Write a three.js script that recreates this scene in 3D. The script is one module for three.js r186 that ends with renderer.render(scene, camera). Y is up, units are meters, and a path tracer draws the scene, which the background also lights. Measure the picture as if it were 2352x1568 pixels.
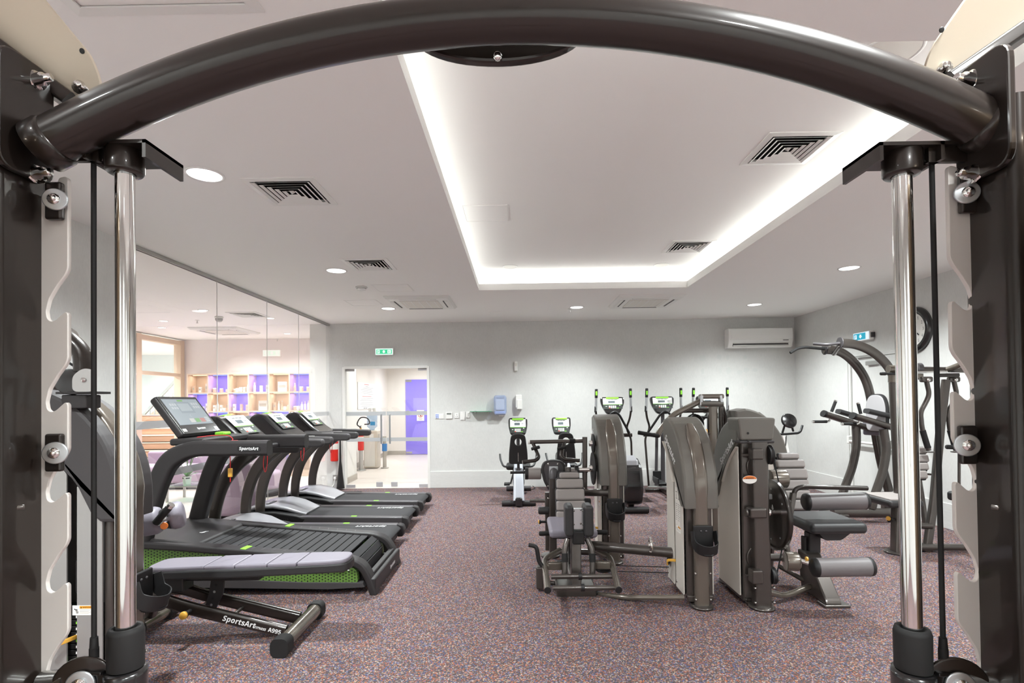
import * as THREE from 'three';
import * as BGU from 'three/addons/utils/BufferGeometryUtils.js';
import { RoundedBoxGeometry } from 'three/addons/geometries/RoundedBoxGeometry.js';
import { TextGeometry } from 'three/addons/geometries/TextGeometry.js';
import { FontLoader } from 'three/addons/loaders/FontLoader.js';
import { RectAreaLightUniformsLib } from 'three/addons/lights/RectAreaLightUniformsLib.js';
RectAreaLightUniformsLib.init();

// ---------------------------------------------------------------- camera
const scene = new THREE.Scene();
scene.background = new THREE.Color(0x000000);
const FPX = 1213.94, YAW = 0.0104, PITCH = 0.0144, ROLL = 0.0122, SHIFT = 119.46, EYE = 1.608;
const camera = new THREE.PerspectiveCamera(2 * Math.atan(784 / FPX) * 180 / Math.PI, 2352 / 1568, 0.05, 60);
camera.position.set(0, EYE, 0);
camera.rotation.order = 'YXZ';
camera.rotation.set(PITCH, YAW, -ROLL);
camera.setViewOffset(2352, 1568, 0, -SHIFT, 2352, 1568);
scene.add(camera);
const renderer = new THREE.WebGLRenderer({ antialias: true });
renderer.toneMapping = THREE.LinearToneMapping;
renderer.toneMappingExposure = 1.0;
renderer.shadowMap.enabled = true;

// ---------------------------------------------------------------- lights (the fittings themselves are built further down)
const CEIL = 3.108, XL = -3.554, XR = 5.194, ZB = -9.927, ZF = 3.2;
const COF = { x0: -0.502, x1: 2.298, z0: -7.104, z1: -2.23, top: 3.385, lip: 0.085, cove: 0.46 };
const WHITE = new THREE.Color().setRGB(0.94, 1, 1), WARM = new THREE.Color().setRGB(1, 0.9, 0.76), BLUE = new THREE.Color().setRGB(0.3, 0.22, 1);
function rectLight(color, intensity, w, h, pos, target) {
  const l = new THREE.RectAreaLight(color, intensity, w, h);
  l.position.set(...pos); l.lookAt(...target); scene.add(l); return l;
}
function spot(color, intensity, pos, angle = 1.3, pen = 1, size = 4) {
  const l = new THREE.SpotLight(color, intensity, 0, angle, pen, 2);
  l.position.set(...pos); l.target.position.set(pos[0], 0, pos[2] - 0.001); l.castShadow = true; l.shadow.radius = size; l.shadow.mapSize.set(1024, 1024);
  scene.add(l); scene.add(l.target); return l;
}
const COVE_I = 25, DOWN_I = 40, LOBBY_I = 13;
{ // light strips hidden behind the upstand of the ceiling recess, shining up
  const c = COF, y = CEIL + 0.035, o = 0.36, mx = (c.x0 + c.x1) / 2, mz = (c.z0 + c.z1) / 2;
  for (const x of [c.x0 - o, c.x1 + o]) rectLight(WHITE, COVE_I, 0.05, c.z1 - c.z0 + 0.2, [x, y, mz], [x, y + 1, mz + 0.0001]);
  for (const z of [c.z0 - o, c.z1 + o]) rectLight(WHITE, COVE_I, c.x1 - c.x0 + 0.2, 0.05, [mx, y, z], [mx, y + 1, z + 0.0001]);
}
const DOWNLIGHTS = [[-2.02, -3.4], [-2.03, -5.93], [-2.04, -8.37], [0.97, -8.5], [3.81, -8.48], [3.87, -6.16], [3.87, -3.7], [3.87, -1.2], [-2.02, -0.9], [0.97, -0.6], [-2.02, 0.9], [0.97, 0.9], [3.87, 0.9], [-2.02, 2.4], [0.97, 2.4], [3.87, 2.4]];
for (const [x, z] of DOWNLIGHTS) spot(WHITE, DOWN_I, [x, CEIL - 0.03, z]);
const LOBBY_LIGHTS = [[-5.0, -5.6], [-4.96, -8.3], [-6.27, -9.3], [-6.84, -10.1], [-4.3, -9.16], [-6.07, -11.2], [-4.89, -11.2]];
const STAIR_LIGHTS = [[-9.6, -13.2], [-8.9, -11.6], [-9.4, -14.5]];
for (const [x, z] of STAIR_LIGHTS) spot(WHITE, 60, [x, CEIL - 0.03, z]);
for (const [x, z] of LOBBY_LIGHTS) spot(WHITE, LOBBY_I, [x, CEIL - 0.03, z]);
const CORRIDOR_LIGHTS = [[-2.6, -11.3], [-2.8, -13.6], [-2.9, -15.2]];
for (const [x, z] of CORRIDOR_LIGHTS) spot(WHITE, 17, [x, CEIL - 0.03, z]);

// ---------------------------------------------------------------- from a pixel of the photograph to a point on a known plane
function ray(px, py) {
  let u = px - 1176, v = py - 784 - SHIFT;
  const c = Math.cos(ROLL), s = Math.sin(ROLL);
  [u, v] = [u * c - v * s, u * s + v * c];
  const x1 = u / FPX, y2 = -v / FPX;
  const y = y2 * Math.cos(PITCH) + Math.sin(PITCH), z1 = -y2 * Math.sin(PITCH) + Math.cos(PITCH);
  return [x1 * Math.cos(YAW) - z1 * Math.sin(YAW), y, -(x1 * Math.sin(YAW) + z1 * Math.cos(YAW))];
}
const onZ = (px, py, z) => { const d = ray(px, py), t = z / d[2]; return [d[0] * t, EYE + d[1] * t, z]; };
const onY = (px, py, y) => { const d = ray(px, py), t = (y - EYE) / d[1]; return [d[0] * t, y, d[2] * t]; };
const onX = (px, py, x) => { const d = ray(px, py), t = x / d[0]; return [x, EYE + d[1] * t, d[2] * t]; };

// ---------------------------------------------------------------- random numbers, noise
let seed = 7;
const rnd = () => { seed = (seed * 1664525 + 1013904223) >>> 0; return seed / 4294967296; };
const hash = (x, y) => { let h = (x * 374761393 + y * 668265263) | 0; h = Math.imul(h ^ (h >>> 13), 1274126177); return ((h ^ (h >>> 16)) >>> 0) / 4294967296; };
function vnoise(x, y, p) {
  const xi = Math.floor(x), yi = Math.floor(y), fx = x - xi, fy = y - yi, s = (t) => t * t * (3 - 2 * t);
  const w = (n) => ((n % p) + p) % p, a = hash(w(xi), w(yi)), b = hash(w(xi + 1), w(yi)), c = hash(w(xi), w(yi + 1)), d = hash(w(xi + 1), w(yi + 1));
  return a + (b - a) * s(fx) + (c - a) * s(fy) + (a - b - c + d) * s(fx) * s(fy);
}
function dataTex(n, m, fn, srgb, rx = 1, ry = 1) {
  const d = new Uint8Array(n * m * 4);
  for (let y = 0; y < m; y++) for (let x = 0; x < n; x++) { const c = fn(x, y), i = (y * n + x) * 4; d[i] = c[0]; d[i + 1] = c[1]; d[i + 2] = c[2]; d[i + 3] = 255; }
  const t = new THREE.DataTexture(d, n, m);
  t.wrapS = t.wrapT = THREE.RepeatWrapping; t.magFilter = THREE.LinearFilter; t.minFilter = THREE.LinearMipmapLinearFilter; t.generateMipmaps = true;
  if (srgb) t.colorSpace = THREE.SRGBColorSpace;
  t.repeat.set(rx, ry); t.needsUpdate = true; return t;
}
function canvasTex(w, h, draw) {
  const c = document.createElement('canvas'); c.width = w; c.height = h;
  draw(c.getContext('2d'), w, h);
  const t = new THREE.CanvasTexture(c); t.colorSpace = THREE.SRGBColorSpace; return t;
}

// ---------------------------------------------------------------- geometry helpers
const V3 = (a) => (a.isVector3 ? a.clone() : new THREE.Vector3(...a));
const add = (a, b) => [a[0] + b[0], a[1] + b[1], a[2] + b[2]];
function box(x, y, z, w, h, d, r = 0, seg = 2) {
  const g = r > 0 ? new RoundedBoxGeometry(w, h, d, seg, Math.min(r, w / 2 - 1e-4, h / 2 - 1e-4, d / 2 - 1e-4)) : new THREE.BoxGeometry(w, h, d);
  return g.translate(x, y, z);
}
// box spanning two corners
const bx = (a, b, r = 0) => box((a[0] + b[0]) / 2, (a[1] + b[1]) / 2, (a[2] + b[2]) / 2, Math.abs(a[0] - b[0]), Math.abs(a[1] - b[1]), Math.abs(a[2] - b[2]), r);
function rod(a, b, r, r2 = r, n = 16) {
  const A = V3(a), B = V3(b), d = B.clone().sub(A), g = new THREE.CylinderGeometry(r2, r, d.length(), n);
  g.applyQuaternion(new THREE.Quaternion().setFromUnitVectors(new THREE.Vector3(0, 1, 0), d.normalize()));
  return g.translate((A.x + B.x) / 2, (A.y + B.y) / 2, (A.z + B.z) / 2);
}
// a lathed profile [[radius, height]...] standing at a, its axis along dir
function turned(a, dir, prof, n = 24) {
  const g = new THREE.LatheGeometry(prof.map(([r, h]) => new THREE.Vector2(Math.max(r, 1e-5), h)), n);
  g.applyQuaternion(new THREE.Quaternion().setFromUnitVectors(new THREE.Vector3(0, 1, 0), V3(dir).normalize()));
  return g.translate(...V3(a).toArray());
}
// cylinder with rounded ends (padded roller)
const roller = (a, b, r, e = 0.02, n = 24) => { const L = V3(b).distanceTo(V3(a)), d = V3(b).sub(V3(a)); return turned(a, d, [[0, 0], [r - e, 0], [r - e * 0.3, e * 0.3], [r, e], [r, L - e], [r - e * 0.3, L - e * 0.3], [r - e, L], [0, L]], n); };
const disc = (a, dir, r, t, n = 28) => { const e = Math.min(t / 3, r / 6); return turned(a, dir, [[0, 0], [r - e, 0], [r, e], [r, t - e], [r - e, t], [0, t]], n); };
// path with filleted corners
function path(pts, bend = 0.06, n = 6) {
  const P = pts.map(V3), out = [P[0]];
  for (let i = 1; i < P.length - 1; i++) {
    const a = P[i - 1], b = P[i], c = P[i + 1], k = Math.min(bend, a.distanceTo(b) * 0.49, b.distanceTo(c) * 0.49);
    const p = b.clone().add(a.clone().sub(b).normalize().multiplyScalar(k)), q = b.clone().add(c.clone().sub(b).normalize().multiplyScalar(k));
    const cv = new THREE.QuadraticBezierCurve3(p, b, q);
    for (let j = 0; j <= n; j++) out.push(cv.getPoint(j / n));
  }
  out.push(P[P.length - 1]); return out;
}
const spline = (pts, n = 24) => new THREE.CatmullRomCurve3(pts.map(V3), false, 'centripetal').getPoints(n);
const ring = (r, n = 14) => Array.from({ length: n }, (_, i) => [r * Math.cos(i / n * 6.28319), r * Math.sin(i / n * 6.28319)]);
const oval = (a, b, n = 18) => Array.from({ length: n }, (_, i) => [a * Math.cos(i / n * 6.28319), b * Math.sin(i / n * 6.28319)]);
function rrect(w, h, r, n = 4) {
  const o = [], q = [[w / 2 - r, h / 2 - r, 0], [-w / 2 + r, h / 2 - r, 1], [-w / 2 + r, -h / 2 + r, 2], [w / 2 - r, -h / 2 + r, 3]];
  for (const [x, y, k] of q) for (let i = 0; i <= n; i++) { const t = (k + i / n) * Math.PI / 2; o.push([x + r * Math.cos(t), y + r * Math.sin(t)]); }
  return o;
}
// sweep a closed section along points; section (s, n): s across (tangent x up), n towards up
function sweep(pts, sec, up = null, scale = null) {
  const P = pts.map(V3).filter((p, i, a) => !i || p.distanceTo(a[i - 1]) > 1e-5), N = P.length, K = sec.length, pos = [], idx = [];
  let nrm = null; const frames = [];
  for (let i = 0; i < N; i++) {
    const t = P[Math.min(i + 1, N - 1)].clone().sub(P[Math.max(i - 1, 0)]).normalize();
    let s, n;
    if (up) { s = t.clone().cross(V3(up)).normalize(); n = s.clone().cross(t).normalize(); } else {
      if (!nrm) nrm = Math.abs(t.y) < 0.9 ? new THREE.Vector3(0, 1, 0) : new THREE.Vector3(1, 0, 0);
      n = nrm.clone().sub(t.clone().multiplyScalar(nrm.dot(t))).normalize(); nrm = n; s = t.clone().cross(n);
    }
    frames.push([s, n]);
    const k = scale ? scale(i / (N - 1)) : 1, kx = Array.isArray(k) ? k[0] : k, ky = Array.isArray(k) ? k[1] : k;
    for (const [a, b] of sec) pos.push(P[i].x + s.x * a * kx + n.x * b * ky, P[i].y + s.y * a * kx + n.y * b * ky, P[i].z + s.z * a * kx + n.z * b * ky);
  }
  for (let i = 0; i < N - 1; i++) for (let j = 0; j < K; j++) { const a = i * K + j, b = i * K + (j + 1) % K, c = a + K, d = b + K; idx.push(a, c, b, b, c, d); }
  for (const [i, f] of [[0, 1], [N - 1, 0]]) {
    const b0 = pos.length / 3; pos.push(P[i].x, P[i].y, P[i].z);
    for (let j = 0; j < K; j++) { const q = (i * K + j) * 3; pos.push(pos[q], pos[q + 1], pos[q + 2]); }
    for (let j = 0; j < K; j++) { const a = b0 + 1 + j, b = b0 + 1 + (j + 1) % K; f ? idx.push(b0, a, b) : idx.push(b0, b, a); }
  }
  let vol = 0; const q = new THREE.Vector3(), w = new THREE.Vector3(), e = new THREE.Vector3(), at = (v, i) => v.set(pos[i * 3] - P[0].x, pos[i * 3 + 1] - P[0].y, pos[i * 3 + 2] - P[0].z);
  for (let i = 0; i < idx.length; i += 3) vol += at(q, idx[i]).dot(at(w, idx[i + 1]).cross(at(e, idx[i + 2])));
  if (vol < 0) for (let i = 0; i < idx.length; i += 3) [idx[i + 1], idx[i + 2]] = [idx[i + 2], idx[i + 1]];
  const g = new THREE.BufferGeometry(); g.setAttribute('position', new THREE.Float32BufferAttribute(pos, 3)); g.setIndex(idx); g.computeVertexNormals();
  return g;
}
const tube = (pts, r, bend = 0.06, n = 12) => sweep(path(pts, bend), ring(r, n));
const stube = (pts, r, m = 24, n = 14) => sweep(spline(pts, m), ring(r, n));
// polygon with rounded corners -> Shape
function rpoly(pts, r) {
  const s = new THREE.Shape(), n = pts.length;
  for (let i = 0; i < n; i++) {
    const a = pts[(i + n - 1) % n], b = pts[i], c = pts[(i + 1) % n], k = b[2] ?? r;
    const la = Math.hypot(a[0] - b[0], a[1] - b[1]), lc = Math.hypot(c[0] - b[0], c[1] - b[1]), ka = Math.min(k, la * 0.48), kc = Math.min(k, lc * 0.48);
    const p = [b[0] + (a[0] - b[0]) / la * ka, b[1] + (a[1] - b[1]) / la * ka], q = [b[0] + (c[0] - b[0]) / lc * kc, b[1] + (c[1] - b[1]) / lc * kc];
    i ? s.lineTo(...p) : s.moveTo(...p);
    if (k > 0) s.quadraticCurveTo(b[0], b[1], ...q);
  }
  s.closePath(); return s;
}
function extr(shape, t, bevel = 0, seg = 6) {
  const s = Array.isArray(shape) ? rpoly(shape, 0) : shape;
  return new THREE.ExtrudeGeometry(s, { depth: Math.max(t - 2 * bevel, 1e-4), bevelEnabled: bevel > 0, bevelSize: bevel, bevelThickness: bevel, bevelOffset: -bevel, bevelSegments: 2, curveSegments: seg }).translate(0, 0, bevel);
}
// shape in (x, y), from z0 towards z1
const plateZ = (s, z0, z1, b = 0) => extr(s, z1 - z0, b).translate(0, 0, z0);
// shape in (z, y) seen from -x ... coordinates given as [z, y], spanning x0..x1
const plateX = (s, x0, x1, b = 0) => flip(extr(s, x1 - x0, b).applyMatrix4(new THREE.Matrix4().set(0, 0, 1, x0, 0, 1, 0, 0, 1, 0, 0, 0, 0, 0, 0, 1)));
// shape in (x, z), spanning y0..y1
const plateY = (s, y0, y1, b = 0) => flip(extr(s, y1 - y0, b).applyMatrix4(new THREE.Matrix4().set(1, 0, 0, 0, 0, 0, 1, y0, 0, 1, 0, 0, 0, 0, 0, 1)));
const xf = (g, { p = [0, 0, 0], r = [0, 0, 0], s = 1, order = 'XYZ' } = {}) => g.applyMatrix4(new THREE.Matrix4().compose(new THREE.Vector3(...p), new THREE.Quaternion().setFromEuler(new THREE.Euler(...r, order)), Array.isArray(s) ? new THREE.Vector3(...s) : new THREE.Vector3(s, s, s)));
function clean(g) {
  if (g.index) g = g.toNonIndexed(); else g = g.clone();
  for (const k of Object.keys(g.attributes)) if (!['position', 'normal', 'uv'].includes(k)) g.deleteAttribute(k);
  if (!g.attributes.normal) g.computeVertexNormals();
  if (!g.attributes.uv) g.setAttribute('uv', new THREE.Float32BufferAttribute(new Float32Array(g.attributes.position.count * 2), 2));
  return g;
}
// a plate made by a mirrored mapping has inside-out faces; turn them
function flip(g) { g = clean(g); for (const k of ['position', 'normal', 'uv']) { const a = g.attributes[k], n = a.itemSize; for (let i = 0; i < a.count; i += 3) for (let j = 0; j < n; j++) { const u = a.array[(i + 1) * n + j]; a.array[(i + 1) * n + j] = a.array[(i + 2) * n + j]; a.array[(i + 2) * n + j] = u; } } return g; }

// ---------------------------------------------------------------- things and parts
const taken = {};
const numbered = (n) => { const k = taken[n] = (taken[n] ?? -1) + 1; return k ? n + '_' + String(k).padStart(3, '0') : n; };
let MTX = null; // placement applied to every geometry built inside within()
const within = (m, fn) => { const o = MTX; MTX = o ? o.clone().multiply(m) : m; fn(); MTX = o; };
const place = (x, y, z, turn = 0) => new THREE.Matrix4().makeRotationY(turn).setPosition(x, y, z);
const origin = new Map();
function thing(name, label, category, base = [0, 0, 0], group) {
  const o = new THREE.Group(); o.name = numbered(name); o.position.set(...base); scene.add(o);
  o.userData = { label, category }; if (group) o.userData.group = group;
  origin.set(o, base); return o;
}
function mk(name, geos, material, parent, label) {
  geos = (Array.isArray(geos) ? geos : [geos]).map(clean);
  const g = geos.length > 1 ? BGU.mergeGeometries(geos) : geos[0];
  if (MTX) g.applyMatrix4(MTX);
  const m = new THREE.Mesh(g, material); m.castShadow = m.receiveShadow = true;
  if (parent) { const b = origin.get(parent); g.translate(-b[0], -b[1], -b[2]); origin.set(m, b); m.name = name; parent.add(m); if (label) m.userData.label = label; } else { m.name = numbered(name); scene.add(m); origin.set(m, [0, 0, 0]); }
  return m;
}
// a thing that is one mesh, its origin at its base
function solo(name, geos, material, label, category, base, group) {
  const m = mk(name, geos, material);
  m.geometry.translate(-base[0], -base[1], -base[2]); m.position.set(...base); origin.set(m, base);
  m.userData = { label, category }; if (group) m.userData.group = group; return m;
}
function struct(name, geos, material, label, category) {
  const m = mk(name, geos, material); m.name = name; m.userData = { kind: 'structure', label, category }; return m;
}
function copyOf(o, delta, label) {
  const c = o.clone(); c.name = numbered(o.name.replace(/_\d{3}$/, '')); c.userData = { ...o.userData }; if (label) c.userData.label = label;
  c.position.add(new THREE.Vector3(...delta)); scene.add(c); return c;
}
// ---------------------------------------------------------------- materials
const std = (color, roughness = 0.6, metalness = 0, more = {}) => new THREE.MeshStandardMaterial({ color, roughness, metalness, ...more });
const phys = (color, roughness, metalness, more = {}) => new THREE.MeshPhysicalMaterial({ color, roughness, metalness, ...more });
// fine mottling shared by walls: a linen-like weave with slow clouds
const plasterTex = dataTex(512, 512, (x, y) => { const v = 236 + 4 * (vnoise(x / 64, y / 64, 8) - 0.5) + 3 * (vnoise(x / 16, y / 16, 32) - 0.5) + 6 * (vnoise(x / 3.2, y / 16, 160) - 0.5) + 6 * (hash(x, y) - 0.5); return [v, v, v]; }, true);
const weaveBump = dataTex(256, 256, (x, y) => { const v = 128 + 70 * (vnoise(x / 2, y / 16, 128) - 0.5) + 70 * (vnoise(x / 16, y / 2, 128) - 0.5); return [v, v, v]; });
const leatherBump = dataTex(256, 256, (x, y) => { const v = 128 + 80 * (vnoise(x / 4, y / 4, 64) - 0.5) + 50 * (vnoise(x / 2, y / 2, 128) - 0.5); return [v, v, v]; });
// rubber floor: chips of several colours pressed together
const PAL = [[[78, 68, 72], 30], [[102, 90, 92], 14], [[176, 104, 74], 14], [[90, 98, 146], 13], [[170, 162, 162], 12], [[120, 80, 74], 9], [[186, 160, 134], 5]];
const PALN = PAL.reduce((s, p) => s + p[1], 0);
const chip = (k) => { let t = k * PALN; for (const [c, w] of PAL) { if ((t -= w) < 0) return c; } return PAL[0][0]; };
const rubberTex = (() => {
  const N = 1536, C = 5, M = Math.floor(N / C), w = (n) => ((n % M) + M) % M;
  return dataTex(N, N, (x, y) => {
    const gx = Math.floor(x / C), gy = Math.floor(y / C); let best = 1e9, bi = 0, bj = 0;
    for (let j = gy - 1; j <= gy + 1; j++) for (let i = gx - 1; i <= gx + 1; i++) {
      const px = (i + hash(w(i), w(j))) * C, py = (j + hash(w(i) + 977, w(j))) * C, a = hash(w(i), w(j) + 555) * 3.14, dx = x - px, dy = y - py;
      const u = dx * Math.cos(a) + dy * Math.sin(a), v = -dx * Math.sin(a) + dy * Math.cos(a), d = u * u * 0.55 + v * v * 1.6;
      if (d < best) { best = d; bi = w(i); bj = w(j); }
    }
    const c = chip(hash(bi + 31, bj + 77)), s = 0.85 + 0.3 * hash(bi + 5, bj + 9); return [Math.min(255, c[0] * s), Math.min(255, c[1] * s), Math.min(255, c[2] * s)];
  }, true, 1 / 2.1, 1 / 2.1);
})();
const MAT = {
  floor: std(0xcecbc7, 0.85, 0, { map: rubberTex }),
  ceiling: std(0xf3f1ee, 0.9),
  wall: std(0xe6e6e3, 0.88, 0, { map: plasterTex, bumpMap: weaveBump, bumpScale: 0.0006 }),
  lobbyWall: std(0xf0e6e4, 0.85), corridorWall: std(0xeee8e2, 0.85),
  white: std(0xe9e8e4, 0.45), whiteGloss: std(0xf0efec, 0.25), offwhite: std(0xdedad2, 0.5),
  glass: phys(0xffffff, 0, 0, { transmission: 1, thickness: 0, ior: 1.5 }),
  glassGreen: phys(0xd8f2e4, 0, 0, { transmission: 1, thickness: 0, ior: 1.5 }),
  frost: phys(0xd4d6d8, 0.7, 0, { transmission: 0.6, thickness: 0, ior: 1.3 }),
  alu: std(0xb9b9b7, 0.35, 0.9), steel: std(0xc4c4c2, 0.22, 1), chrome: std(0xe4e4e2, 0.06, 1), zinc: std(0xc9cdd0, 0.35, 0.9),
  bronze: phys(0x4d4743, 0.32, 0.55, { clearcoat: 0.6, clearcoatRoughness: 0.12 }),
  bronzeDark: phys(0x28211d, 0.3, 0.35, { clearcoat: 0.45, clearcoatRoughness: 0.05 }),
  taupe: phys(0x6a6761, 0.42, 0.35, { clearcoat: 0.35, clearcoatRoughness: 0.3 }),
  taupeGloss: phys(0x6b635a, 0.24, 0.45, { clearcoat: 0.8, clearcoatRoughness: 0.12 }), coverBronze: phys(0x927d66, 0.24, 0.5, { clearcoat: 0.6, clearcoatRoughness: 0.1 }),
  panel: std(0xd2ccc3, 0.42, 0.1), silver: std(0xaaa8a6, 0.38, 0.6), hammered: std(0xe2dcd6, 0.45, 0.15, { bumpMap: leatherBump, bumpScale: 0.0008 }),
  beigePlate: std(0xcdc0ad, 0.4, 0.1),
  black: std(0x151415, 0.5), blackGloss: phys(0x151415, 0.25, 0, { clearcoat: 0.6, clearcoatRoughness: 0.15 }), rubber: std(0x141313, 0.75), charcoal: std(0x272425, 0.5), charcoalSoft: std(0x3c393a, 0.6), graphite: std(0x4a4749, 0.45, 0.2),
  pad: std(0x8d8683, 0.55, 0, { bumpMap: leatherBump, bumpScale: 0.0006 }), padDark: std(0x2b2a2b, 0.5, 0, { bumpMap: leatherBump, bumpScale: 0.0006 }), padGrey: std(0x7d7882, 0.5, 0, { bumpMap: leatherBump, bumpScale: 0.0006 }),
  rollerGrey: std(0x6b6667, 0.5, 0, { bumpMap: leatherBump, bumpScale: 0.0006 }), padSilver: std(0xb4b2b4, 0.45),
  lime: std(0x86cf3c, 0.4), yellow: std(0xd9a441, 0.4), orange: std(0xe07a2e, 0.45), red: std(0xd3271c, 0.35), redCord: std(0xd81f26, 0.6),
  lettering: std(0xe8e8e8, 0.5), hood: std(0x9a999d, 0.38, 0.35), hoodBike: std(0xb6bac2, 0.4, 0.3), tmPost: phys(0x4f4a47, 0.3, 0.5, { clearcoat: 0.5, clearcoatRoughness: 0.12 }),
  wood: std(0xd6bda6, 0.5), woodStair: std(0xbf8f73, 0.5), purple: std(0x6a52e0, 0.3), lilac: std(0xb29db0, 0.7), tile: std(0xd9cfc6, 0.4), skirting: std(0xb3aca2, 0.5),
  leaf: std(0x4f9a35, 0.6, 0, { side: THREE.DoubleSide }), petal: std(0xf2f2ea, 0.6, 0, { side: THREE.DoubleSide }), darkGap: std(0x141313, 0.9), bluePlastic: phys(0xdfe8fa, 0.15, 0, { transmission: 0.75, thickness: 0 }),
  belt: std(0x29282a, 0.8), blueWater: phys(0xd5e2ee, 0.08, 0, { transmission: 0.75, thickness: 0 }),
};
const glow = (color, k) => new THREE.MeshStandardMaterial({ color: 0x111111, emissive: color, emissiveIntensity: k, roughness: 0.5 });
const GLOW = { white: glow(0xffffff, 3.2), strip: glow(0xfff6e8, 2.5), warm: glow(0xffe2b0, 2.2), blue: glow(0x6a8cff, 2.4) };
const font = await new FontLoader().loadAsync('fonts/droid/droid_sans_bold.typeface.json');
// raised lettering: width along dirX, standing along dirY, on a surface with normal dirX x dirY; origin = left end of the baseline
function letters(text, size, o, dx, dy, slant = 0.18, depth = 0.0015) {
  const g = new TextGeometry(text, { font, size, depth, curveSegments: 2, bevelEnabled: false });
  const X = V3(dx).normalize(), Y = V3(dy).normalize(), Zd = X.clone().cross(Y).normalize(), m = new THREE.Matrix4();
  g.applyMatrix4(new THREE.Matrix4().set(1, slant, 0, 0, 0, 1, 0, 0, 0, 0, 1, 0, 0, 0, 0, 1));
  m.makeBasis(X, Y, Zd).setPosition(...o); return g.applyMatrix4(m);
}
// a flat print as a thin card: centre, half axes
function card(o, dx, dy, w, h) {
  const X = V3(dx).normalize(), Y = V3(dy).normalize(), Zd = X.clone().cross(Y).normalize();
  return new THREE.BoxGeometry(w, h, 0.0016).applyMatrix4(new THREE.Matrix4().makeBasis(X, Y, Zd).setPosition(...o));
}
const warnTex = canvasTex(256, 110, (c, w, h) => { c.fillStyle = '#f2efe9'; c.fillRect(0, 0, w, h); c.fillStyle = '#f0a020'; c.fillRect(90, 6, 160, 30); c.fillStyle = '#222'; c.font = 'bold 22px sans-serif'; c.fillText('WARNING', 128, 29); c.beginPath(); c.moveTo(100, 32); c.lineTo(110, 12); c.lineTo(120, 32); c.fill(); c.fillStyle = '#9a968f'; for (let i = 0; i < 6; i++) c.fillRect(92, 46 + i * 9, 150 - (i % 3) * 18, 3); c.fillStyle = '#222'; c.fillRect(30, 42, 34, 10); c.fillRect(38, 56, 28, 8); c.fillRect(44, 68, 34, 7); c.fillRect(46, 80, 30, 8); c.fillRect(22, 36, 12, 12); });
MAT.warn = std(0xffffff, 0.5, 0, { map: warnTex });
MAT.guide = std(0xffffff, 0.5, 0, { map: canvasTex(128, 300, (c, w, h) => { c.fillStyle = '#ded9d2'; c.fillRect(0, 0, w, h); c.fillStyle = '#8b8680'; for (let k = 0; k < 2; k++) for (let i = 0; i < 9; i++) c.fillRect(12 + k * 62, 130 + i * 16, 46 - (i % 3) * 8, 5); c.fillStyle = '#6f6a66'; for (let k = 0; k < 2; k++) { c.fillRect(20 + k * 60, 30, 26, 12); c.fillRect(30 + k * 60, 48, 10, 34); c.fillRect(24 + k * 60, 84, 30, 8); } }) });
// ---------------------------------------------------------------- the setting
const holeShape = (outer, holes) => { const s = rpoly(outer, 0); for (const h of holes) { const p = new THREE.Path(); h.forEach((q, i) => (i ? p.lineTo(...q) : p.moveTo(...q))); p.closePath(); s.holes.push(p); } return s; };
const rectPts = (a, b, c, d) => [[a, b], [c, b], [c, d], [a, d]];
struct('floor', plateY(rectPts(XL - 0.05, ZB - 0.02, XR + 0.1, ZF), -0.06, 0), MAT.floor, 'rubber gym floor speckled with orange, blue and grey chips', 'floor');
// square diffusers sit in real openings of the ceiling
const VENT_S = 0.49, VH = VENT_S * 0.415;
const VENTS = [{ x: -1.579, z: -3.706, label: 'square white ceiling diffuser over the first treadmill' }, { x: -1.586, z: -5.685, label: 'square white ceiling diffuser beside the downlight over the middle treadmills' }, { p: onY(1810, 342, COF.top), lid: 1, label: 'large square diffuser in the lit ceiling recess' }, { p: onY(1580, 566, COF.top), lid: 1, label: 'square diffuser at the far end of the lit ceiling recess' }];
for (const v of VENTS) if (v.p) { v.x = v.p[0]; v.z = v.p[2]; }
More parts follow.
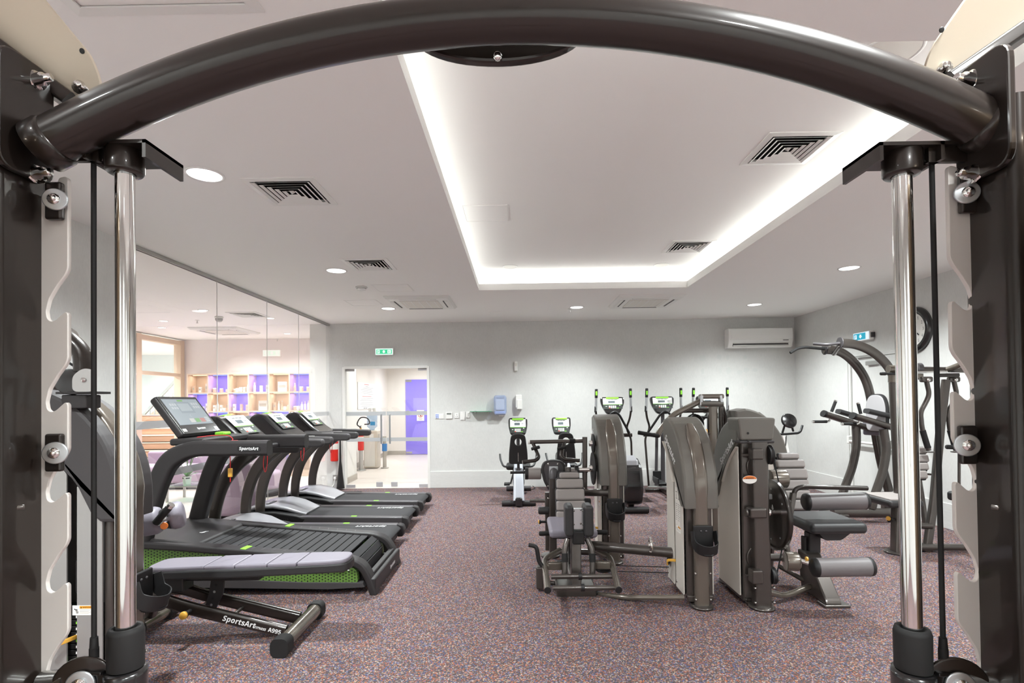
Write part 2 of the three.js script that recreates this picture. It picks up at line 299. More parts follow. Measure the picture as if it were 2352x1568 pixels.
// main ceiling with the opening of the lit recess
const ceil = struct('ceiling', plateY(holeShape(rectPts(XL - 0.1, ZB - 0.1, XR + 0.1, ZF), [rectPts(COF.x0, COF.z0, COF.x1, COF.z1), ...VENTS.filter((v) => !v.lid).map((v) => rectPts(v.x - VH, v.z - VH, v.x + VH, v.z + VH))]), CEIL, CEIL + 0.02), MAT.ceiling, 'white plasterboard gym ceiling around the lit recess', 'ceiling');
{
  const c = COF, k = c.cove, t = 0.02, y1 = CEIL + c.lip;
  mk('recess_lid', plateY(holeShape(rectPts(c.x0 - k - 0.05, c.z0 - k - 0.05, c.x1 + k + 0.05, c.z1 + k + 0.05), VENTS.filter((v) => v.lid).map((v) => rectPts(v.x - VH, v.z - VH, v.x + VH, v.z + VH))), c.top, c.top + 0.02), MAT.ceiling, ceil);
  for (const x of [c.x0, c.x1]) {
    const s = x === c.x0 ? -1 : 1;
    mk('recess_lip', box(x + s * t / 2, (CEIL + 0.019 + y1) / 2, (c.z0 + c.z1) / 2, t, c.lip - 0.019, c.z1 - c.z0 + 2 * t), MAT.ceiling, ceil);
    mk('recess_side', box(x + s * (k + 0.02), (CEIL + c.top) / 2 + 0.01, (c.z0 + c.z1) / 2, 0.04, c.top - CEIL, c.z1 - c.z0 + 2 * k + 0.08), MAT.ceiling, ceil);
    mk('recess_light_strip', box(x + s * 0.36, CEIL + 0.026, (c.z0 + c.z1) / 2, 0.03, 0.008, c.z1 - c.z0 + 0.2), GLOW.strip, ceil, 'bright white light strip hidden behind the upstand');
  }
  for (const z of [c.z0, c.z1]) {
    const s = z === c.z0 ? -1 : 1;
    mk('recess_lip', box((c.x0 + c.x1) / 2, (CEIL + 0.019 + y1) / 2, z + s * t / 2, c.x1 - c.x0, c.lip - 0.019, t), MAT.ceiling, ceil);
    mk('recess_side', box((c.x0 + c.x1) / 2, (CEIL + c.top) / 2 + 0.01, z + s * (k + 0.02), c.x1 - c.x0 + 2 * k, c.top - CEIL, 0.04), MAT.ceiling, ceil);
    mk('recess_light_strip', box((c.x0 + c.x1) / 2, CEIL + 0.026, z + s * 0.36, c.x1 - c.x0 + 0.2, 0.008, 0.03), GLOW.strip, ceil, 'bright white light strip hidden behind the upstand');
  }
}
// back wall with the opening of the glass door
const DX0 = -3.262, DX1 = -1.688, DTOP = 2.262;
struct('wall_back', plateZ(holeShape(rectPts(XL - 0.05, -0.05, XR + 0.2, CEIL + 0.02), [rectPts(DX0, -0.04, DX1, DTOP)]), ZB - 0.14, ZB), MAT.wall, 'pale grey linen-textured wall with the glass door and sockets', 'wall');
const wr = struct('wall_right', plateX(rectPts(ZF, -0.05, ZB, CEIL + 0.02), XR, XR + 0.15), MAT.wall, 'pale grey wall carrying the clock and the escape door', 'wall');
struct('wall_left', plateX(rectPts(ZF, -0.05, -4.70, CEIL + 0.02), XL - 0.15, XL), MAT.wall, 'pale grey wall that ends at the glass partition', 'wall');
struct('wall_front', plateZ(rectPts(XL - 0.1, -0.05, XR + 0.1, CEIL + 0.02), ZF, ZF + 0.15), MAT.wall, 'plain grey gym wall behind the weight rack', 'wall');
const bbShape = (t) => [[0, 0], [t, 0], [t, 0.3], [t * 0.4, 0.31], [0, 0.31]];
struct('baseboard_back', box((DX1 + 0.03 + XR) / 2, 0.155, ZB + 0.01, XR - DX1 - 0.03, 0.31, 0.02, 0.005), MAT.wall, 'tall grey skirting along the socket wall', 'baseboard');
struct('baseboard_right', [box(XR - 0.01, 0.155, -8.36 - 0.78, 0.02, 0.31, 1.5, 0.005), box(XR - 0.01, 0.155, -2.0, 0.02, 0.31, 10.3, 0.005)], MAT.wall, 'tall grey skirting along the wall under the clock', 'baseboard');
// white frame of the door opening
struct('trim_1', [box(DX0 - 0.012, DTOP / 2, ZB + 0.004, 0.05, DTOP + 0.05, 0.03, 0.004), box(DX1 + 0.012, DTOP / 2, ZB + 0.004, 0.05, DTOP + 0.05, 0.03, 0.004), box((DX0 + DX1) / 2, DTOP + 0.012, ZB + 0.004, DX1 - DX0, 0.05, 0.03, 0.004)], MAT.white, 'thin white frame around the glass double door', 'door frame');
// glass double door
{
  const mid = (DX0 + DX1) / 2 - 0.005, z = ZB - 0.03;
  const leaf = (n, a, b, s) => {
    const d = thing(n, s < 0 ? 'clear glass door leaf on the extinguisher side of the doorway' : 'clear glass door leaf on the switch side of the doorway', 'glass door', [(a + b) / 2, 0, z]);
    d.userData.kind = 'structure'; d.name = n;
    mk('pane', box((a + b) / 2, DTOP / 2 + 0.004, z, b - a - 0.006, DTOP - 0.016, 0.001), MAT.glass, d);
    for (const y of [1.405, 0.915]) mk('frosted_band', box((a + b) / 2, y, z + 0.004, b - a - 0.01, y > 1 ? 0.075 : 0.07, 0.001), MAT.frost, d, 'frosted strip across the pane');
    const hx = s < 0 ? b - 0.085 : a + 0.075;
    const h = mk('handle', box(hx, 1.115, z + 0.05, 0.034, 0.56, 0.024, 0.008), MAT.zinc, d, 'long brushed steel pull handle');
    for (const y of [0.95, 1.28]) mk('handle_stud', rod([hx, y, z], [hx, y, z + 0.045], 0.009), MAT.steel, h);
    const ex = s < 0 ? a + 0.085 : b - 0.085;
    mk('hinge_fitting', box(ex, DTOP - 0.03, z, 0.17, 0.05, 0.02, 0.004), MAT.padSilver, d); mk('hinge_fitting', box(ex, 0.04, z, 0.17, 0.06, 0.02, 0.004), MAT.padSilver, d);
    mk('floor_lock', [box(s < 0 ? b - 0.14 : a + 0.14, 0.07, z, 0.12, 0.09, 0.024, 0.004)], MAT.padSilver, d, 'square steel floor lock');
  };
  leaf('door_1', DX0 + 0.015, mid, -1); leaf('door_2', mid, DX1 - 0.015, 1);
  solo('door_manifestation_disc', disc([onZ(937, 950, z)[0], 1.41, z + 0.006], [0, 0, 1], 0.048, 0.0012), MAT.frost, 'round frosted sticker on the glass door band', 'sticker', [onZ(937, 950, z)[0], 1.41, z + 0.006]);
}
// glass partition towards the lobby: panes between thin joints, metal head channel
const GZ = [-4.70, -6.22, -7.47, -8.56, ZB];
for (let i = 0; i < 4; i++) {
  const a = GZ[i], b = GZ[i + 1], mz = (a + b) / 2;
  const w = thing('window_' + (i + 1), ['tall glass pane between the solid wall and the first joint', 'tall glass pane beside the second joint of the partition', 'tall glass pane between the second and third joints', 'tall glass pane meeting the back wall'][i], 'glass pane', [XL, 0, mz]);
  w.name = 'window_' + (i + 1); w.userData.kind = 'structure';
  mk('pane', box(XL, CEIL / 2, mz, 0.001, CEIL - 0.03, a - b - 0.008), MAT.glass, w);
  for (const y of [1.42, 0.92]) mk('frosted_band', box(XL - 0.006, y, mz, 0.001, 0.075, a - b - 0.01), MAT.frost, w, 'frosted strip across the pane');
}
for (let i = 0; i < 3; i++) struct('trim_' + (i + 2), box(XL, CEIL / 2, GZ[i + 1], 0.008, CEIL - 0.03, 0.006), MAT.white, 'thin upright joint between panes of the glass partition', 'glass joint').userData.group = 'joints of the glass partition';
struct('trim_5', [box(XL + 0.014, CEIL - 0.02, (GZ[0] + GZ[4]) / 2, 0.006, 0.04, GZ[0] - GZ[4]), box(XL - 0.014, CEIL - 0.02, (GZ[0] + GZ[4]) / 2, 0.006, 0.04, GZ[0] - GZ[4]), box(XL, CEIL - 0.003, (GZ[0] + GZ[4]) / 2, 0.03, 0.006, GZ[0] - GZ[4])], MAT.alu, 'metal head channel along the top of the glass partition', 'channel');
struct('trim_6', box(XL, 0.012, (GZ[0] + GZ[4]) / 2, 0.03, 0.024, GZ[0] - GZ[4]), MAT.alu, 'low metal channel under the glass partition', 'channel');
// escape door in the right wall
{
  const z0 = -8.33, z1 = -7.2, x = XR - 0.012, top = 2.19, d = thing('door_3', 'grey flush escape door with white push bar in the clock wall', 'door', [XR, 0, (z0 + z1) / 2]);
  d.name = 'door_3'; d.userData.kind = 'structure';
  mk('leaf', box(x, top / 2, (z0 + z1) / 2, 0.02, top, z1 - z0 - 0.03, 0.003), MAT.wall, d);
  for (const z of [z0, z1]) mk('jamb', box(XR - 0.016, top / 2 + 0.02, z, 0.032, top + 0.07, 0.04, 0.004), MAT.wall, d);
  mk('head', box(XR - 0.016, top + 0.03, (z0 + z1) / 2, 0.032, 0.05, z1 - z0, 0.004), MAT.wall, d);
  const pb = mk('push_bar', [rod([x - 0.07, 0.93, z0 + 0.1], [x - 0.07, 0.93, z1 - 0.12], 0.018)], MAT.white, d, 'white horizontal push bar');
  for (const z of [z0 + 0.1, z1 - 0.12]) mk('bar_bracket', [box(x - 0.045, 0.95, z, 0.09, 0.12, 0.06, 0.012)], MAT.white, pb);
  mk('bolt_rod', [rod([x - 0.03, 0.98, z0 + 0.1], [x - 0.03, 2.15, z0 + 0.1], 0.01), rod([x - 0.03, 0.1, z0 + 0.1], [x - 0.03, 0.9, z0 + 0.1], 0.01)], MAT.white, d);
  mk('door_closer', [box(x - 0.03, top - 0.09, z0 + 0.62, 0.05, 0.06, 0.26, 0.01), box(x - 0.06, top + 0.02, z0 + 0.5, 0.012, 0.02, 0.5)], MAT.alu, d);
}
// lobby shell
const LX = -7.75, LZ = -12.1, LZ0 = -3.0, PX = -3.92;
struct('floor_lobby', plateY(rectPts(-11.6, -15.8, XL - 0.06, LZ0), -0.06, -0.004), MAT.tile, 'pale stone floor of the lobby beyond the glass', 'floor');
struct('ceiling_lobby', plateY(rectPts(-11.6, -15.8, XL - 0.11, LZ0), CEIL + 0.001, CEIL + 0.03), MAT.ceiling, 'white ceiling of the lobby beyond the glass', 'ceiling');
struct('wall_lobby_back', box((LX + PX) / 2, CEIL / 2, LZ - 0.06, PX - LX, CEIL, 0.12), MAT.lobbyWall, 'pinkish white wall carrying the lit shelf cabinet', 'wall');
struct('wall_pier', box((PX - 3.43) / 2, CEIL / 2, (ZB - 0.03 - 11.2) / 2, -3.43 - PX, CEIL, 11.2 + ZB - 0.03), MAT.white, 'white wall pier between the lobby and the corridor', 'wall');
struct('wall_lobby_front', box((-11.2 + XL) / 2 - 0.08, CEIL / 2, LZ0 + 0.06, 7.5, CEIL, 0.12), MAT.lobbyWall, 'plain end wall of the lobby', 'wall');
struct('wall_lobby_side', box(LX - 0.06, CEIL / 2, (LZ0 - 10.5) / 2, 0.12, CEIL, 7.5), MAT.lobbyWall, 'pinkish wall of the lobby beside the staircase opening', 'wall');
const stairWall = std(0xe6ecec, 0.8);
struct('wall_stair_back', box(-9.6, CEIL / 2, -15.7, 4.2, CEIL, 0.12), stairWall, 'pale wall behind the staircase railing', 'wall');
struct('wall_stair_side', [box(-11.6, CEIL / 2, -12.8, 0.1, CEIL, 5.8), box(-7.69, CEIL / 2, -13.9, 0.1, CEIL, 3.5), box(-9.7, CEIL / 2, -10.4, 3.8, CEIL, 0.1)], stairWall, 'pale side walls of the stair hall', 'wall');
// corridor shell
struct('floor_corridor', plateY(rectPts(-4.3, -16.5, -1.2, ZB - 0.02), -0.06, -0.002), MAT.tile, 'pale tiled corridor floor behind the glass door', 'floor');
struct('ceiling_corridor', plateY(rectPts(-4.3, -16.5, -1.2, ZB - 0.12), CEIL, CEIL + 0.03), MAT.ceiling, 'white ceiling of the corridor', 'ceiling');
struct('wall_corridor_left', box(-4.08, CEIL / 2, -13.8, 0.12, CEIL, 5.24), MAT.corridorWall, 'cream corridor wall with the notice board', 'wall');
struct('wall_corridor_back', box(-2.6, CEIL / 2, -16.36, 3.1, CEIL, 0.12), MAT.corridorWall, 'cream corridor end wall with the purple door', 'wall');
struct('wall_corridor_right', box(-1.3, CEIL / 2, -13.2, 0.12, CEIL, 6.3), MAT.corridorWall, 'cream corridor wall out of sight of the doorway', 'wall');
struct('baseboard_corridor', [box(-4.01, 0.06, -13.75, 0.02, 0.12, 5.0), box(-3.74, 0.06, -16.29, 0.54, 0.12, 0.02), box(-3.42, 0.06, -10.58, 0.02, 0.12, 1.2)], MAT.skirting, 'taupe skirting of the corridor walls', 'baseboard');
// ---------------------------------------------------------------- ceiling fittings
const DL = ['round downlight above the bench', 'round downlight beside the square diffuser over the treadmills', 'round downlight beside the ceiling cassette over the treadmills', 'round downlight between the two ceiling cassettes', 'round downlight before the wall air conditioner', 'round downlight near the clock wall'];
DOWNLIGHTS.forEach(([x, z], i) => {
  const t = thing('downlight', DL[i] ?? 'round downlight in the ceiling over the weight rack', 'ceiling light', [x, CEIL, z], 'gym downlights');
  mk('trim_ring', turned([x, CEIL + 0.001, z], [0, -1, 0], [[0.1, 0.0], [0.118, 0.0], [0.12, 0.004], [0.114, 0.009], [0.104, 0.008], [0.1, 0.002]], 32), MAT.whiteGloss, t);
  mk('lamp_lens', disc([x, CEIL + 0.004, z], [0, -1, 0], 0.103, 0.01), GLOW.white, t, 'glowing white lens');
});
LOBBY_LIGHTS.forEach(([x, z]) => { const t = thing('lobby_downlight', 'small round downlight in the lobby ceiling', 'ceiling light', [x, CEIL, z], 'lobby downlights'); mk('trim_ring', turned([x, CEIL + 0.002, z], [0, -1, 0], [[0.065, 0], [0.08, 0], [0.08, 0.006], [0.068, 0.008], [0.065, 0.002]], 24), MAT.whiteGloss, t); mk('lamp_lens', disc([x, CEIL + 0.003, z], [0, -1, 0], 0.067, 0.007), GLOW.white, t); });
[...CORRIDOR_LIGHTS, ...STAIR_LIGHTS].forEach(([x, z], i) => { const st = i >= CORRIDOR_LIGHTS.length, t = thing(st ? 'stair_downlight' : 'corridor_downlight', st ? 'small round downlight above the staircase' : 'small round downlight in the corridor ceiling', 'ceiling light', [x, CEIL, z], st ? 'stair downlights' : 'corridor downlights'); mk('trim_ring', turned([x, CEIL, z], [0, -1, 0], [[0.065, 0], [0.08, 0], [0.08, 0.006], [0.068, 0.008], [0.065, 0.002]], 24), MAT.whiteGloss, t); mk('lamp_lens', disc([x, CEIL + 0.003, z], [0, -1, 0], 0.067, 0.007), GLOW.white, t); });
// square diffuser: frame and nested pyramidal vanes
function frameGeo(cx, cz, half, y0, y1, w, w2) { // square ring: outer edge at half (height y0), inner edge half - w (height y1)
  const out = [], sides = [[1, 0], [0, 1], [-1, 0], [0, -1]];
  for (let k = 0; k < 4; k++) {
    const [ax, az] = sides[k], [bx2, bz2] = sides[(k + 1) % 4], c = (s, y) => { const h = s; return [h, y]; };
    const P = (h, e, y) => [cx + ax * h + bx2 * h * e, y, cz + az * h + bz2 * h * e];
    const A = P(half, -1, y0), B = P(half, 1, y0), C = P(half - w, 1, y1), D = P(half - w, -1, y1), t = w2, up = (p) => [p[0], p[1] + t, p[2]];
    const pos = [], q = (a, b, c2, d) => pos.push(...a, ...b, ...c2, ...a, ...c2, ...d);
    q(A, B, C, D); q(up(D), up(C), up(B), up(A)); q(A, up(A), up(B), B); q(D, C, up(C), up(D));
    const g = new THREE.BufferGeometry(); g.setAttribute('position', new THREE.Float32BufferAttribute(pos, 3)); g.computeVertexNormals(); out.push(g);
  }
  return out;
}
function diffuser(cx, cz, y, s, label, name = 'ceiling_diffuser', open = true) {
  const t = thing(name, label, 'air vent', [cx, y, cz]), h = s / 2, v = h * 0.83;
  mk('frame', frameGeo(cx, cz, h, y - 0.006, y - 0.011, s * 0.085, 0.006), MAT.white, t);
  const o = open ? 0.14 : 0.004; mk('duct_box', open ? [box(cx, y + o, cz, 2 * v, 0.004, 2 * v), box(cx - v, y + o / 2 + 0.01, cz, 0.004, o - 0.02, 2 * v), box(cx + v, y + o / 2 + 0.01, cz, 0.004, o - 0.02, 2 * v), box(cx, y + o / 2 + 0.01, cz - v, 2 * v, o - 0.02, 0.004), box(cx, y + o / 2 + 0.01, cz + v, 2 * v, o - 0.02, 0.004)] : box(cx, y + 0.001, cz, 2 * v, 0.004, 2 * v), MAT.darkGap, t, 'dark duct behind the vanes');
  for (let k = 0; k < 5; k++) mk('vane', frameGeo(cx, cz, h * (0.8 - k * 0.15), y - 0.016, open ? y - 0.008 : y - 0.002, h * 0.075, 0.0015), MAT.white, t);
  mk('centre_cone', xf(new THREE.ConeGeometry(h * 0.1, 0.02, 4, 1), { p: [cx, y - 0.008, cz], r: [Math.PI, Math.PI / 4, 0] }), MAT.white, t);
  return t;
}
for (const v of VENTS) diffuser(v.x, v.z, v.lid ? COF.top : CEIL, VENT_S, v.label);
// round fittings that are switched off in the recess
for (const [px, py, r, l] of [[1172, 612, 0.1, 'round unlit ceiling speaker at the dark corner of the recess'], [1519, 608, 0.1, 'round unlit ceiling speaker beside the far recess diffuser'], [1143, 122, 0.12, 'round unlit ceiling speaker above the curved rack tube'], [2040, 122, 0.16, 'large round unlit ceiling speaker above the rack upright']]) {
  const p = onY(px, py, COF.top), t = thing('ceiling_speaker', l, 'speaker', p);
  mk('rim', turned([p[0], COF.top + 0.001, p[2]], [0, -1, 0], [[r - 0.018, 0], [r, 0], [r, 0.004], [r - 0.012, 0.007], [r - 0.018, 0.002]], 32), MAT.white, t); mk('grille', disc([p[0], COF.top + 0.002, p[2]], [0, -1, 0], r - 0.016, 0.005), MAT.offwhite, t);
}
function hatch(x, z, y, w, d, label) { const t = thing('access_panel', label, 'access panel', [x, y, z]); mk('panel', box(x, y - 0.0015, z, w, 0.004, d, 0.001), MAT.ceiling, t); mk('frame', [box(x - w / 2 - 0.008, y - 0.002, z, 0.008, 0.005, d + 0.024), box(x + w / 2 + 0.008, y - 0.002, z, 0.008, 0.005, d + 0.024), box(x, y - 0.002, z - d / 2 - 0.008, w, 0.005, 0.008), box(x, y - 0.002, z + d / 2 + 0.008, w, 0.005, 0.008)], MAT.ceiling, t); }
{ const a = onY(1117, 490, COF.top); hatch(a[0], a[2], COF.top, 0.4, 0.4, 'square access panel in the recess lid'); }
{ const a = onY(903, 661, CEIL); hatch(a[0], a[2], CEIL, 0.45, 0.4, 'flush access panel between smoke detector and cassette'); }
{ const a = onY(836, 695, CEIL); hatch(a[0], a[2], CEIL, 0.45, 0.42, 'flush access panel beside the ceiling cassette'); }
{ const a = onY(1140, 722, CEIL); hatch(a[0], a[2], CEIL, 0.2, 0.5, 'narrow access panel near the back wall'); }
{ const a = onY(370, 4, CEIL), t = thing('linear_grille', 'flat ceiling grille above the rack arch', 'air vent', [a[0], CEIL, a[2] + 0.3]); mk('frame', frameGeo(a[0], a[2] + 0.3, 0.36, CEIL - 0.004, CEIL - 0.01, 0.05, 0.006), MAT.white, t); mk('panel', box(a[0], CEIL - 0.003, a[2] + 0.3, 0.58, 0.006, 0.58), MAT.ceiling, t); }
// smoke detector, sprinklers
{ const p = onY(830, 659, CEIL), t = thing('smoke_detector', 'round white smoke detector beside the flush access panel', 'detector', p); mk('base', turned(p, [0, -1, 0], [[0, 0], [0.075, 0], [0.075, 0.012], [0.07, 0.016], [0, 0.016]]), MAT.white, t); mk('dome', turned(add(p, [0, -0.016, 0]), [0, -1, 0], [[0, 0], [0.062, 0], [0.055, 0.02], [0.03, 0.03], [0, 0.032]]), MAT.whiteGloss, t); }
function sprinkler(p, label) { const t = thing('sprinkler', label, 'sprinkler', p); mk('rose', disc(p, [0, -1, 0], 0.035, 0.008), MAT.white, t); mk('nozzle', [rod(p, add(p, [0, -0.05, 0]), 0.009), disc(add(p, [0, -0.05, 0]), [0, -1, 0], 0.018, 0.003)], MAT.steel, t); }
sprinkler(onY(1309, 709, CEIL), 'small fire sprinkler beside the downlight between the cassettes');
sprinkler(onY(453, 735, CEIL), 'small fire sprinkler in the lobby ceiling by the staircase');
sprinkler(onY(637, 778, CEIL), 'small fire sprinkler in the lobby ceiling before the shelves');
{ const p = onY(503, 727, CEIL), t = thing('dome_camera', 'white dome camera on the lobby ceiling', 'camera', p); mk('base', disc(p, [0, -1, 0], 0.07, 0.03), MAT.white, t); mk('dome', turned(add(p, [0, -0.03, 0]), [0, -1, 0], [[0.06, 0], [0.058, 0.03], [0.04, 0.055], [0, 0.065]]), MAT.silver, t); }
// ceiling cassettes
function cassette(cx, cz, s, label) {
  const t = thing('ceiling_cassette', label, 'air conditioner', [cx, CEIL, cz]), h = s / 2, y = CEIL;
  mk('housing', frameGeo(cx, cz, h, y - 0.012, y - 0.04, 0.03, 0.02).concat(box(cx, y - 0.03, cz, s - 0.06, 0.02, s - 0.06)), MAT.white, t);
  const gr = mk('grille', box(cx, y - 0.043, cz, s * 0.6, 0.008, s * 0.6, 0.002), MAT.offwhite, t);
  for (let k = -2; k <= 2; k++) mk('grille_slat', box(cx + k * s * 0.12, y - 0.048, cz, 0.012, 0.004, s * 0.58), MAT.white, gr);
  for (const [ax, az] of [[1, 0], [-1, 0], [0, 1], [0, -1]]) { mk('outlet', box(cx + ax * s * 0.38, y - 0.0405, cz + az * s * 0.38, ax ? 0.02 : s * 0.56, 0.006, az ? 0.02 : s * 0.56), MAT.charcoalSoft, t); mk('flap', box(cx + ax * s * 0.42, y - 0.044, cz + az * s * 0.42, ax ? 0.05 : s * 0.56, 0.006, az ? 0.05 : s * 0.56, 0.002), MAT.white, t); }
}
cassette(-1.41, -7.86, 0.93, 'white four-way ceiling cassette over the treadmill rear ends');
cassette(1.95, -8.02, 0.95, 'white four-way ceiling cassette over the ellipticals');
{ const p = onY(518, 758, CEIL); cassette(p[0], p[2], 0.95, 'white four-way ceiling cassette in the lobby'); }
{ const p = onY(570, 722, CEIL); diffuser(p[0], p[2], CEIL, 0.5, 'square diffuser in the lobby ceiling by the dome camera', 'lobby_diffuser', false); }
// ---------------------------------------------------------------- things on the back wall
function exitSign(label, build) { build(thing('exit_sign', label, 'exit sign', [0, 0, 0])); }
const exitTex = canvasTex(256, 96, (c, w, h) => { c.fillStyle = '#dffaf0'; c.fillRect(0, 0, w, h); c.fillStyle = '#3ecf94'; c.fillRect(14, 14, w - 28, h - 28); c.fillStyle = '#eafff6'; c.fillRect(24, 22, 40, 52); c.fillStyle = '#3ecf94'; c.fillRect(34, 30, 8, 36); c.fillRect(44, 38, 12, 8); c.fillStyle = '#f4fffa'; c.beginPath(); c.moveTo(110, 26); c.lineTo(138, 26); c.lineTo(138, 48); c.lineTo(150, 48); c.lineTo(124, 74); c.lineTo(98, 48); c.lineTo(110, 48); c.fill(); c.fillRect(178, 22, 50, 52); c.fillStyle = '#3ecf94'; c.fillRect(196, 30, 10, 36); });
const exitTexBlue = canvasTex(256, 96, (c, w, h) => { c.fillStyle = '#eaf7ff'; c.fillRect(0, 0, w, h); c.fillStyle = '#22a7c4'; c.fillRect(8, 8, w - 62, h - 16); c.fillStyle = '#eaf7ff'; c.fillRect(20, 22, 40, 52); c.fillStyle = '#22a7c4'; c.fillRect(30, 30, 8, 36); c.fillRect(42, 38, 10, 8); c.fillStyle = '#f4fffa'; c.beginPath(); c.moveTo(106, 24); c.lineTo(134, 24); c.lineTo(134, 46); c.lineTo(148, 46); c.lineTo(120, 74); c.lineTo(92, 46); c.lineTo(106, 46); c.fill(); });
const emap = (t, k) => new THREE.MeshStandardMaterial({ color: 0x333333, map: t, emissive: 0xffffff, emissiveMap: t, emissiveIntensity: k, roughness: 0.4 });
{
  const x0 = -2.67, x1 = -2.315, y0 = 2.495, y1 = 2.635, z = ZB, t = thing('exit_sign', 'lit green exit sign above the glass door', 'exit sign', [(x0 + x1) / 2, y0, z]);
  mk('housing', bx([x0, y0, z], [x1, y1, z + 0.05], 0.012), MAT.whiteGloss, t); mk('sign_face', card([(x0 + x1) / 2, (y0 + y1) / 2, z + 0.0515], [1, 0, 0], [0, 1, 0], x1 - x0 - 0.03, y1 - y0 - 0.025), emap(exitTex, 1.1), t, 'glowing green pictogram face');
  rectLight(new THREE.Color().setRGB(0.75, 1, 0.92), 1.2, 0.32, 0.11, [(x0 + x1) / 2, (y0 + y1) / 2, z + 0.056], [(x0 + x1) / 2, (y0 + y1) / 2, z + 1]);
}
{
  const z0 = -8.1, z1 = -7.72, y0 = 2.44, y1 = 2.575, t = thing('exit_sign', 'lit teal exit sign on the clock wall', 'exit sign', [XR, y0, (z0 + z1) / 2]);
  mk('housing', bx([XR - 0.07, y0, z0], [XR, y1, z1], 0.014), MAT.whiteGloss, t); mk('sign_face', card([XR - 0.0715, (y0 + y1) / 2, (z0 + z1) / 2], [0, 0, 1], [0, 1, 0], z1 - z0 - 0.02, y1 - y0 - 0.02), emap(exitTexBlue, 1.0), t, 'glowing teal pictogram face');
  mk('bracket', box(XR - 0.03, y0 + 0.07, z1 + 0.012, 0.05, 0.07, 0.03, 0.004), MAT.charcoalSoft, t);
  rectLight(new THREE.Color().setRGB(0.8, 0.95, 1), 1.2, 0.34, 0.11, [XR - 0.077, (y0 + y1) / 2, (z0 + z1) / 2], [0, (y0 + y1) / 2, (z0 + z1) / 2]);
}
function wallPlate(px0, py0, px1, py1, label, name, kind) {
  const a = onZ(px0, py0, ZB), b = onZ(px1, py1, ZB), mx = (a[0] + b[0]) / 2, my = (a[1] + b[1]) / 2, t = thing(name, label, 'switch', [mx, b[1], ZB]);
  mk('plate', bx([a[0], b[1], ZB], [b[0], a[1], ZB + 0.012], 0.004), MAT.whiteGloss, t);
  const w = b[0] - a[0], h = a[1] - b[1];
  if (kind === 'keys') for (let i = 0; i < 2; i++) for (let j = 0; j < 3; j++) mk('key', box(mx - w * 0.2 + i * w * 0.4, my - h * 0.28 + j * h * 0.28, ZB + 0.014, w * 0.26, h * 0.2, 0.006, 0.002), std(0x6f8fe0, 0.4), t, 'small blue key');
  if (kind === 'rocker') mk('rocker', box(mx, my, ZB + 0.014, w * 0.5, h * 0.5, 0.006, 0.002), MAT.white, t);
  if (kind === 'thermo') { mk('display', box(mx, my + h * 0.25, ZB + 0.0135, w * 0.66, h * 0.22, 0.004, 0.001), std(0x7d827c, 0.4), t, 'small grey display'); mk('cover', box(mx, my, ZB + 0.01, w * 0.94, h * 0.94, 0.024, 0.005), MAT.white, t); t.children[1].position.z += 0.012; }
  if (kind === 'socket') for (const [ox, oy] of [[0, 0.16], [-0.18, -0.16], [0.18, -0.16]]) mk('pin_hole', box(mx + ox * w, my + oy * h, ZB + 0.0125, w * 0.1, h * 0.12, 0.003), MAT.charcoalSoft, t);
}
wallPlate(999.5, 949.5, 1009, 961.5, 'square switch panel with blue keys beside the doorway', 'keypad_switch', 'keys');
wallPlate(1009, 949.5, 1019.5, 961.5, 'square white switch touching the blue keypad', 'wall_switch', 'rocker');
wallPlate(1024, 946, 1039.5, 961.5, 'white thermostat with small grey display on the wall', 'thermostat', 'thermo');
wallPlate(1044, 948, 1054.5, 960, 'white wall socket with dark pin holes beside the thermostat', 'wall_socket', 'socket');
wallPlate(1057, 945, 1068, 964.5, 'tall white blank plate between socket and narrow switch', 'blank_plate', '');
wallPlate(1070.5, 944.5, 1079.5, 959, 'narrow white switch next to the glass shelf', 'wall_switch', 'rocker');
{
  const a = onZ(1081, 945, ZB), b = onZ(1130, 944, ZB), t = thing('glass_shelf', 'small green-edged glass shelf on two brackets', 'shelf', [(a[0] + b[0]) / 2, a[1], ZB]);
  mk('pane', box((a[0] + b[0]) / 2, a[1] + 0.004, ZB + 0.075, b[0] - a[0], 0.012, 0.15), phys(0x8fd8b4, 0.05, 0, { transmission: 0.5, thickness: 0.01, ior: 1.5 }), t, 'green-edged glass');
  for (const x of [a[0] + 0.09, b[0] - 0.06]) mk('bracket', [box(x, a[1] - 0.02, ZB + 0.03, 0.016, 0.05, 0.06, 0.003), box(x, a[1] + 0.012, ZB + 0.04, 0.02, 0.01, 0.08, 0.002)], MAT.alu, t);
}
{
  const a = onZ(1134.5, 907.5, ZB), b = onZ(1164, 951, ZB), mx = (a[0] + b[0]) / 2, w = b[0] - a[0], t = thing('paper_dispenser', 'translucent blue paper dispenser above the glass shelf end', 'dispenser', [mx, b[1], ZB]);
  mk('cover', bx([a[0], b[1], ZB], [b[0], a[1], ZB + 0.16], 0.05), MAT.bluePlastic, t, 'translucent blue cover'); mk('paper_roll', bx([a[0] + 0.035, b[1] + 0.08, ZB + 0.02], [b[0] - 0.035, a[1] - 0.07, ZB + 0.13], 0.03), MAT.white, t); mk('base_lip', bx([a[0] + 0.01, b[1] - 0.005, ZB], [b[0] - 0.01, b[1] + 0.06, ZB + 0.155], 0.03), std(0xa9b8de, 0.35), t);
  mk('spout', box(mx + 0.02, b[1] - 0.015, ZB + 0.09, 0.1, 0.035, 0.07, 0.01), MAT.white, t);
}
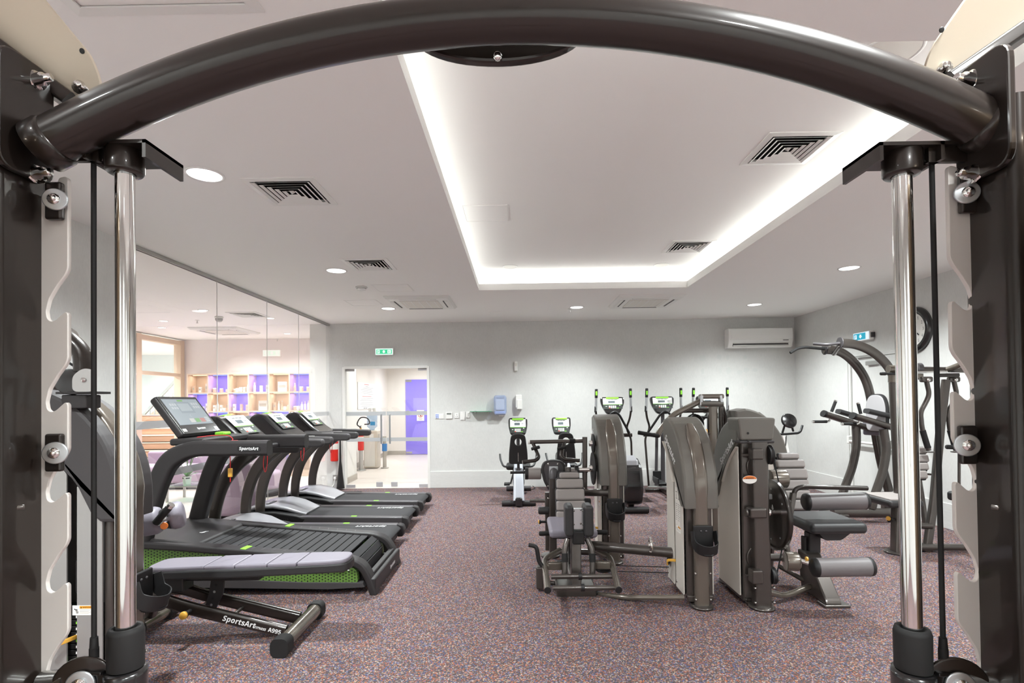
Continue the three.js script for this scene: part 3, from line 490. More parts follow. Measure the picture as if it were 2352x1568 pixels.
{
  const a = onZ(1184, 906.5, ZB), b = onZ(1199, 940, ZB), mx = (a[0] + b[0]) / 2, t = thing('soap_dispenser', 'slim white soap dispenser beside the blue paper dispenser', 'dispenser', [mx, b[1], ZB]);
  mk('body', bx([a[0], b[1] + 0.03, ZB], [b[0], a[1], ZB + 0.1], 0.018), MAT.whiteGloss, t); mk('push_lever', bx([a[0] + 0.02, b[1], ZB + 0.02], [b[0] + 0.005, b[1] + 0.19, ZB + 0.115], 0.02), MAT.white, t); mk('nozzle', rod([mx, b[1] - 0.012, ZB + 0.06], [mx, b[1] + 0.02, ZB + 0.06], 0.012), MAT.alu, t);
}
{ const a = onZ(1181, 830, ZB), b = onZ(1189, 852, ZB), t = thing('wall_sensor', 'tiny white motion sensor high above the soap dispenser', 'sensor', [(a[0] + b[0]) / 2, b[1], ZB]); mk('housing', bx([a[0], b[1], ZB], [b[0], a[1], ZB + 0.05], 0.012), MAT.white, t); mk('lens', bx([a[0] + 0.008, b[1] + 0.09, ZB + 0.03], [b[0] - 0.008, b[1] + 0.15, ZB + 0.058], 0.012), MAT.offwhite, t); }
{ // wall air conditioner
  const a = onZ(1663, 757, ZB), b = onZ(1809, 799, ZB), mx = (a[0] + b[0]) / 2, my = (a[1] + b[1]) / 2, H = a[1] - b[1], t = thing('wall_air_conditioner', 'long white split air conditioner in the wall corner', 'air conditioner', [mx, b[1], ZB]);
  mk('housing', xf(plateX(rpoly([[0, 0], [0.15, 0.0], [0.21, H * 0.32], [0.22, H * 0.55], [0.2, H], [0, H]], 0.03), a[0], b[0], 0.012), { p: [0, b[1], ZB] }), MAT.whiteGloss, t);
  mk('front_panel', xf(plateX(rpoly([[0.2, H * 0.36], [0.226, H * 0.42], [0.226, H * 0.6], [0.204, H * 0.97], [0.19, H * 0.97]], 0.006), a[0] + 0.02, b[0] - 0.02, 0.004), { p: [0, b[1], ZB] }), MAT.whiteGloss, t);
  mk('air_outlet', box(mx, b[1] + 0.055, ZB + 0.165, (b[0] - a[0]) * 0.86, 0.05, 0.05), MAT.charcoalSoft, t, 'dark outlet slot');
  mk('louvre', xf(box(0, 0, 0, (b[0] - a[0]) * 0.86, 0.008, 0.07, 0.002), { p: [mx, b[1] + 0.05, ZB + 0.185], r: [0.6, 0, 0] }), MAT.white, t);
  mk('louvre', xf(box(0, 0, 0, (b[0] - a[0]) * 0.86, 0.006, 0.05, 0.002), { p: [mx, b[1] + 0.088, ZB + 0.2], r: [0.6, 0, 0] }), MAT.white, t);
  mk('indicator', box(b[0] - 0.14, b[1] + H * 0.36, ZB + 0.219, 0.1, 0.012, 0.004), MAT.graphite, t);
  mk('receiver', box(b[0] + 0.03, b[1] + 0.07, ZB + 0.05, 0.06, 0.1, 0.05, 0.01), MAT.whiteGloss, t);
}
{ // old adhesive marks left on the wall under the air conditioner
  const m = std(0xd0d2cf, 0.9), spots = [[1614, 822, 7, 8], [1652, 820, 5, 6], [1671, 820, 4, 6], [1712, 820, 5, 6], [1614, 852, 4, 8], [1655, 852, 3, 6], [1673, 851, 6, 8], [1700, 855, 7, 6], [1714, 850, 7, 6], [1734, 850, 6, 5], [1614, 880, 4, 8], [1673, 880, 5, 9], [1713, 880, 5, 8]];
  spots.forEach(([x, y, a, b], i) => { const p = onZ(x, y, ZB), sh = []; for (let k = 0; k < 18; k++) { const r = 0.75 + 0.5 * hash(i, k); sh.push([Math.cos(k / 18 * 6.283) * a * 0.008 * r, Math.sin(k / 18 * 6.283) * b * 0.008 * r]); } solo('wall_stain', xf(extr(rpoly(sh, 0.006), 0.0006), { p: [p[0], p[1], ZB + 0.0002] }), m, 'faint grey glue mark on the wall below the air conditioner', 'stain', [p[0], p[1], ZB], 'glue marks below the air conditioner'); });
}
{ // wall clock
  const cz = -6.93, cy = 2.47, R = 0.3, t = thing('wall_clock', 'round black-rimmed wall clock with numerals', 'clock', [XR, cy - R, cz]);
  mk('rim', turned([XR, cy, cz], [-1, 0, 0], [[R * 0.74, 0], [R, 0], [R, 0.03], [R * 0.94, 0.06], [R * 0.86, 0.07], [R * 0.78, 0.05], [R * 0.74, 0.035]], 48), MAT.blackGloss, t);
  mk('inner_ring', turned([XR, cy, cz], [-1, 0, 0], [[R * 0.7, 0.02], [R * 0.76, 0.02], [R * 0.755, 0.048], [R * 0.72, 0.044], [R * 0.7, 0.03]], 48), MAT.steel, t);
  const ft = canvasTex(512, 512, (c, w) => { c.fillStyle = '#f1efea'; c.fillRect(0, 0, w, w); c.fillStyle = '#1a1a1a'; c.font = '60px serif'; c.textAlign = 'center'; c.textBaseline = 'middle'; for (let k = 1; k <= 12; k++) { const a = k / 12 * 6.28319; c.fillText(String(k), 256 + Math.sin(a) * 196, 256 - Math.cos(a) * 196); } for (let k = 0; k < 60; k++) { const a = k / 60 * 6.28319; c.fillRect(256 + Math.sin(a) * 240 - 2, 256 - Math.cos(a) * 240 - 2, 4, 4); } });
  const g = new THREE.CircleGeometry(R * 0.73, 40); g.rotateY(-Math.PI / 2); g.translate(XR - 0.026, cy, cz); mk('dial', [g], std(0xffffff, 0.4, 0, { map: ft }), t, 'white dial with black numerals');
  mk('hand', xf(box(0, 0.06, 0, 0.003, 0.13, 0.014), { p: [XR - 0.034, cy, cz], r: [2.2, 0, 0] }), MAT.black, t); mk('hand', xf(box(0, 0.08, 0, 0.003, 0.18, 0.009), { p: [XR - 0.037, cy, cz], r: [-1.1, 0, 0] }), MAT.black, t);
}
// ---------------------------------------------------------------- rack that frames the view: guided-bar machine
{
  const ZR = -0.9, S = 0.9 / FPX; // plane of guide rods and catch plates
  const t = thing('smith_machine', 'dark guided-bar rack whose arched tube and chrome rods frame the view', 'gym machine', [0, 0, -0.8]);
  // arch
  const R = 1.62, zc = -0.86, top = onZ(1176, 43, zc)[1], arc = [];
  for (let i = 0; i <= 40; i++) { const a = -0.49 + i / 40 * 0.98; arc.push([Math.sin(a) * R + onZ(1176, 43, zc)[0], top - R * (1 - Math.cos(a)), zc]); }
  const arch = mk('arch_tube', sweep(arc, ring(0.0375, 28)), MAT.bronzeDark, t, 'curved dark glossy tube');
  { const c = onZ(1145, 74, zc - 0.06), sh = new THREE.Shape(); sh.absellipse(0, 0, 0.152, 0.058, 0, Math.PI * 2); const e = mk('emblem_plate', xf(extr(sh, 0.02, 0.005, 24), { p: [c[0], c[1], c[2] - 0.01] }), MAT.bronzeDark, arch, 'oval plate behind the arch'); }
  { const b = onZ(1143, 131, zc - 0.045); mk('plate_bolt', turned([b[0], b[1], b[2]], [0, 0, 1], [[0, 0], [0.008, 0], [0.008, 0.004], [0.005, 0.008], [0, 0.009]], 12), MAT.chrome, arch); }
  { const b = onZ(884, 5, zc - 0.03); mk('plate_bolt', turned([b[0], b[1], b[2]], [0, 0.4, 1], [[0, -0.02], [0.007, -0.02], [0.007, 0.004], [0.005, 0.007], [0, 0.008]], 12), MAT.chrome, arch); }
  const bolt = (p, d, r = 0.009, l = 0.02, parent = t) => mk('bolt', [turned(p, d, [[0, 0], [r * 1.7, 0], [r * 1.7, 0.003], [r * 1.15, 0.004], [r * 1.15, l * 0.55], [r * 0.7, l * 0.6], [r * 0.7, l], [0, l]], 12)], MAT.chrome, parent);
  for (const s of [-1, 1]) {
    // pixel columns of the two sides, taken from the photograph
    const L = s < 0, X = (pl, pr, z = ZR) => onZ(L ? pl : pr, 900, z)[0], Y = (p, z = ZR) => onZ(L ? 160 : 2190, p, z)[1];
    const xo = X(72, 2262), rx = X(288, 2083);
    // upright: rounded box tube
    mk('upright', sweep([[xo, 0.06, ZR + 0.035], [xo, 2.075, ZR + 0.035]], rrect(0.042, 0.1, 0.016, 5), [0, 0, 1]), MAT.bronzeDark, t);
    mk('foot', box(xo, 0.03, -0.45, 0.09, 0.06, 1.5, 0.02), MAT.bronzeDark, t);
    // curved rear cover beside the upright
    const cx = xo + s * 0.021, cz = -0.70;
    mk('rear_cover', turned([cx + s * 0.0, 0.06, cz], [0, 1, 0], [[0, 0], [0.1, 0], [0.1, 1.86], [0.097, 1.91], [0.085, 1.95], [0.06, 1.975], [0, 1.985]], 40), MAT.coverBronze, t, 'rounded glossy bronze cover');
    const cv = ray(L ? 46 : 2287, 1165); { const k = 0.66; const p = [cv[0] * k / -cv[2], EYE + cv[1] * k / -cv[2], -k]; mk('cover_screw', turned(p, [-s * 0.6, 0, -0.8].map((v) => -v), [[0, -0.004], [0.003, -0.004], [0.003, 0.002], [0, 0.003]], 10), MAT.bronze, t); }
    // side plate that carries the arch
    const px = xo - s * 0.024;
    mk('arch_flange', plateX(rpoly([[-0.905, Y(430)], [-0.805, Y(430)], [-0.805, Y(172)], [-0.905, Y(172)]], 0.03), Math.min(px, px - s * 0.012), Math.max(px, px - s * 0.012), 0.003), MAT.bronzeDark, t);
    for (const y of [Y(208), Y(417)]) bolt([px - s * 0.011, y, ZR + 0.03], [-s, 0, 0.25], 0.009, 0.032);
    // weld collar at the end of the arch
    { const e = arc[L ? 0 : 40], d = V3(arc[L ? 1 : 39]).sub(V3(e)).normalize(); mk('weld_collar', turned([e[0], e[1], e[2]], d.toArray(), [[0.03, -0.02], [0.0415, -0.02], [0.0415, 0.004], [0.038, 0.012], [0.03, 0.012]], 28), MAT.bronzeDark, t); }
    // top channel that runs back over the rack and holds the rod
    const xb = rx - s * 0.004, yb = Y(362) + 0.0;
    mk('top_channel', [box(xb + s * 0.012, yb + 0.012, -0.92, 0.13, 0.006, 0.1), box(xb - 0.05, yb + 0.0, -0.92, 0.006, 0.03, 0.1), box(xb + 0.05, yb + 0.0, -0.92, 0.006, 0.03, 0.1), box(xb + s * 0.07, yb + 0.0, -0.885, 0.07, 0.03, 0.008)], MAT.bronzeDark, t);
    mk('rod_collar', turned([rx, yb + 0.012, ZR], [0, -1, 0], [[0.016, 0], [0.029, 0], [0.029, 0.038], [0.026, 0.042], [0.016, 0.042]], 28), MAT.bronzeDark, t);
    bolt([rx - s * -0.03, yb - 0.004, ZR - 0.02], [0, -1, 0], 0.007, 0.008); bolt([rx + s * 0.052, yb + 0.0, ZR + 0.002], [0, -1, 0.2], 0.007, 0.012);
    // pale gusset plate standing above the upright, leaning slightly towards the camera
    const y0 = Y(222), gz = (y) => -0.935 + 0.3 * (y - y0), g = (px_, py_) => { let p = onZ(px_, py_, -0.93); for (let k = 0; k < 4; k++) p = onZ(px_, py_, gz(p[1])); return p; };
    const flat = (p) => [p[0], (p[1] - y0) * 1.044], lean = (geo) => xf(geo, { p: [0, y0, -0.935], r: [Math.atan(0.3), 0, 0] });
    const poly = (L ? [[238, 200], [228, 165], [212, 128], [98, -10], [40, -80], [-60, -80], [-60, 48], [172, 222]] : [[2117, 166], [2128, 130], [2148, 92], [2218, -8], [2262, -60], [2420, -60], [2420, 5], [2300, 90], [2172, 176]]).map((q) => flat(g(...q)));
    const gp = mk('gusset_plate', lean(extr(rpoly(poly, 0.01), 0.006, 0.001)), MAT.beigePlate, t, 'pale beige plate above the upright');
    { const h = flat(L ? g(195, 120) : g(2156, 72)); mk('hole_plug', lean(disc([h[0], h[1], 0.0055], [0, 0, 1], 0.0045, 0.002, 12)), MAT.black, gp); }
    { const h = L ? g(193, 206) : g(2160, 163); bolt([h[0], h[1], h[2] + 0.006], [-s * 0.3, 0, 1], 0.008, 0.014); }
    { const a = L ? g(172, 226) : g(2172, 180), b = L ? g(-60, 52) : g(2420, 9); mk('side_beam', sweep([[a[0], a[1] - 0.012, a[2] + 0.004], [b[0], b[1] - 0.012, b[2] + 0.02]], rrect(0.05, 0.026, 0.006), [0, 1, 0]), MAT.bronzeDark, t); }
    // guide rod, lower bearing with rubber cap
    const yr = Y(1440);
    mk('guide_rod', rod([rx, yb, ZR], [rx, 0.3, ZR], 0.0152, 0.0152, 32), MAT.chrome, t, 'polished chrome rod');
    mk('bearing_cap', turned([rx, yr - 0.068, ZR], [0, 1, 0], [[0.016, 0], [0.027, 0], [0.0275, 0.06], [0.025, 0.068], [0.018, 0.068], [0.016, 0.05]], 32), MAT.rubber, t, 'black rubber cap around the rod');
    const car = mk('bar_carriage', [turned([rx, yr - 0.21, ZR], [0, 1, 0], [[0.016, 0], [0.03, 0], [0.032, 0.13], [0.031, 0.14], [0.016, 0.14]], 32), box(rx + s * 0.03, yr - 0.085, ZR + 0.01, 0.05, 0.03, 0.012, 0.003), box(rx + s * 0.045, yr - 0.07, ZR + 0.005, 0.035, 0.006, 0.03, 0.002)], MAT.blackGloss, t);
    mk('hook_disc', [disc([rx + s * 0.062, yr - 0.09, ZR + 0.01], [-s * 0.25, 0, 1], 0.047, 0.008)], MAT.bronzeDark, car); mk('hook_washer', disc([rx + s * 0.06, yr - 0.085, ZR + 0.02], [-s * 0.25, 0, 1], 0.022, 0.006), MAT.zinc, car); bolt([rx + s * 0.059, yr - 0.085, ZR + 0.026], [-s * 0.25, 0, 1], 0.007, 0.01, car);
    bolt([rx + s * 0.01, yr - 0.1, ZR + 0.032], [-s * 0.1, 0, 1], 0.007, 0.016, car);
    { const a = X(170, 2182), b = X(112, 2240); mk('hook_shaft', rod([a, Y(1552), ZR + 0.012], [b, Y(1556), ZR + 0.012], 0.017, 0.017, 20), MAT.steel, car, 'short bright steel shaft'); }
    // counterweight cable
    const cxp = X(221, 2147); mk('cable', [rod([cxp, yb + 0.01, ZR + 0.005], [cxp, Y(1490), ZR + 0.005], 0.0042, 0.0042, 10), rod([cxp, Y(1490), ZR + 0.005], [cxp, Y(1460), ZR + 0.005], 0.007, 0.006, 10), rod([cxp, Y(1518), ZR + 0.005], [cxp, Y(1485), ZR + 0.005], 0.0075, 0.0075, 10)], MAT.rubber, t);
    // catch plate with hooks: outline traced from the photograph in pixels from the plate's outer edge
    const top_ = [[95, 408], [145, 410], [160, 416]], hooks = [717, 924, 1131, 1338, 1545], out = [[100, 440], [140, 408], [156, 408], [160, 414]];
    let pts = [[95, 455], [128, 442], [140, 410], [155, 407], [160, 413]];
    hooks.forEach((h) => pts.push([160, h - 100], [154, h - 86], [136, h - 62], [117, h - 30], [110, h - 2], [113, h + 16], [121, h + 22], [132, h + 19], [154, h - 1], [160, h + 4]));
    pts.push([160, 1720], [95, 1720]);
    const conv = ([a, b]) => { const pxl = L ? a : 2352 - a + (b - 900) * 0.022 - 8, p = onZ(pxl, b - (L ? 0 : 25), ZR - 0.0); return [p[0], p[1]]; };
    const cp = mk('catch_plate', plateZ(rpoly(pts.map(conv), 0.004), ZR - 0.004, ZR + 0.004, 0.001), MAT.hammered, t, 'pale hammered plate with a row of hook notches');
    for (const [y, yy] of [[458, 442], [1040, 1022]]) {
      const p = onZ(L ? 122 : 2226, L ? y : yy, ZR + 0.02); mk('spacer_block', box(p[0] - s * -0.004, p[1] + 0.0, ZR + 0.012, 0.028, 0.064, 0.012, 0.004), MAT.bronzeDark, cp);
      mk('washer', disc([p[0] - s * 0.003, p[1], ZR + 0.018], [-s * 0.35, 0, 1], 0.0185, 0.005, 32), MAT.zinc, cp, 'round zinc washer'); bolt([p[0] - s * 0.003, p[1], ZR + 0.022], [-s * 0.35, 0, 1], 0.0055, 0.008, cp);
    }
  }
  // the bar itself, just under the lower edge of the view
  const by = onZ(1176, 1640, ZR)[1];
  const bar = mk('barbell', rod([-1.05, by, ZR + 0.02], [1.05, by, ZR + 0.02], 0.0145, 0.0145, 20), MAT.steel, t, 'straight steel bar between the carriages');
  for (const s of [-1, 1]) mk('bar_sleeve', rod([s * 0.78, by, ZR + 0.02], [s * 1.2, by, ZR + 0.02], 0.025, 0.025, 24), MAT.chrome, bar);
  mk('floor_brace', box(0, 0.03, 0.25, 1.6, 0.06, 0.09, 0.02), MAT.bronzeDark, t);
}
// ---------------------------------------------------------------- treadmills (user faces -x, towards the glass)
const consoleTex = canvasTex(256, 320, (c, w, h) => {
  c.fillStyle = '#f2f4f0'; c.fillRect(0, 0, w, h); c.fillStyle = '#3a3f3c'; c.fillRect(0, 190, w, 130); c.fillStyle = '#79c943'; c.fillRect(0, 180, w, 12);
  c.fillStyle = '#4a504c'; for (let k = 0; k < 3; k++) c.fillRect(62 + k * 44, 38, 40, 16); c.fillStyle = '#5b6468'; c.fillRect(70, 80, 90, 62); c.fillRect(186, 96, 34, 12);
  c.fillStyle = '#e8ebe6'; for (let r = 0; r < 4; r++) for (let k = 0; k < 4; k++) c.fillRect(74 + k * 26, 222 + r * 20, 20, 14); c.fillStyle = '#d8453a'; c.fillRect(74, 282, 22, 16); c.fillStyle = '#79c943'; c.fillRect(178, 286, 30, 16); c.fillStyle = '#e8ebe6'; c.beginPath(); c.arc(222, 214, 10, 0, 7); c.fill(); c.fillRect(30, 236, 24, 12);
});
MAT.consoleFace = std(0xffffff, 0.35, 0, { map: consoleTex });
const MIDZ = -5.85;
function treadmill(label) {
  const z = MIDZ, t = thing('treadmill', label, 'treadmill', [-2.35, 0, z], 'row of matching treadmills');
  const zs = [0.335, -0.335];
  mk('base_frame', [box(-2.25, 0.1, z, 1.7, 0.1, 0.5, 0.02), box(-2.9, 0.03, z + 0.26, 0.2, 0.06, 0.06, 0.01), box(-2.9, 0.03, z - 0.26, 0.2, 0.06, 0.06, 0.01), box(-1.5, 0.05, z + 0.26, 0.08, 0.1, 0.06, 0.01), box(-1.5, 0.05, z - 0.26, 0.08, 0.1, 0.06, 0.01)], MAT.black, t);
  mk('running_belt', [plateZ(rpoly([[-2.9, 0.15], [-1.38, 0.13, 0.05], [-1.36, 0.155, 0.03], [-1.41, 0.19, 0.04], [-2.9, 0.205]], 0.01), z - 0.265, z + 0.265)], MAT.belt, t, 'dark textured belt');
  for (const s of zs) {
    const r = mk('side_rail', plateZ(rpoly([[-3.4, 0.1], [-1.5, 0.06], [-1.41, 0.07], [-1.41, 0.195], [-2.8, 0.215], [-3.4, 0.235]], 0.02), z + s - 0.05, z + s + 0.05, 0.012), MAT.graphite, t);
    mk('rail_end_cap', plateZ(rpoly([[-1.415, 0.05], [-1.35, 0.055], [-1.325, 0.12], [-1.35, 0.185], [-1.415, 0.2]], 0.02), z + s - 0.055, z + s + 0.055, 0.012), MAT.charcoal, r);
    mk('rail_marker', xf(box(0, 0, 0, 0.07, 0.006, 0.045, 0.002), { p: [-2.02, 0.2045, z + s], r: [0, 0, -0.012] }), MAT.lime, r, 'lime green stripe');
  }
  mk('belt_lettering', letters('SportsArt', 0.055, [-1.52, 0.1945, z - 0.235], [-1, 0.007, 0], [0, 0, 1], 0.2, 0.001), MAT.lettering, t);
  // motor hood: silver shield over black base
  mk('motor_base', plateZ(rpoly([[-3.46, 0.07], [-2.68, 0.1], [-2.6, 0.19], [-2.72, 0.225], [-3.0, 0.27], [-3.46, 0.27]], 0.03), z - 0.39, z + 0.39, 0.015), MAT.black, t);
  const hood = mk('motor_hood', sweep([[-3.4, 0.275, z], [-3.25, 0.315, z], [-3.05, 0.325, z], [-2.88, 0.29, z], [-2.74, 0.235, z], [-2.66, 0.205, z]], rrect(0.62, 0.05, 0.024), [0, 1, 0], (k) => [k < 0.5 ? 1 : 1 - (k - 0.5) * 0.5, 1]), MAT.hood, t, 'silver grey hood');
  mk('hood_badge', xf(box(0, 0, 0, 0.05, 0.006, 0.2, 0.002), { p: [-3.13, 0.352, z + 0.16], r: [0, 0, 0] }), MAT.black, hood); mk('hood_lettering', letters('SportsArt', 0.026, [-3.14, 0.3555, z + 0.245], [0, 0, -1], [-1, 0, 0], 0.2, 0.001), MAT.lettering, hood);
  const vents = []; for (let k = 0; k < 8; k++) vents.push(xf(box(0, 0, 0, 0.012, 0.035, 0.006), { p: [-3.02 + k * 0.028, 0.175, z + 0.391], r: [0, 0, 0.3] })); mk('vent_slot', vents, MAT.darkGap, t);
  for (const s of zs) mk('post', sweep(spline([[-3.2, 0.2, z + s * 0.95], [-3.185, 0.5, z + s * 0.95], [-3.1, 0.78, z + s * 0.95], [-2.95, 0.98, z + s * 0.95], [-2.78, 1.12, z + s * 0.95]], 20), rrect(0.055, 0.115, 0.024), [0, 0, 1].map((v, i) => (i === 0 ? 1 : 0)), (k) => [1, 1 + 0.35 * k]), MAT.tmPost, t, 'curved bronze grey post');
  mk('cross_bar', box(-2.93, 1.12, z, 0.16, 0.07, 0.66, 0.03), MAT.charcoal, t);
  for (const s of zs) { const h = mk('handrail', plateZ(rpoly([[-3.02, 1.1], [-2.3, 1.095], [-2.27, 1.13], [-2.28, 1.19], [-2.62, 1.205], [-3.05, 1.215]], 0.03), z + s - 0.045, z + s + 0.045, 0.02), MAT.charcoalSoft, t); mk('handrail_inlay', box(-2.62, 1.2, z + s, 0.22, 0.012, 0.05, 0.004), MAT.silver, h); }
  const con = mk('console', plateZ(rpoly([[-3.37, 1.33], [-3.35, 1.44], [-3.27, 1.495], [-3.16, 1.47], [-2.95, 1.27], [-2.83, 1.19], [-2.84, 1.14], [-2.98, 1.13], [-3.17, 1.2]], 0.04), z - 0.29, z + 0.29, 0.03), MAT.blackGloss, t, 'domed black console');
  const nrm = [0.69, 0.724, 0], up = [-0.724, 0.69, 0];
  mk('console_panel', card([-3.055, 1.388, z], [0, 0, -1], up, 0.4, 0.28), MAT.consoleFace, con, 'white and grey key panel');
  mk('console_marker', turned([-3.29, 1.462, z], [-0.2, 1, 0], [[0, 0.03], [0.075, 0.026], [0.09, 0.016], [0.09, 0]], 20), MAT.lime, con, 'lime green top button');
  mk('cord', [stube([[-2.72, 1.1, z + 0.2], [-2.73, 0.95, z + 0.21], [-2.715, 0.88, z + 0.2], [-2.7, 0.95, z + 0.19], [-2.7, 1.1, z + 0.18]], 0.0035, 16, 6)], MAT.redCord, t, 'red safety cord loop');
  return t;
}
const tm2 = treadmill('black treadmill between the slatted one and the next');
copyOf(tm2, [-0.03, 0, -1.05], 'black treadmill in the middle of the matching three'); copyOf(tm2, [-0.03, 0, -2.08], 'black treadmill beside the wall-hung red extinguisher');
// the large slat-belt treadmill with the tall screen
{
  const z0 = -5.36, z1 = -4.42, zc = (z0 + z1) / 2, t = thing('slat_treadmill', 'large charcoal slat-belt treadmill with tall screen and green perforated sides', 'treadmill', [-2.3, 0, zc]);
  const perf = dataTex(64, 64, (x, y) => { const u = x % 32, v = (y + (x >= 32 ? 16 : 0)) % 32, d = Math.hypot(u - 16, v - 16); return d < 8 ? [16, 20, 12] : [92, 128, 54]; }, true, 1 / 0.05, 1 / 0.05);
  const perfMat = std(0xffffff, 0.5, 0, { map: perf });
  const topY = (x) => 0.445 - (x + 3.0) * 0.085;
  const railPath = [[-3.34, 0.46], [-3.1, 0.452], [-2.2, 0.375], [-1.62, 0.325], [-1.45, 0.31], [-1.34, 0.265], [-1.285, 0.19], [-1.25, 0.1], [-1.225, 0.02]];
  for (const [s, z] of [[1, z1 - 0.065], [-1, z0 + 0.065]]) {
    const r = mk('side_rail', sweep(spline(railPath.map(([x, y]) => [x, y - 0.025, z]), 40), rrect(0.125, 0.06, 0.018), [0, 1, 0].map((v, i) => (i === 2 ? 0 : i === 1 ? 1 : 0.35))), MAT.charcoal, t, 'ribbed foot rail curving down at the rear');
    for (let k = 0; k < 15; k++) { const x = -2.9 + k * 0.09; mk('rail_rib', xf(box(0, 0, 0, 0.01, 0.005, 0.07, 0.002), { p: [x, topY(x) + 0.001, z], r: [0, -0.25 * s, -0.085] }), MAT.graphite, r); }
    mk('rail_marker', xf(box(0, 0, 0, 0.05, 0.008, 0.1, 0.003), { p: [s > 0 ? -2.32 : -2.3, topY(-2.32) + 0.004, z], r: [0, -0.1, -0.085] }), MAT.lime, r, 'lime green pill mark');
    const zo = s > 0 ? z - 0.02 : z - 0.03;
    mk('side_panel', plateZ(rpoly([[-3.28, 0.16], [-1.8, 0.1], [-1.36, 0.095], [-1.37, 0.2], [-1.5, 0.28], [-2.2, 0.345], [-3.28, 0.43]], 0.03), zo, zo + 0.05, 0.004), perfMat, t, 'green perforated side panel');
    mk('skirt', plateZ(rpoly([[-3.3, 0.08], [-1.6, 0.045], [-1.3, 0.06], [-1.32, 0.1], [-1.8, 0.105], [-3.3, 0.18]], 0.01), zo + 0.01 * s, zo + 0.05 + 0.01 * s, 0.004), MAT.charcoalSoft, t);
  }
  const badge = mk('badge', plateZ(rpoly([[-1.78, 0.205], [-1.46, 0.185], [-1.46, 0.265], [-1.78, 0.285]], 0.038), z1 - 0.04, z1 - 0.022, 0.003), MAT.charcoal, t, 'rounded dark badge with white lettering');
  mk('badge_lettering', letters('Sports/Art', 0.046, [-1.745, 0.222, z1 - 0.0225], [1, -0.06, 0], [0.06, 1, 0], 0.1, 0.0015), MAT.lettering, badge);
  // rear cross end
  mk('rear_end', [box(-1.235, 0.075, zc, 0.055, 0.13, z1 - z0 - 0.02, 0.015), box(-1.27, 0.15, zc, 0.05, 0.03, z1 - z0 - 0.2, 0.01)], MAT.charcoal, t);
  mk('rear_lettering', letters('SportsArt', 0.03, [-1.207, 0.06, zc - 0.05], [0, 0, -1], [0, 1, 0], 0.15, 0.001), MAT.lettering, t);
  // slats of the belt, following the deck and rolling down at the rear
  const pts = []; for (let k = 0; k < 40; k++) { const x = -2.72 + k * 0.0745; if (x < -1.52) pts.push([x, topY(x) - 0.028, -0.085]); }
  const R = 0.14, cx = -1.5, cy = topY(-1.5) - 0.028 - R; for (let k = 1; k < 6; k++) { const a = k * 0.5; pts.push([cx + Math.sin(a) * R, cy + Math.cos(a) * R, -0.085 - a]); }
  const sg = new RoundedBoxGeometry(0.066, 0.016, z1 - z0 - 0.26, 1, 0.003);
  for (const [x, y, a] of pts) mk('slat', xf(sg.clone(), { p: [x, y, zc], r: [0, 0, a] }), MAT.belt, t);
  mk('deck_core', [box(-2.4, 0.2, zc, 1.7, 0.12, z1 - z0 - 0.3), box(-2.3, 0.06, zc, 1.7, 0.1, z1 - z0 - 0.3)], MAT.darkGap, t);
  mk('front_cover', plateZ(rpoly([[-3.4, 0.1], [-3.4, 0.46], [-3.28, 0.485], [-2.95, 0.46], [-2.74, 0.425], [-2.74, 0.3], [-3.0, 0.1]], 0.03), z0 + 0.05, z1 - 0.05, 0.02), MAT.charcoal, t);
  mk('cover_lettering', letters('SportsArt', 0.028, [-2.86, 0.455, zc + 0.14], [0, -0.1, -1], [-1, 0.09, 0], 0.2, 0.001), MAT.lettering, t);
  for (const z of [z1 - 0.075, z0 + 0.075]) {
    const p = mk('post', sweep(spline([[-3.23, 0.42, z], [-3.16, 0.68, z], [-3.06, 0.98, z], [-2.97, 1.135, z], [-2.8, 1.225, z], [-2.5, 1.235, z], [-2.25, 1.235, z], [-2.12, 1.235, z]], 44), rrect(0.16, 0.11, 0.035, 5), [0, 0, 1], (k) => [k < 0.45 ? 1 : Math.max(0.82, 1 - (k - 0.45) * 1.0), 1]), MAT.charcoal, t, 'slanted charcoal post bending into the handrail');
    if (z > zc) { mk('rail_badge', plateZ(rpoly([[-2.37, 1.215], [-2.17, 1.21], [-2.17, 1.255], [-2.37, 1.26]], 0.02), z + 0.052, z + 0.057, 0.001), MAT.black, p); mk('rail_lettering', letters('SportsArt', 0.026, [-2.355, 1.224, z + 0.057], [1, -0.02, 0], [0.02, 1, 0], 0.15, 0.001), MAT.lettering, p); }
  }
  mk('console_deck', [box(-2.84, 1.29, zc, 0.3, 0.06, z1 - z0 - 0.16, 0.02), box(-2.4, 1.2, zc, 0.06, 0.05, z1 - z0 - 0.2, 0.02)], MAT.charcoal, t);
  const a = [-3.14, 1.68, 0], b = [-2.9, 1.36, 0], L = Math.hypot(a[0] - b[0], a[1] - b[1]), ang = Math.atan2(a[1] - b[1], a[0] - b[0]);
  const up = [Math.cos(ang), Math.sin(ang), 0], nn = [Math.sin(ang), -Math.cos(ang), 0], W = 0.58, mid = [(a[0] + b[0]) / 2, (a[1] + b[1]) / 2, zc + 0.05];
  const Q = new THREE.Matrix4().makeBasis(new THREE.Vector3(0, 0, -1), new THREE.Vector3(...up), new THREE.Vector3(0, 0, -1).cross(new THREE.Vector3(...up))).setPosition(...mid);
  const con = mk('screen_housing', new RoundedBoxGeometry(W, L + 0.03, 0.07, 3, 0.025).translate(0, 0, -0.036).applyMatrix4(Q), MAT.charcoal, t, 'tilted black touch-screen housing');
  mk('screen_glass', new RoundedBoxGeometry(W - 0.02, L + 0.01, 0.006, 2, 0.003).translate(0, 0, 0).applyMatrix4(Q), MAT.blackGloss, con);
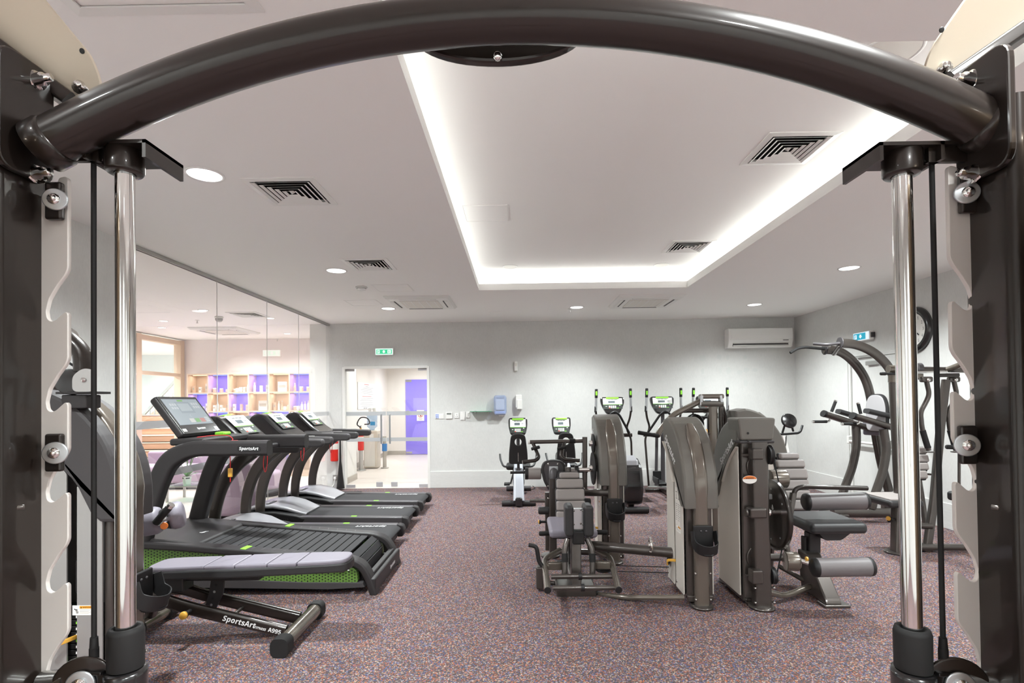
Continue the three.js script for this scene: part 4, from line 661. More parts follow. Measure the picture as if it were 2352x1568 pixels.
  const sc = canvasTex(512, 340, (c, w, h) => { c.fillStyle = '#b9c6cf'; c.fillRect(0, 0, w, h); c.fillStyle = '#a9b6c0'; c.fillRect(150, 40, 210, 150); c.fillStyle = '#c8d4da'; c.fillRect(170, 60, 170, 100); c.fillStyle = '#7fca45'; c.fillRect(205, 12, 80, 20); c.fillStyle = '#dfe6ea'; for (let k = 0; k < 6; k++) { c.fillRect(60 + (k % 3) * 34, 60 + Math.floor(k / 3) * 44, 26, 30); c.fillRect(380 + (k % 3) * 36, 50 + Math.floor(k / 3) * 44, 28, 32); } c.fillStyle = '#f4f4ef'; c.fillRect(190, 262, 70, 52); c.fillStyle = '#8fcf7c'; c.fillRect(270, 262, 70, 52); c.fillStyle = '#e89a90'; c.fillRect(350, 262, 70, 52); c.fillStyle = '#eef2f4'; for (let k = 0; k < 3; k++) c.fillRect(432, 250 + k * 24, 60, 16); c.font = '40px sans-serif'; c.fillStyle = '#dfe6ea'; c.fillText('C', 236, 240); });
  mk('display', new THREE.BoxGeometry(W - 0.08, L * 0.72, 0.002).translate(0, L * 0.08, 0.004).applyMatrix4(Q), emap(sc, 0.55), con, 'lit grey-blue touch screen');
  mk('screen_lettering', letters('SportsArt', 0.02, new THREE.Vector3(-0.05, -L * 0.42, 0.0035).applyMatrix4(Q).toArray(), [0, 0, -1], up, 0.15, 0.001), MAT.lettering, con);
  for (const s of [-1, 1]) mk('screen_icon', new THREE.BoxGeometry(0.05, 0.03, 0.002).translate(s * W * 0.41, -L * 0.42, 0.004).applyMatrix4(Q), MAT.lettering, con);
  mk('stop_key', box(-2.8, 1.335, zc - 0.1, 0.1, 0.035, 0.12, 0.015), MAT.lime, t, 'lime green stop key'); mk('cord', [stube([[-2.8, 1.326, zc + 0.3], [-2.78, 1.328, zc + 0.1], [-2.68, 1.325, zc + 0.05], [-2.6, 1.3, zc + 0.1], [-2.5, 1.26, z1 - 0.15], [-2.49, 1.1, z1 - 0.13], [-2.49, 0.94, z1 - 0.13]], 0.0035, 30, 6), box(-2.62, 1.272, zc + 0.04, 0.06, 0.014, 0.05, 0.005)], MAT.redCord, t, 'red safety cord with clip'); mk('cord_weight', box(-2.49, 1.02, z1 - 0.13, 0.035, 0.075, 0.02, 0.005), MAT.yellow, t, 'gold clip hanging on the cord');
}
// ---------------------------------------------------------------- recumbent bikes (rider faces the back wall)
function recumbent(label) {
  const X = 0.0, t = thing('recumbent_bike', label, 'exercise bike', [X, 0, -8.6], 'pair of recumbent bikes');
  mk('rear_shroud', sweep(spline([[X, 0.6, -8.55], [X, 0.45, -8.3], [X, 0.2, -8.14], [X, 0.08, -8.08]], 14), rrect(0.145, 0.1, 0.03), [0, 0.4, 1], (k) => [1 + 0.2 * k, 1]), MAT.hoodBike, t, 'pale silver rear cover');
  mk('wheel_cover', box(X, 0.075, -8.06, 0.11, 0.14, 0.1, 0.03), MAT.blackGloss, t);
  mk('stabiliser', rod([X - 0.26, 0.045, -8.12], [X + 0.26, 0.045, -8.12], 0.042, 0.042), MAT.charcoal, t); mk('stabiliser', rod([X - 0.22, 0.045, -9.5], [X + 0.22, 0.045, -9.5], 0.042, 0.042), MAT.graphite, t);
  mk('main_rail', box(X, 0.3, -8.85, 0.1, 0.1, 1.2, 0.03), MAT.graphite, t);
  const sh = rpoly([[-0.15, 0.62], [0.15, 0.62], [0.145, 0.8], [0.115, 1.06], [0.06, 1.1], [-0.06, 1.1], [-0.115, 1.06], [-0.145, 0.8]], 0.05), h = new THREE.Path(); h.absellipse(0, 0.965, 0.055, 0.06, 0, Math.PI * 2); sh.holes.push(h);
  mk('backrest', xf(extr(sh, 0.06, 0.015), { p: [X, 0, -8.36], r: [-0.0, 0, 0] }), MAT.black, t, 'black backrest with an oval opening');
  mk('seat', box(X, 0.55, -8.62, 0.4, 0.09, 0.36, 0.04), MAT.black, t);
  mk('seat_post', [rod([X, 0.34, -8.4], [X, 0.66, -8.34], 0.022), box(X, 0.5, -8.33, 0.07, 0.1, 0.05, 0.012)], MAT.graphite, t); mk('adjuster', rod([X, 0.66, -8.31], [X, 0.8, -8.3], 0.012, 0.006), MAT.steel, t);
  for (const s of [-1, 1]) { mk('side_handle', tube([[X + s * 0.08, 0.56, -8.45], [X + s * 0.24, 0.56, -8.48], [X + s * 0.29, 0.66, -8.6], [X + s * 0.3, 0.74, -8.68]], 0.016, 0.05), MAT.black, t); }
  mk('housing', box(X, 0.42, -9.2, 0.2, 0.6, 0.5, 0.09), MAT.graphite, t); for (const s of [-1, 1]) mk('pedal', [box(X + s * 0.2, 0.3 + s * 0.12, -9.15, 0.1, 0.03, 0.2, 0.01), rod([X + s * 0.09, 0.36, -9.2], [X + s * 0.14, 0.3 + s * 0.12, -9.15], 0.014)], MAT.black, t);
  mk('mast', rod([X, 0.6, -9.25], [X, 1.1, -9.25], 0.03), MAT.graphite, t);
  const con = mk('console', xf(extr(rpoly([[-0.13, -0.16], [0.13, -0.16], [0.165, 0.0], [0.165, 0.15], [-0.165, 0.15], [-0.165, 0.0]], 0.05), 0.06, 0.015), { p: [X, 1.16, -9.22], r: [-0.3, 0, 0] }), MAT.blackGloss, t, 'rounded console');
  const u = [0, 0.955, -0.2955]; mk('console_panel', card([X, 1.175, -9.157], [1, 0, 0], u, 0.27, 0.24), MAT.consoleFace, con); mk('console_marker', xf(box(0, 0, 0, 0.2, 0.03, 0.016, 0.007), { p: [X, 1.292, -9.186], r: [-0.3, 0, 0] }), MAT.lime, con, 'lime green top strip');
  mk('power_cable', stube([[X + 0.1, 0.05, -9.4], [X + 0.2, 0.012, -9.55], [X + 0.3, 0.012, -9.7], [X + 0.26, 0.03, -9.85]], 0.006, 18, 6), MAT.black, t);
  return t;
}
const rb = recumbent('black recumbent bike standing in front of the dispensers'); copyOf(rb, [0.757, 0, -0.05], 'black recumbent bike partly behind the abdominal machine');
// ---------------------------------------------------------------- ellipticals (user faces the back wall)
function elliptical(label) {
  const X = 1.63, Z = -7.75, t = thing('elliptical_trainer', label, 'elliptical', [X, 0, Z - 0.7], 'row of elliptical trainers'), zm = Z - 1.4;
  mk('drive_housing', plateX(rpoly([[Z + 0.2, 0.1], [Z + 0.28, 0.35], [Z + 0.2, 0.66], [Z - 0.1, 0.78], [Z - 0.35, 0.6], [Z - 0.4, 0.1]], 0.1), X - 0.14, X + 0.14, 0.05), MAT.blackGloss, t, 'black rounded drive housing'); mk('housing_top', plateX(rpoly([[Z + 0.16, 0.66], [Z + 0.12, 0.74], [Z - 0.1, 0.79], [Z - 0.1, 0.7]], 0.02), X - 0.09, X + 0.09, 0.02), MAT.hood, t, 'grey top insert');
  mk('base_frame', [box(X, 0.07, Z - 0.75, 0.09, 0.09, 1.6, 0.02), rod([X - 0.3, 0.045, zm - 0.02], [X + 0.3, 0.045, zm - 0.02], 0.035)], MAT.bronzeDark, t); mk('stabiliser', rod([X - 0.2, 0.05, Z + 0.24], [X + 0.2, 0.05, Z + 0.24], 0.045), MAT.charcoal, t);
  mk('mast', [rod([X, 0.1, zm], [X, 1.46, zm + 0.06], 0.04, 0.03), rod([X - 0.12, 0.1, zm], [X - 0.1, 0.98, zm + 0.03], 0.026)], MAT.graphite, t);
  mk('fixed_handle', tube([[X - 0.27, 1.04, zm + 0.1], [X - 0.08, 1.36, zm + 0.22], [X, 1.42, zm + 0.24], [X + 0.08, 1.36, zm + 0.22], [X + 0.27, 1.04, zm + 0.1]], 0.02, 0.05), MAT.black, t);
  mk('pivot', rod([X - 0.33, 1.0, zm + 0.03], [X + 0.33, 1.0, zm + 0.03], 0.032), MAT.bronzeDark, t);
  for (const s of [-1, 1]) {
    const h = mk('moving_handle', [tube([[X + s * 0.29, 0.12, zm + 0.2], [X + s * 0.31, 0.95, zm + 0.05], [X + s * 0.22, 1.12, zm + 0.07], [X + s * 0.28, 1.28, zm + 0.1], [X + s * 0.3, 1.42, zm + 0.12]], 0.018, 0.09)], MAT.bronzeDark, t);
    mk('sensor_grip', rod([X + s * 0.3, 1.42, zm + 0.12], [X + s * 0.29, 1.7, zm + 0.14], 0.022), MAT.zinc, h); mk('grip_sleeve', rod([X + s * 0.302, 1.4, zm + 0.118], [X + s * 0.298, 1.5, zm + 0.125], 0.0225), MAT.black, h); mk('grip_end', [roller([X + s * 0.292, 1.64, zm + 0.136], [X + s * 0.288, 1.8, zm + 0.15], 0.025, 0.012, 14)], MAT.black, h); mk('grip_button', box(X + s * 0.29, 1.72, zm + 0.17, 0.03, 0.07, 0.012, 0.006), MAT.lime, h, 'lime green key on the grip');
    mk('pedal_arm', rod([X + s * 0.29, 0.13, zm + 0.2], [X + s * 0.2, 0.3, Z - 0.1], 0.022), MAT.alu, t); mk('pedal', [box(X + s * 0.22, 0.33 + s * 0.06, Z - 0.75, 0.14, 0.05, 0.36, 0.02), box(X + s * 0.22, 0.42 + s * 0.06, Z - 0.93, 0.14, 0.16, 0.03, 0.012), box(X + s * 0.29, 0.38 + s * 0.06, Z - 0.75, 0.02, 0.08, 0.34, 0.008)], MAT.black, t);
  }
  const con = mk('console', xf(extr(rpoly([[-0.11, -0.16], [0.11, -0.16], [0.2, 0.02], [0.21, 0.15], [-0.21, 0.15], [-0.2, 0.02]], 0.06), 0.07, 0.02), { p: [X, 1.5, zm + 0.0], r: [-0.3, 0, 0] }), MAT.blackGloss, t, 'rounded console');
  const u = [0, 0.955, -0.2955]; mk('console_panel', card([X, 1.545, zm + 0.0625], [1, 0, 0], u, 0.33, 0.19), MAT.consoleFace, con); mk('console_marker', xf(box(0, 0, 0, 0.22, 0.03, 0.016, 0.007), { p: [X, 1.638, zm + 0.034], r: [-0.3, 0, 0] }), MAT.lime, con, 'lime green top strip');
  return t;
}
const el = elliptical('elliptical trainer whose black drive housing shows beside the abdominal tower'); copyOf(el, [0.86, 0, -0.02], 'elliptical trainer between the two front weight towers'); copyOf(el, [1.68, 0, -0.1], 'elliptical trainer mostly hidden behind the shoulder press head');
// ---------------------------------------------------------------- spin bike in the corner
{
  const Z = -7.9, X = onZ(1808, 985, Z)[0], t = thing('spin_bike', 'black and white spin bike with curved handlebar in the corner', 'exercise bike', [X, 0, Z - 0.2]);
  const q = (px, py, dz = 0) => onZ(px, py, Z + dz);
  mk('handlebar', [tube([q(1772, 976, -0.1), q(1770, 996, -0.05), q(1800, 997, 0.0), q(1838, 994, -0.05), q(1843, 977, -0.1)], 0.017, 0.06), tube([q(1797, 994, 0.02), q(1803, 974, 0.05), q(1816, 970, 0.06), q(1822, 990, 0.02)], 0.015, 0.04)], MAT.black, t);
  mk('console', turned(q(1812, 966, 0.06), [0, 0.35, 0.9], [[0, -0.03], [0.1, -0.03], [0.115, 0], [0.1, 0.03], [0, 0.035]], 24), MAT.blackGloss, t, 'round black console');
  mk('head_tube', rod(q(1800, 1000), [X, 0.6, Z + 0.1], 0.025), MAT.white, t); mk('brake_knob', rod(q(1785, 1012, 0.05), q(1793, 1014, 0.05), 0.02), MAT.red, t); mk('brake_cable', stube([q(1806, 1000, 0.05), q(1805, 1020, 0.08), q(1800, 1035, 0.08)], 0.006, 10, 6), MAT.black, t);
  mk('frame', [rod([X, 0.62, Z + 0.1], [X, 0.3, Z - 0.45], 0.035), rod([X, 0.3, Z - 0.45], [X, 0.05, Z - 0.55], 0.03), rod([X, 0.6, Z + 0.1], [X, 0.05, Z + 0.35], 0.035), rod([X - 0.25, 0.05, Z + 0.35], [X + 0.25, 0.05, Z + 0.35], 0.035), rod([X - 0.25, 0.05, Z - 0.55], [X + 0.25, 0.05, Z - 0.55], 0.035)], MAT.white, t);
  mk('flywheel', disc([X + 0.04, 0.33, Z + 0.2], [1, 0, 0], 0.22, 0.04), MAT.steel, t); mk('saddle', [box(X, 0.9, Z - 0.45, 0.16, 0.07, 0.26, 0.03)], MAT.black, t); mk('saddle_post', rod([X, 0.3, Z - 0.42], [X, 0.88, Z - 0.45], 0.018), MAT.steel, t);
}
// ---------------------------------------------------------------- weight towers (local: front = +z, panels face -x and +x)
function tower(t, m, Ht, opt = {}) {
  const w = 0.112, D = 0.56, SA = opt.slotAt ?? [0.30, 0.335], outer = (o = 0, from = 0) => { const p = []; for (let i = 0; i <= 14; i++) { const a = i / 14 * 1.45; p.push([-0.52 + (0.52 + o) * Math.cos(a), Ht - 0.6 + (0.6 + o) * Math.sin(a)]); } return p; };
  within(m, () => {
    const oc = outer();
    // curved plastic cap
    const cap = mk('tower_cap', plateX(rpoly([...oc, [-0.57, Ht - 0.03], [-0.575, Ht - 0.17], [-0.45, Ht - 0.26], [-0.33, Ht - 0.37], [-0.22, Ht - 0.52], [-0.15, Ht - 0.66], [-0.1, Ht - 0.7], [0.0, Ht - 0.7]], 0.008), -w - 0.022, w + 0.022, 0.02), opt.capMat ?? MAT.taupe, t, 'curved taupe plastic cap');
    for (const s of opt.plain ? [] : [-1, 1]) {
      mk('cap_lettering', s < 0 ? letters('SportsArt', 0.052, [-w - 0.0225, Ht - 0.185, -0.5], [0, -0.62, 0.8], [0, 0.8, 0.62], 0.15, 0.0015) : letters('SportsArt', 0.052, [w + 0.0225, Ht - 0.4, -0.24], [0, 0.62, -0.8], [0, 0.8, 0.62], 0.15, 0.0015), MAT.lettering, cap);
      mk('cap_stripe', sweep(spline([[s * (w + 0.022), Ht - 0.22, -0.56], [s * (w + 0.022), Ht - 0.31, -0.44], [s * (w + 0.022), Ht - 0.42, -0.34], [s * (w + 0.022), Ht - 0.53, -0.27]], 10), rrect(0.006, 0.022, 0.002, 1), [s, 0, 0]), MAT.panel, cap);
    }
    // glossy front post running up over the cap
    const pp = [[0, 0.02, -0.03], [0, Ht - 0.62, -0.03], ...outer(0.004).filter((q, i) => i > 0 && i < 11).map(([z, y]) => [0, y, z - 0.025])];
    const post = mk('front_post', sweep(pp, rrect(0.112, 0.075, 0.03, 5), [1, 0, 0].map((v, i) => (i === 0 ? 0 : i === 1 ? 0.0 : 1)).map((v, i) => [0, 0.25, 1][i]), (k) => [k > 0.8 ? 1 - (k - 0.8) * 2.2 : 1, 1]), MAT.taupeGloss, t, 'glossy rounded front post');
    for (const [x, y] of [[-0.05, 0.1], [0.05, 0.1], [-0.05, 0.3], [0.05, 0.3]]) mk('bolt', turned([x * 1.05, y - 0.03, 0.0], [x > 0 ? 1 : -1, 0, 0.5], [[0, 0], [0.009, 0], [0.009, 0.006], [0.005, 0.012], [0, 0.013]], 8), MAT.chrome, post);
    mk('foot_plate', turned([0, 0, -0.03], [0, 1, 0], [[0, 0], [0.085, 0], [0.085, 0.014], [0.07, 0.024], [0, 0.024]], 28), MAT.bronze, t);
    mk('frame', [box(0, (Ht - 0.5) / 2 + 0.04, -0.085, 0.2, Ht - 0.5, 0.045, 0.012), box(0, (Ht - 0.2) / 2 + 0.04, -D + 0.01, 0.2, Ht - 0.24, 0.04, 0.012), box(0, 0.055, -0.3, 0.2, 0.05, 0.5, 0.01)], MAT.bronze, t);
    mk('foot_plate', turned([0, 0, -D + 0.03], [0, 1, 0], [[0, 0], [0.07, 0], [0.07, 0.012], [0.06, 0.03], [0, 0.03]], 24), MAT.bronze, t);
    const sl = opt.slot ? [[-0.1, -SA[0]], [-SA[1], -0.535]] : [[-0.1, -0.535]];
    for (const s of opt.slot ? [-1] : [-1]) for (const [a, b] of sl) { const yt = (z) => Ht - 0.7 + Math.max(0, Math.min(0.46, (-z - 0.12) * 1.15)); mk('side_panel', plateX(rpoly([[a, 0.07], [b, 0.07], [b, yt(b) + 0.06], [(a + b) / 2, yt((a + b) / 2) + 0.07], [a, yt(a) + 0.06]], 0.01), -w - 0.006, -w + 0.004, 0.002), opt.panelMat ?? MAT.panel, t, 'pale side panel'); }
    mk('side_panel', plateX(rpoly([[-0.1, 0.07], [-0.535, 0.07], [-0.535, Ht - 0.22], [-0.32, Ht - 0.4], [-0.1, Ht - 0.66]], 0.01), w - 0.004, w + 0.006, 0.002), opt.panelMat ?? MAT.panel, t, 'pale side panel');
    if (opt.slot) { // weight plates seen through the slot
      for (let k = 0; k < 14; k++) mk('weight_plate', box(0, 0.11 + k * 0.031, -0.32, 0.17, 0.027, 0.36, 0.004, 1), MAT.black, t); mk('plate_guide_rod', [rod([-0.03, 0.1, -0.24], [-0.03, Ht - 0.3, -0.24], 0.011), rod([-0.03, 0.1, -0.4], [-0.03, Ht - 0.3, -0.4], 0.011)], MAT.chrome, t);
      mk('lift_cable', rod([-0.06, 0.8, -(SA[0] + SA[1]) / 2], [-0.06, Ht - 0.2, -(SA[0] + SA[1]) / 2], 0.004, 0.004, 6), MAT.rubber, t); mk('cable_block', box(-0.06, 0.72, -(SA[0] + SA[1]) / 2, 0.04, 0.17, 0.03, 0.006), MAT.charcoal, t);
      const zp = -(SA[0] + SA[1]) / 2, yp = opt.pinY ?? 0.27; mk('selector_pin', [sweep(spline([[-w - 0.05, yp - 0.05, zp - 0.07], [-w - 0.055, yp - 0.008, zp - 0.04], [-w - 0.03, yp + 0.005, zp - 0.005], [-w + 0.02, yp + 0.002, zp]], 10), rrect(0.012, 0.022, 0.004, 2), [0, 1, 0])], MAT.yellow, t, 'yellow selector handle');
      if (opt.plain) for (let k = 0; k < 14; k++) mk('plate_mark', box(-0.0855, 0.11 + k * 0.031, zp + 0.006, 0.002, 0.012, 0.022), k % 3 ? MAT.lettering : MAT.lime, t);
      mk('warning_label', card([-w - 0.0075, 0.56, -0.2], [0, 0, 1], [0, 1, 0], 0.105, 0.05), MAT.warn, t); if (!opt.plain) mk('guide_label', card([-w - 0.0075, Ht - 0.72, -0.215], [0, 0, 1], [0, 1, 0], 0.13, 0.3), MAT.guide, t);
      mk('panel_bolt', turned([-w - 0.006, 0.12, -0.27], [-1, 0, 0], [[0, 0], [0.011, 0], [0.011, 0.006], [0, 0.012]], 8), MAT.chrome, t);
    }
    if (opt.cup) { // bottle holder
      const y = opt.cupY ?? 0.54, hol = mk('bottle_holder', [box(0, y + 0.02, 0.022, 0.15, 0.16, 0.02, 0.008), sweep(spline([[-0.085, y + 0.06, 0.03], [-0.085, y - 0.02, 0.06], [-0.07, y - 0.05, 0.12], [0, y - 0.065, 0.15], [0.07, y - 0.05, 0.12], [0.085, y - 0.02, 0.06], [0.085, y + 0.06, 0.03]], 28), rrect(0.008, 0.085, 0.003, 1), [0, 1, 0.3]), turned([0, y - 0.1, 0.085], [0, 1, 0], [[0, 0], [0.06, 0], [0.065, 0.012], [0, 0.016]], 24)], MAT.black, t, 'open black bottle holder');
      for (const x of [-0.02, 0.02]) mk('holder_bolt', turned([x, y + 0.06, 0.032], [0, 0, 1], [[0, 0], [0.008, 0], [0.008, 0.004], [0, 0.006]], 8), MAT.graphite, hol);
    }
  });
}
// tufted backrest: shell and padded rows between seams; pixel outline of half width per row on plane z (leaning back by lean)
function tufted(t, rows, mat, label) { // rows: [x0, x1, y0, y1, z, lean]
  const shell = mk('backrest', rows.map(([a, b, y0, y1, z, l]) => xf(box(0, 0, -0.035, b - a + 0.012, y1 - y0 + 0.02, 0.04, 0.015), { p: [(a + b) / 2, (y0 + y1) / 2, z], r: [l, 0, 0] })), MAT.padDark, t, label);
  rows.forEach(([a, b, y0, y1, z, l]) => mk('padded_row', xf(box(0, 0, 0, b - a, y1 - y0 - 0.002, 0.05, 0.02, 3), { p: [(a + b) / 2, (y0 + y1) / 2, z], r: [l, 0, 0] }), mat, shell));
}
const padRows = (px, z0, z1) => { const n = px.length - 1, lean = Math.atan2(z1 - z0, onZ(0, px[n][2], z1)[1] - onZ(0, px[0][3], z0)[1]); return px.map(([xa, xb, ya, yb], i) => { const z = z0 + (z1 - z0) * i / n, a = onZ(xa, yb, z), b = onZ(xb, ya, z); return [a[0], b[0], a[1], b[1], z, lean]; }); };

// ---------------------------------------------------------------- hip machine
{
  const t = thing('hip_machine', 'hip adduction machine with grey tufted back and black knee pads', 'gym machine', [0.55, 0, -4.6]);
  tower(t, place(1.405, 0, -4.09), 1.46, { slot: 1, cup: 1 });
  const q = onZ;
  mk('base', [bx([...q(1278, 1352, -4.36)], [...q(1370, 1372, -4.36).slice(0, 2), -4.62], 0.01), box(0.48, 0.06, -4.95, 0.1, 0.08, 0.8, 0.02)], MAT.bronze, t);
  for (const [x, z] of [[0.38, -4.42], [0.62, -4.42], [0.4, -5.25], [0.56, -5.25]]) mk('rubber_foot', turned([x, 0, z], [0, 1, 0], [[0, 0], [0.035, 0], [0.03, 0.025], [0.012, 0.03], [0, 0.03]], 16), MAT.rubber, t);
  mk('column', [sweep([q(1323, 1352, -4.48), q(1322, 1235, -4.55)], rrect(0.085, 0.09, 0.01), [0, 0, 1])], MAT.bronze, t);
  mk('column', box(0.5, 0.24, -4.95, 0.09, 0.34, 0.09, 0.015), MAT.black, t);
  mk('seat', [xf(box(0, 0, 0, 0.42, 0.075, 0.46, 0.03, 3), { p: [0.475, 0.455, -4.85], r: [0.06, 0, 0] })], MAT.padGrey, t); mk('seat_pan', box(0.475, 0.405, -4.87, 0.36, 0.03, 0.4, 0.01), MAT.black, t);
  tufted(t, padRows([[1279, 1345, 1197, 1226], [1278, 1345, 1173, 1197], [1278, 1344, 1149, 1173], [1277, 1342, 1122, 1149], [1278, 1339, 1099, 1122], [1285, 1330, 1084, 1099]], -5.03, -5.17), MAT.pad, 'grey tufted back cushion');
  mk('back_support', rod([0.49, 0.15, -5.2], [0.49, 0.95, -5.24], 0.03), MAT.bronze, t);
  // knee pads and shield
  for (const [a, b, s] of [[1296, 1317, -1], [1338, 1362, 1]]) { const p0 = q(a, 1157, -4.5), p1 = q(b, 1229, -4.5); mk('knee_pad', xf(bx([p0[0], p1[1], -4.6], [p1[0], p0[1], -4.42], 0.03), {}), MAT.padDark, t, 'black upright knee pad'); }
  const sh = mk('pad_bracket', bx([q(1316, 1167, -4.5)[0], q(1316, 1216, -4.5)[1], -4.52], [q(1340, 1167, -4.5)[0], q(1316, 1167, -4.5)[1], -4.5], 0.004), MAT.zinc, t, 'bright metal plate between the pads'); for (const [x, y] of [[1318, 1173], [1318, 1204], [1339, 1173], [1339, 1204], [1334, 1170], [1334, 1202]]) { const p = q(x, y, -4.498); mk('bolt', turned(p, [0, 0, 1], [[0, 0], [0.008, 0], [0.008, 0.005], [0, 0.009]], 8), MAT.chrome, sh); }
  mk('pad_hub', bx([q(1314, 1222, -4.5)[0], q(1314, 1248, -4.5)[1], -4.6], [q(1342, 1222, -4.5)[0], q(1314, 1218, -4.5)[1], -4.46], 0.012), MAT.black, t);
  for (const L of [[[1286, 1264, -4.85], [1256, 1281, -4.7], [1250, 1290, -4.62], [1258, 1355, -4.02]], [[1368, 1264, -4.85], [1398, 1278, -4.7], [1404, 1288, -4.62], [1421, 1354, -4.02]]]) { const pts = L.map((a) => q(...a)), a = mk('leg_arm', tube(pts, 0.027, 0.08, 16), MAT.taupeGloss, t, 'bent leg lever tube'), e = pts[3]; mk('end_cap', disc(e, [0, -0.15, 1], 0.027, 0.006), MAT.black, a); }
  for (const [a, b] of [[[1258, 1299, -4.45], [1298, 1299, -4.5]], [[1362, 1297, -4.5], [1402, 1297, -4.45]]]) mk('arm_link', sweep([q(...a), q(...b)], rrect(0.05, 0.06, 0.008), [0, 1, 0]), MAT.taupeGloss, t);
  for (const [a, b] of [[[1304, 1238, -4.5], [1297, 1318, -4.42]], [[1348, 1236, -4.5], [1361, 1318, -4.42]]]) { const m0 = [q(...a), q((a[0] + b[0]) / 2 + (a[0] < 1320 ? -4 : 6), 1262, -4.46), q(...b)], g = mk('thigh_bar', tube(m0, 0.024, 0.05, 14), MAT.bronze, t); const c = q((m0.length && a[0] < 1320) ? 1297 : 1360, 1270, -4.45), d = q(a[0] < 1320 ? 1297 : 1361, 1290, -4.44); mk('grip_sleeve', rod(d, c, 0.027), MAT.rubber, g); }
  for (const [y, z, xs] of [[1323, -4.32, [[1266, 1331], [1334, 1405]]], [1349, -4.12, [[1270, 1337], [1340, 1412]]]]) for (const [a, b] of xs) { const f = mk('foot_bar', rod(q(a, y + 1, z), q(b, y, z), 0.02), MAT.bronze, t); const c = q(a === xs[0][0] ? b : a, y, z); mk('bar_collar', rod(add(c, [-0.008, 0, 0]), add(c, [0.008, 0, 0]), 0.029), MAT.black, f); }
  for (const [a, b] of [[[1238, 1225, -4.9], [1272, 1224, -4.92]], [[1364, 1222, -4.92], [1396, 1222, -4.9]]]) mk('side_grip', roller(q(...a), q(...b), 0.022, 0.01, 14), MAT.rubber, t);
  mk('range_lever', [tube([q(1214, 1251, -4.5), q(1232, 1254, -4.5), q(1238, 1290, -4.5), q(1247, 1301, -4.5)], 0.018, 0.05), ], MAT.black, t); mk('lever_block', [bx([q(1231, 1302, -4.5)[0], q(1231, 1352, -4.5)[1], -4.56], [q(1248, 1302, -4.5)[0], q(1231, 1301, -4.5)[1], -4.48], 0.012), rod(q(1245, 1335, -4.52), q(1275, 1340, -4.55), 0.02)], MAT.bronze, t);
  mk('link_beam', rod(q(1352, 1252, -4.78), [1.3, q(1352, 1250, -4.78)[1] + 0.0, -4.5], 0.043, 0.043, 20), MAT.bronze, t);
  { const p = q(1494, 1251, -4.52); mk('beam_clamp', turned(add(p, [-0.009, 0, 0]), [1, 0, 0], [[0.042, 0], [0.052, 0], [0.052, 0.018], [0.042, 0.018]], 20), MAT.chrome, t); mk('clamp_bolt', [turned(add(p, [0, 0.05, 0]), [0, 1, 0], [[0, 0], [0.014, 0], [0.014, 0.012], [0, 0.02]], 8)], MAT.chrome, t); mk('clamp_bolt', turned(add(p, [0, -0.05, 0]), [0, -1, 0], [[0, 0], [0.014, 0], [0.014, 0.012], [0, 0.02]], 8), MAT.chrome, t); }
  mk('floor_tube', tube([q(1372, 1364, -4.42), q(1440, 1372, -4.25), q(1572, 1371, -4.13)], 0.021, 0.08), MAT.taupeGloss, t);
  for (const y of [1300, 1313]) mk('lift_cable', rod(q(1395, y - 2, -4.6), q(1536, y + 2, -4.5), 0.004, 0.004, 6), MAT.rubber, t); mk('pulley', disc(q(1532, 1280, -4.56), [1, 0, 0.3], 0.06, 0.02), MAT.black, t); mk('pulley', disc(q(1386, 1310, -4.6), [0, 1, 0], 0.07, 0.02), MAT.black, t);
}
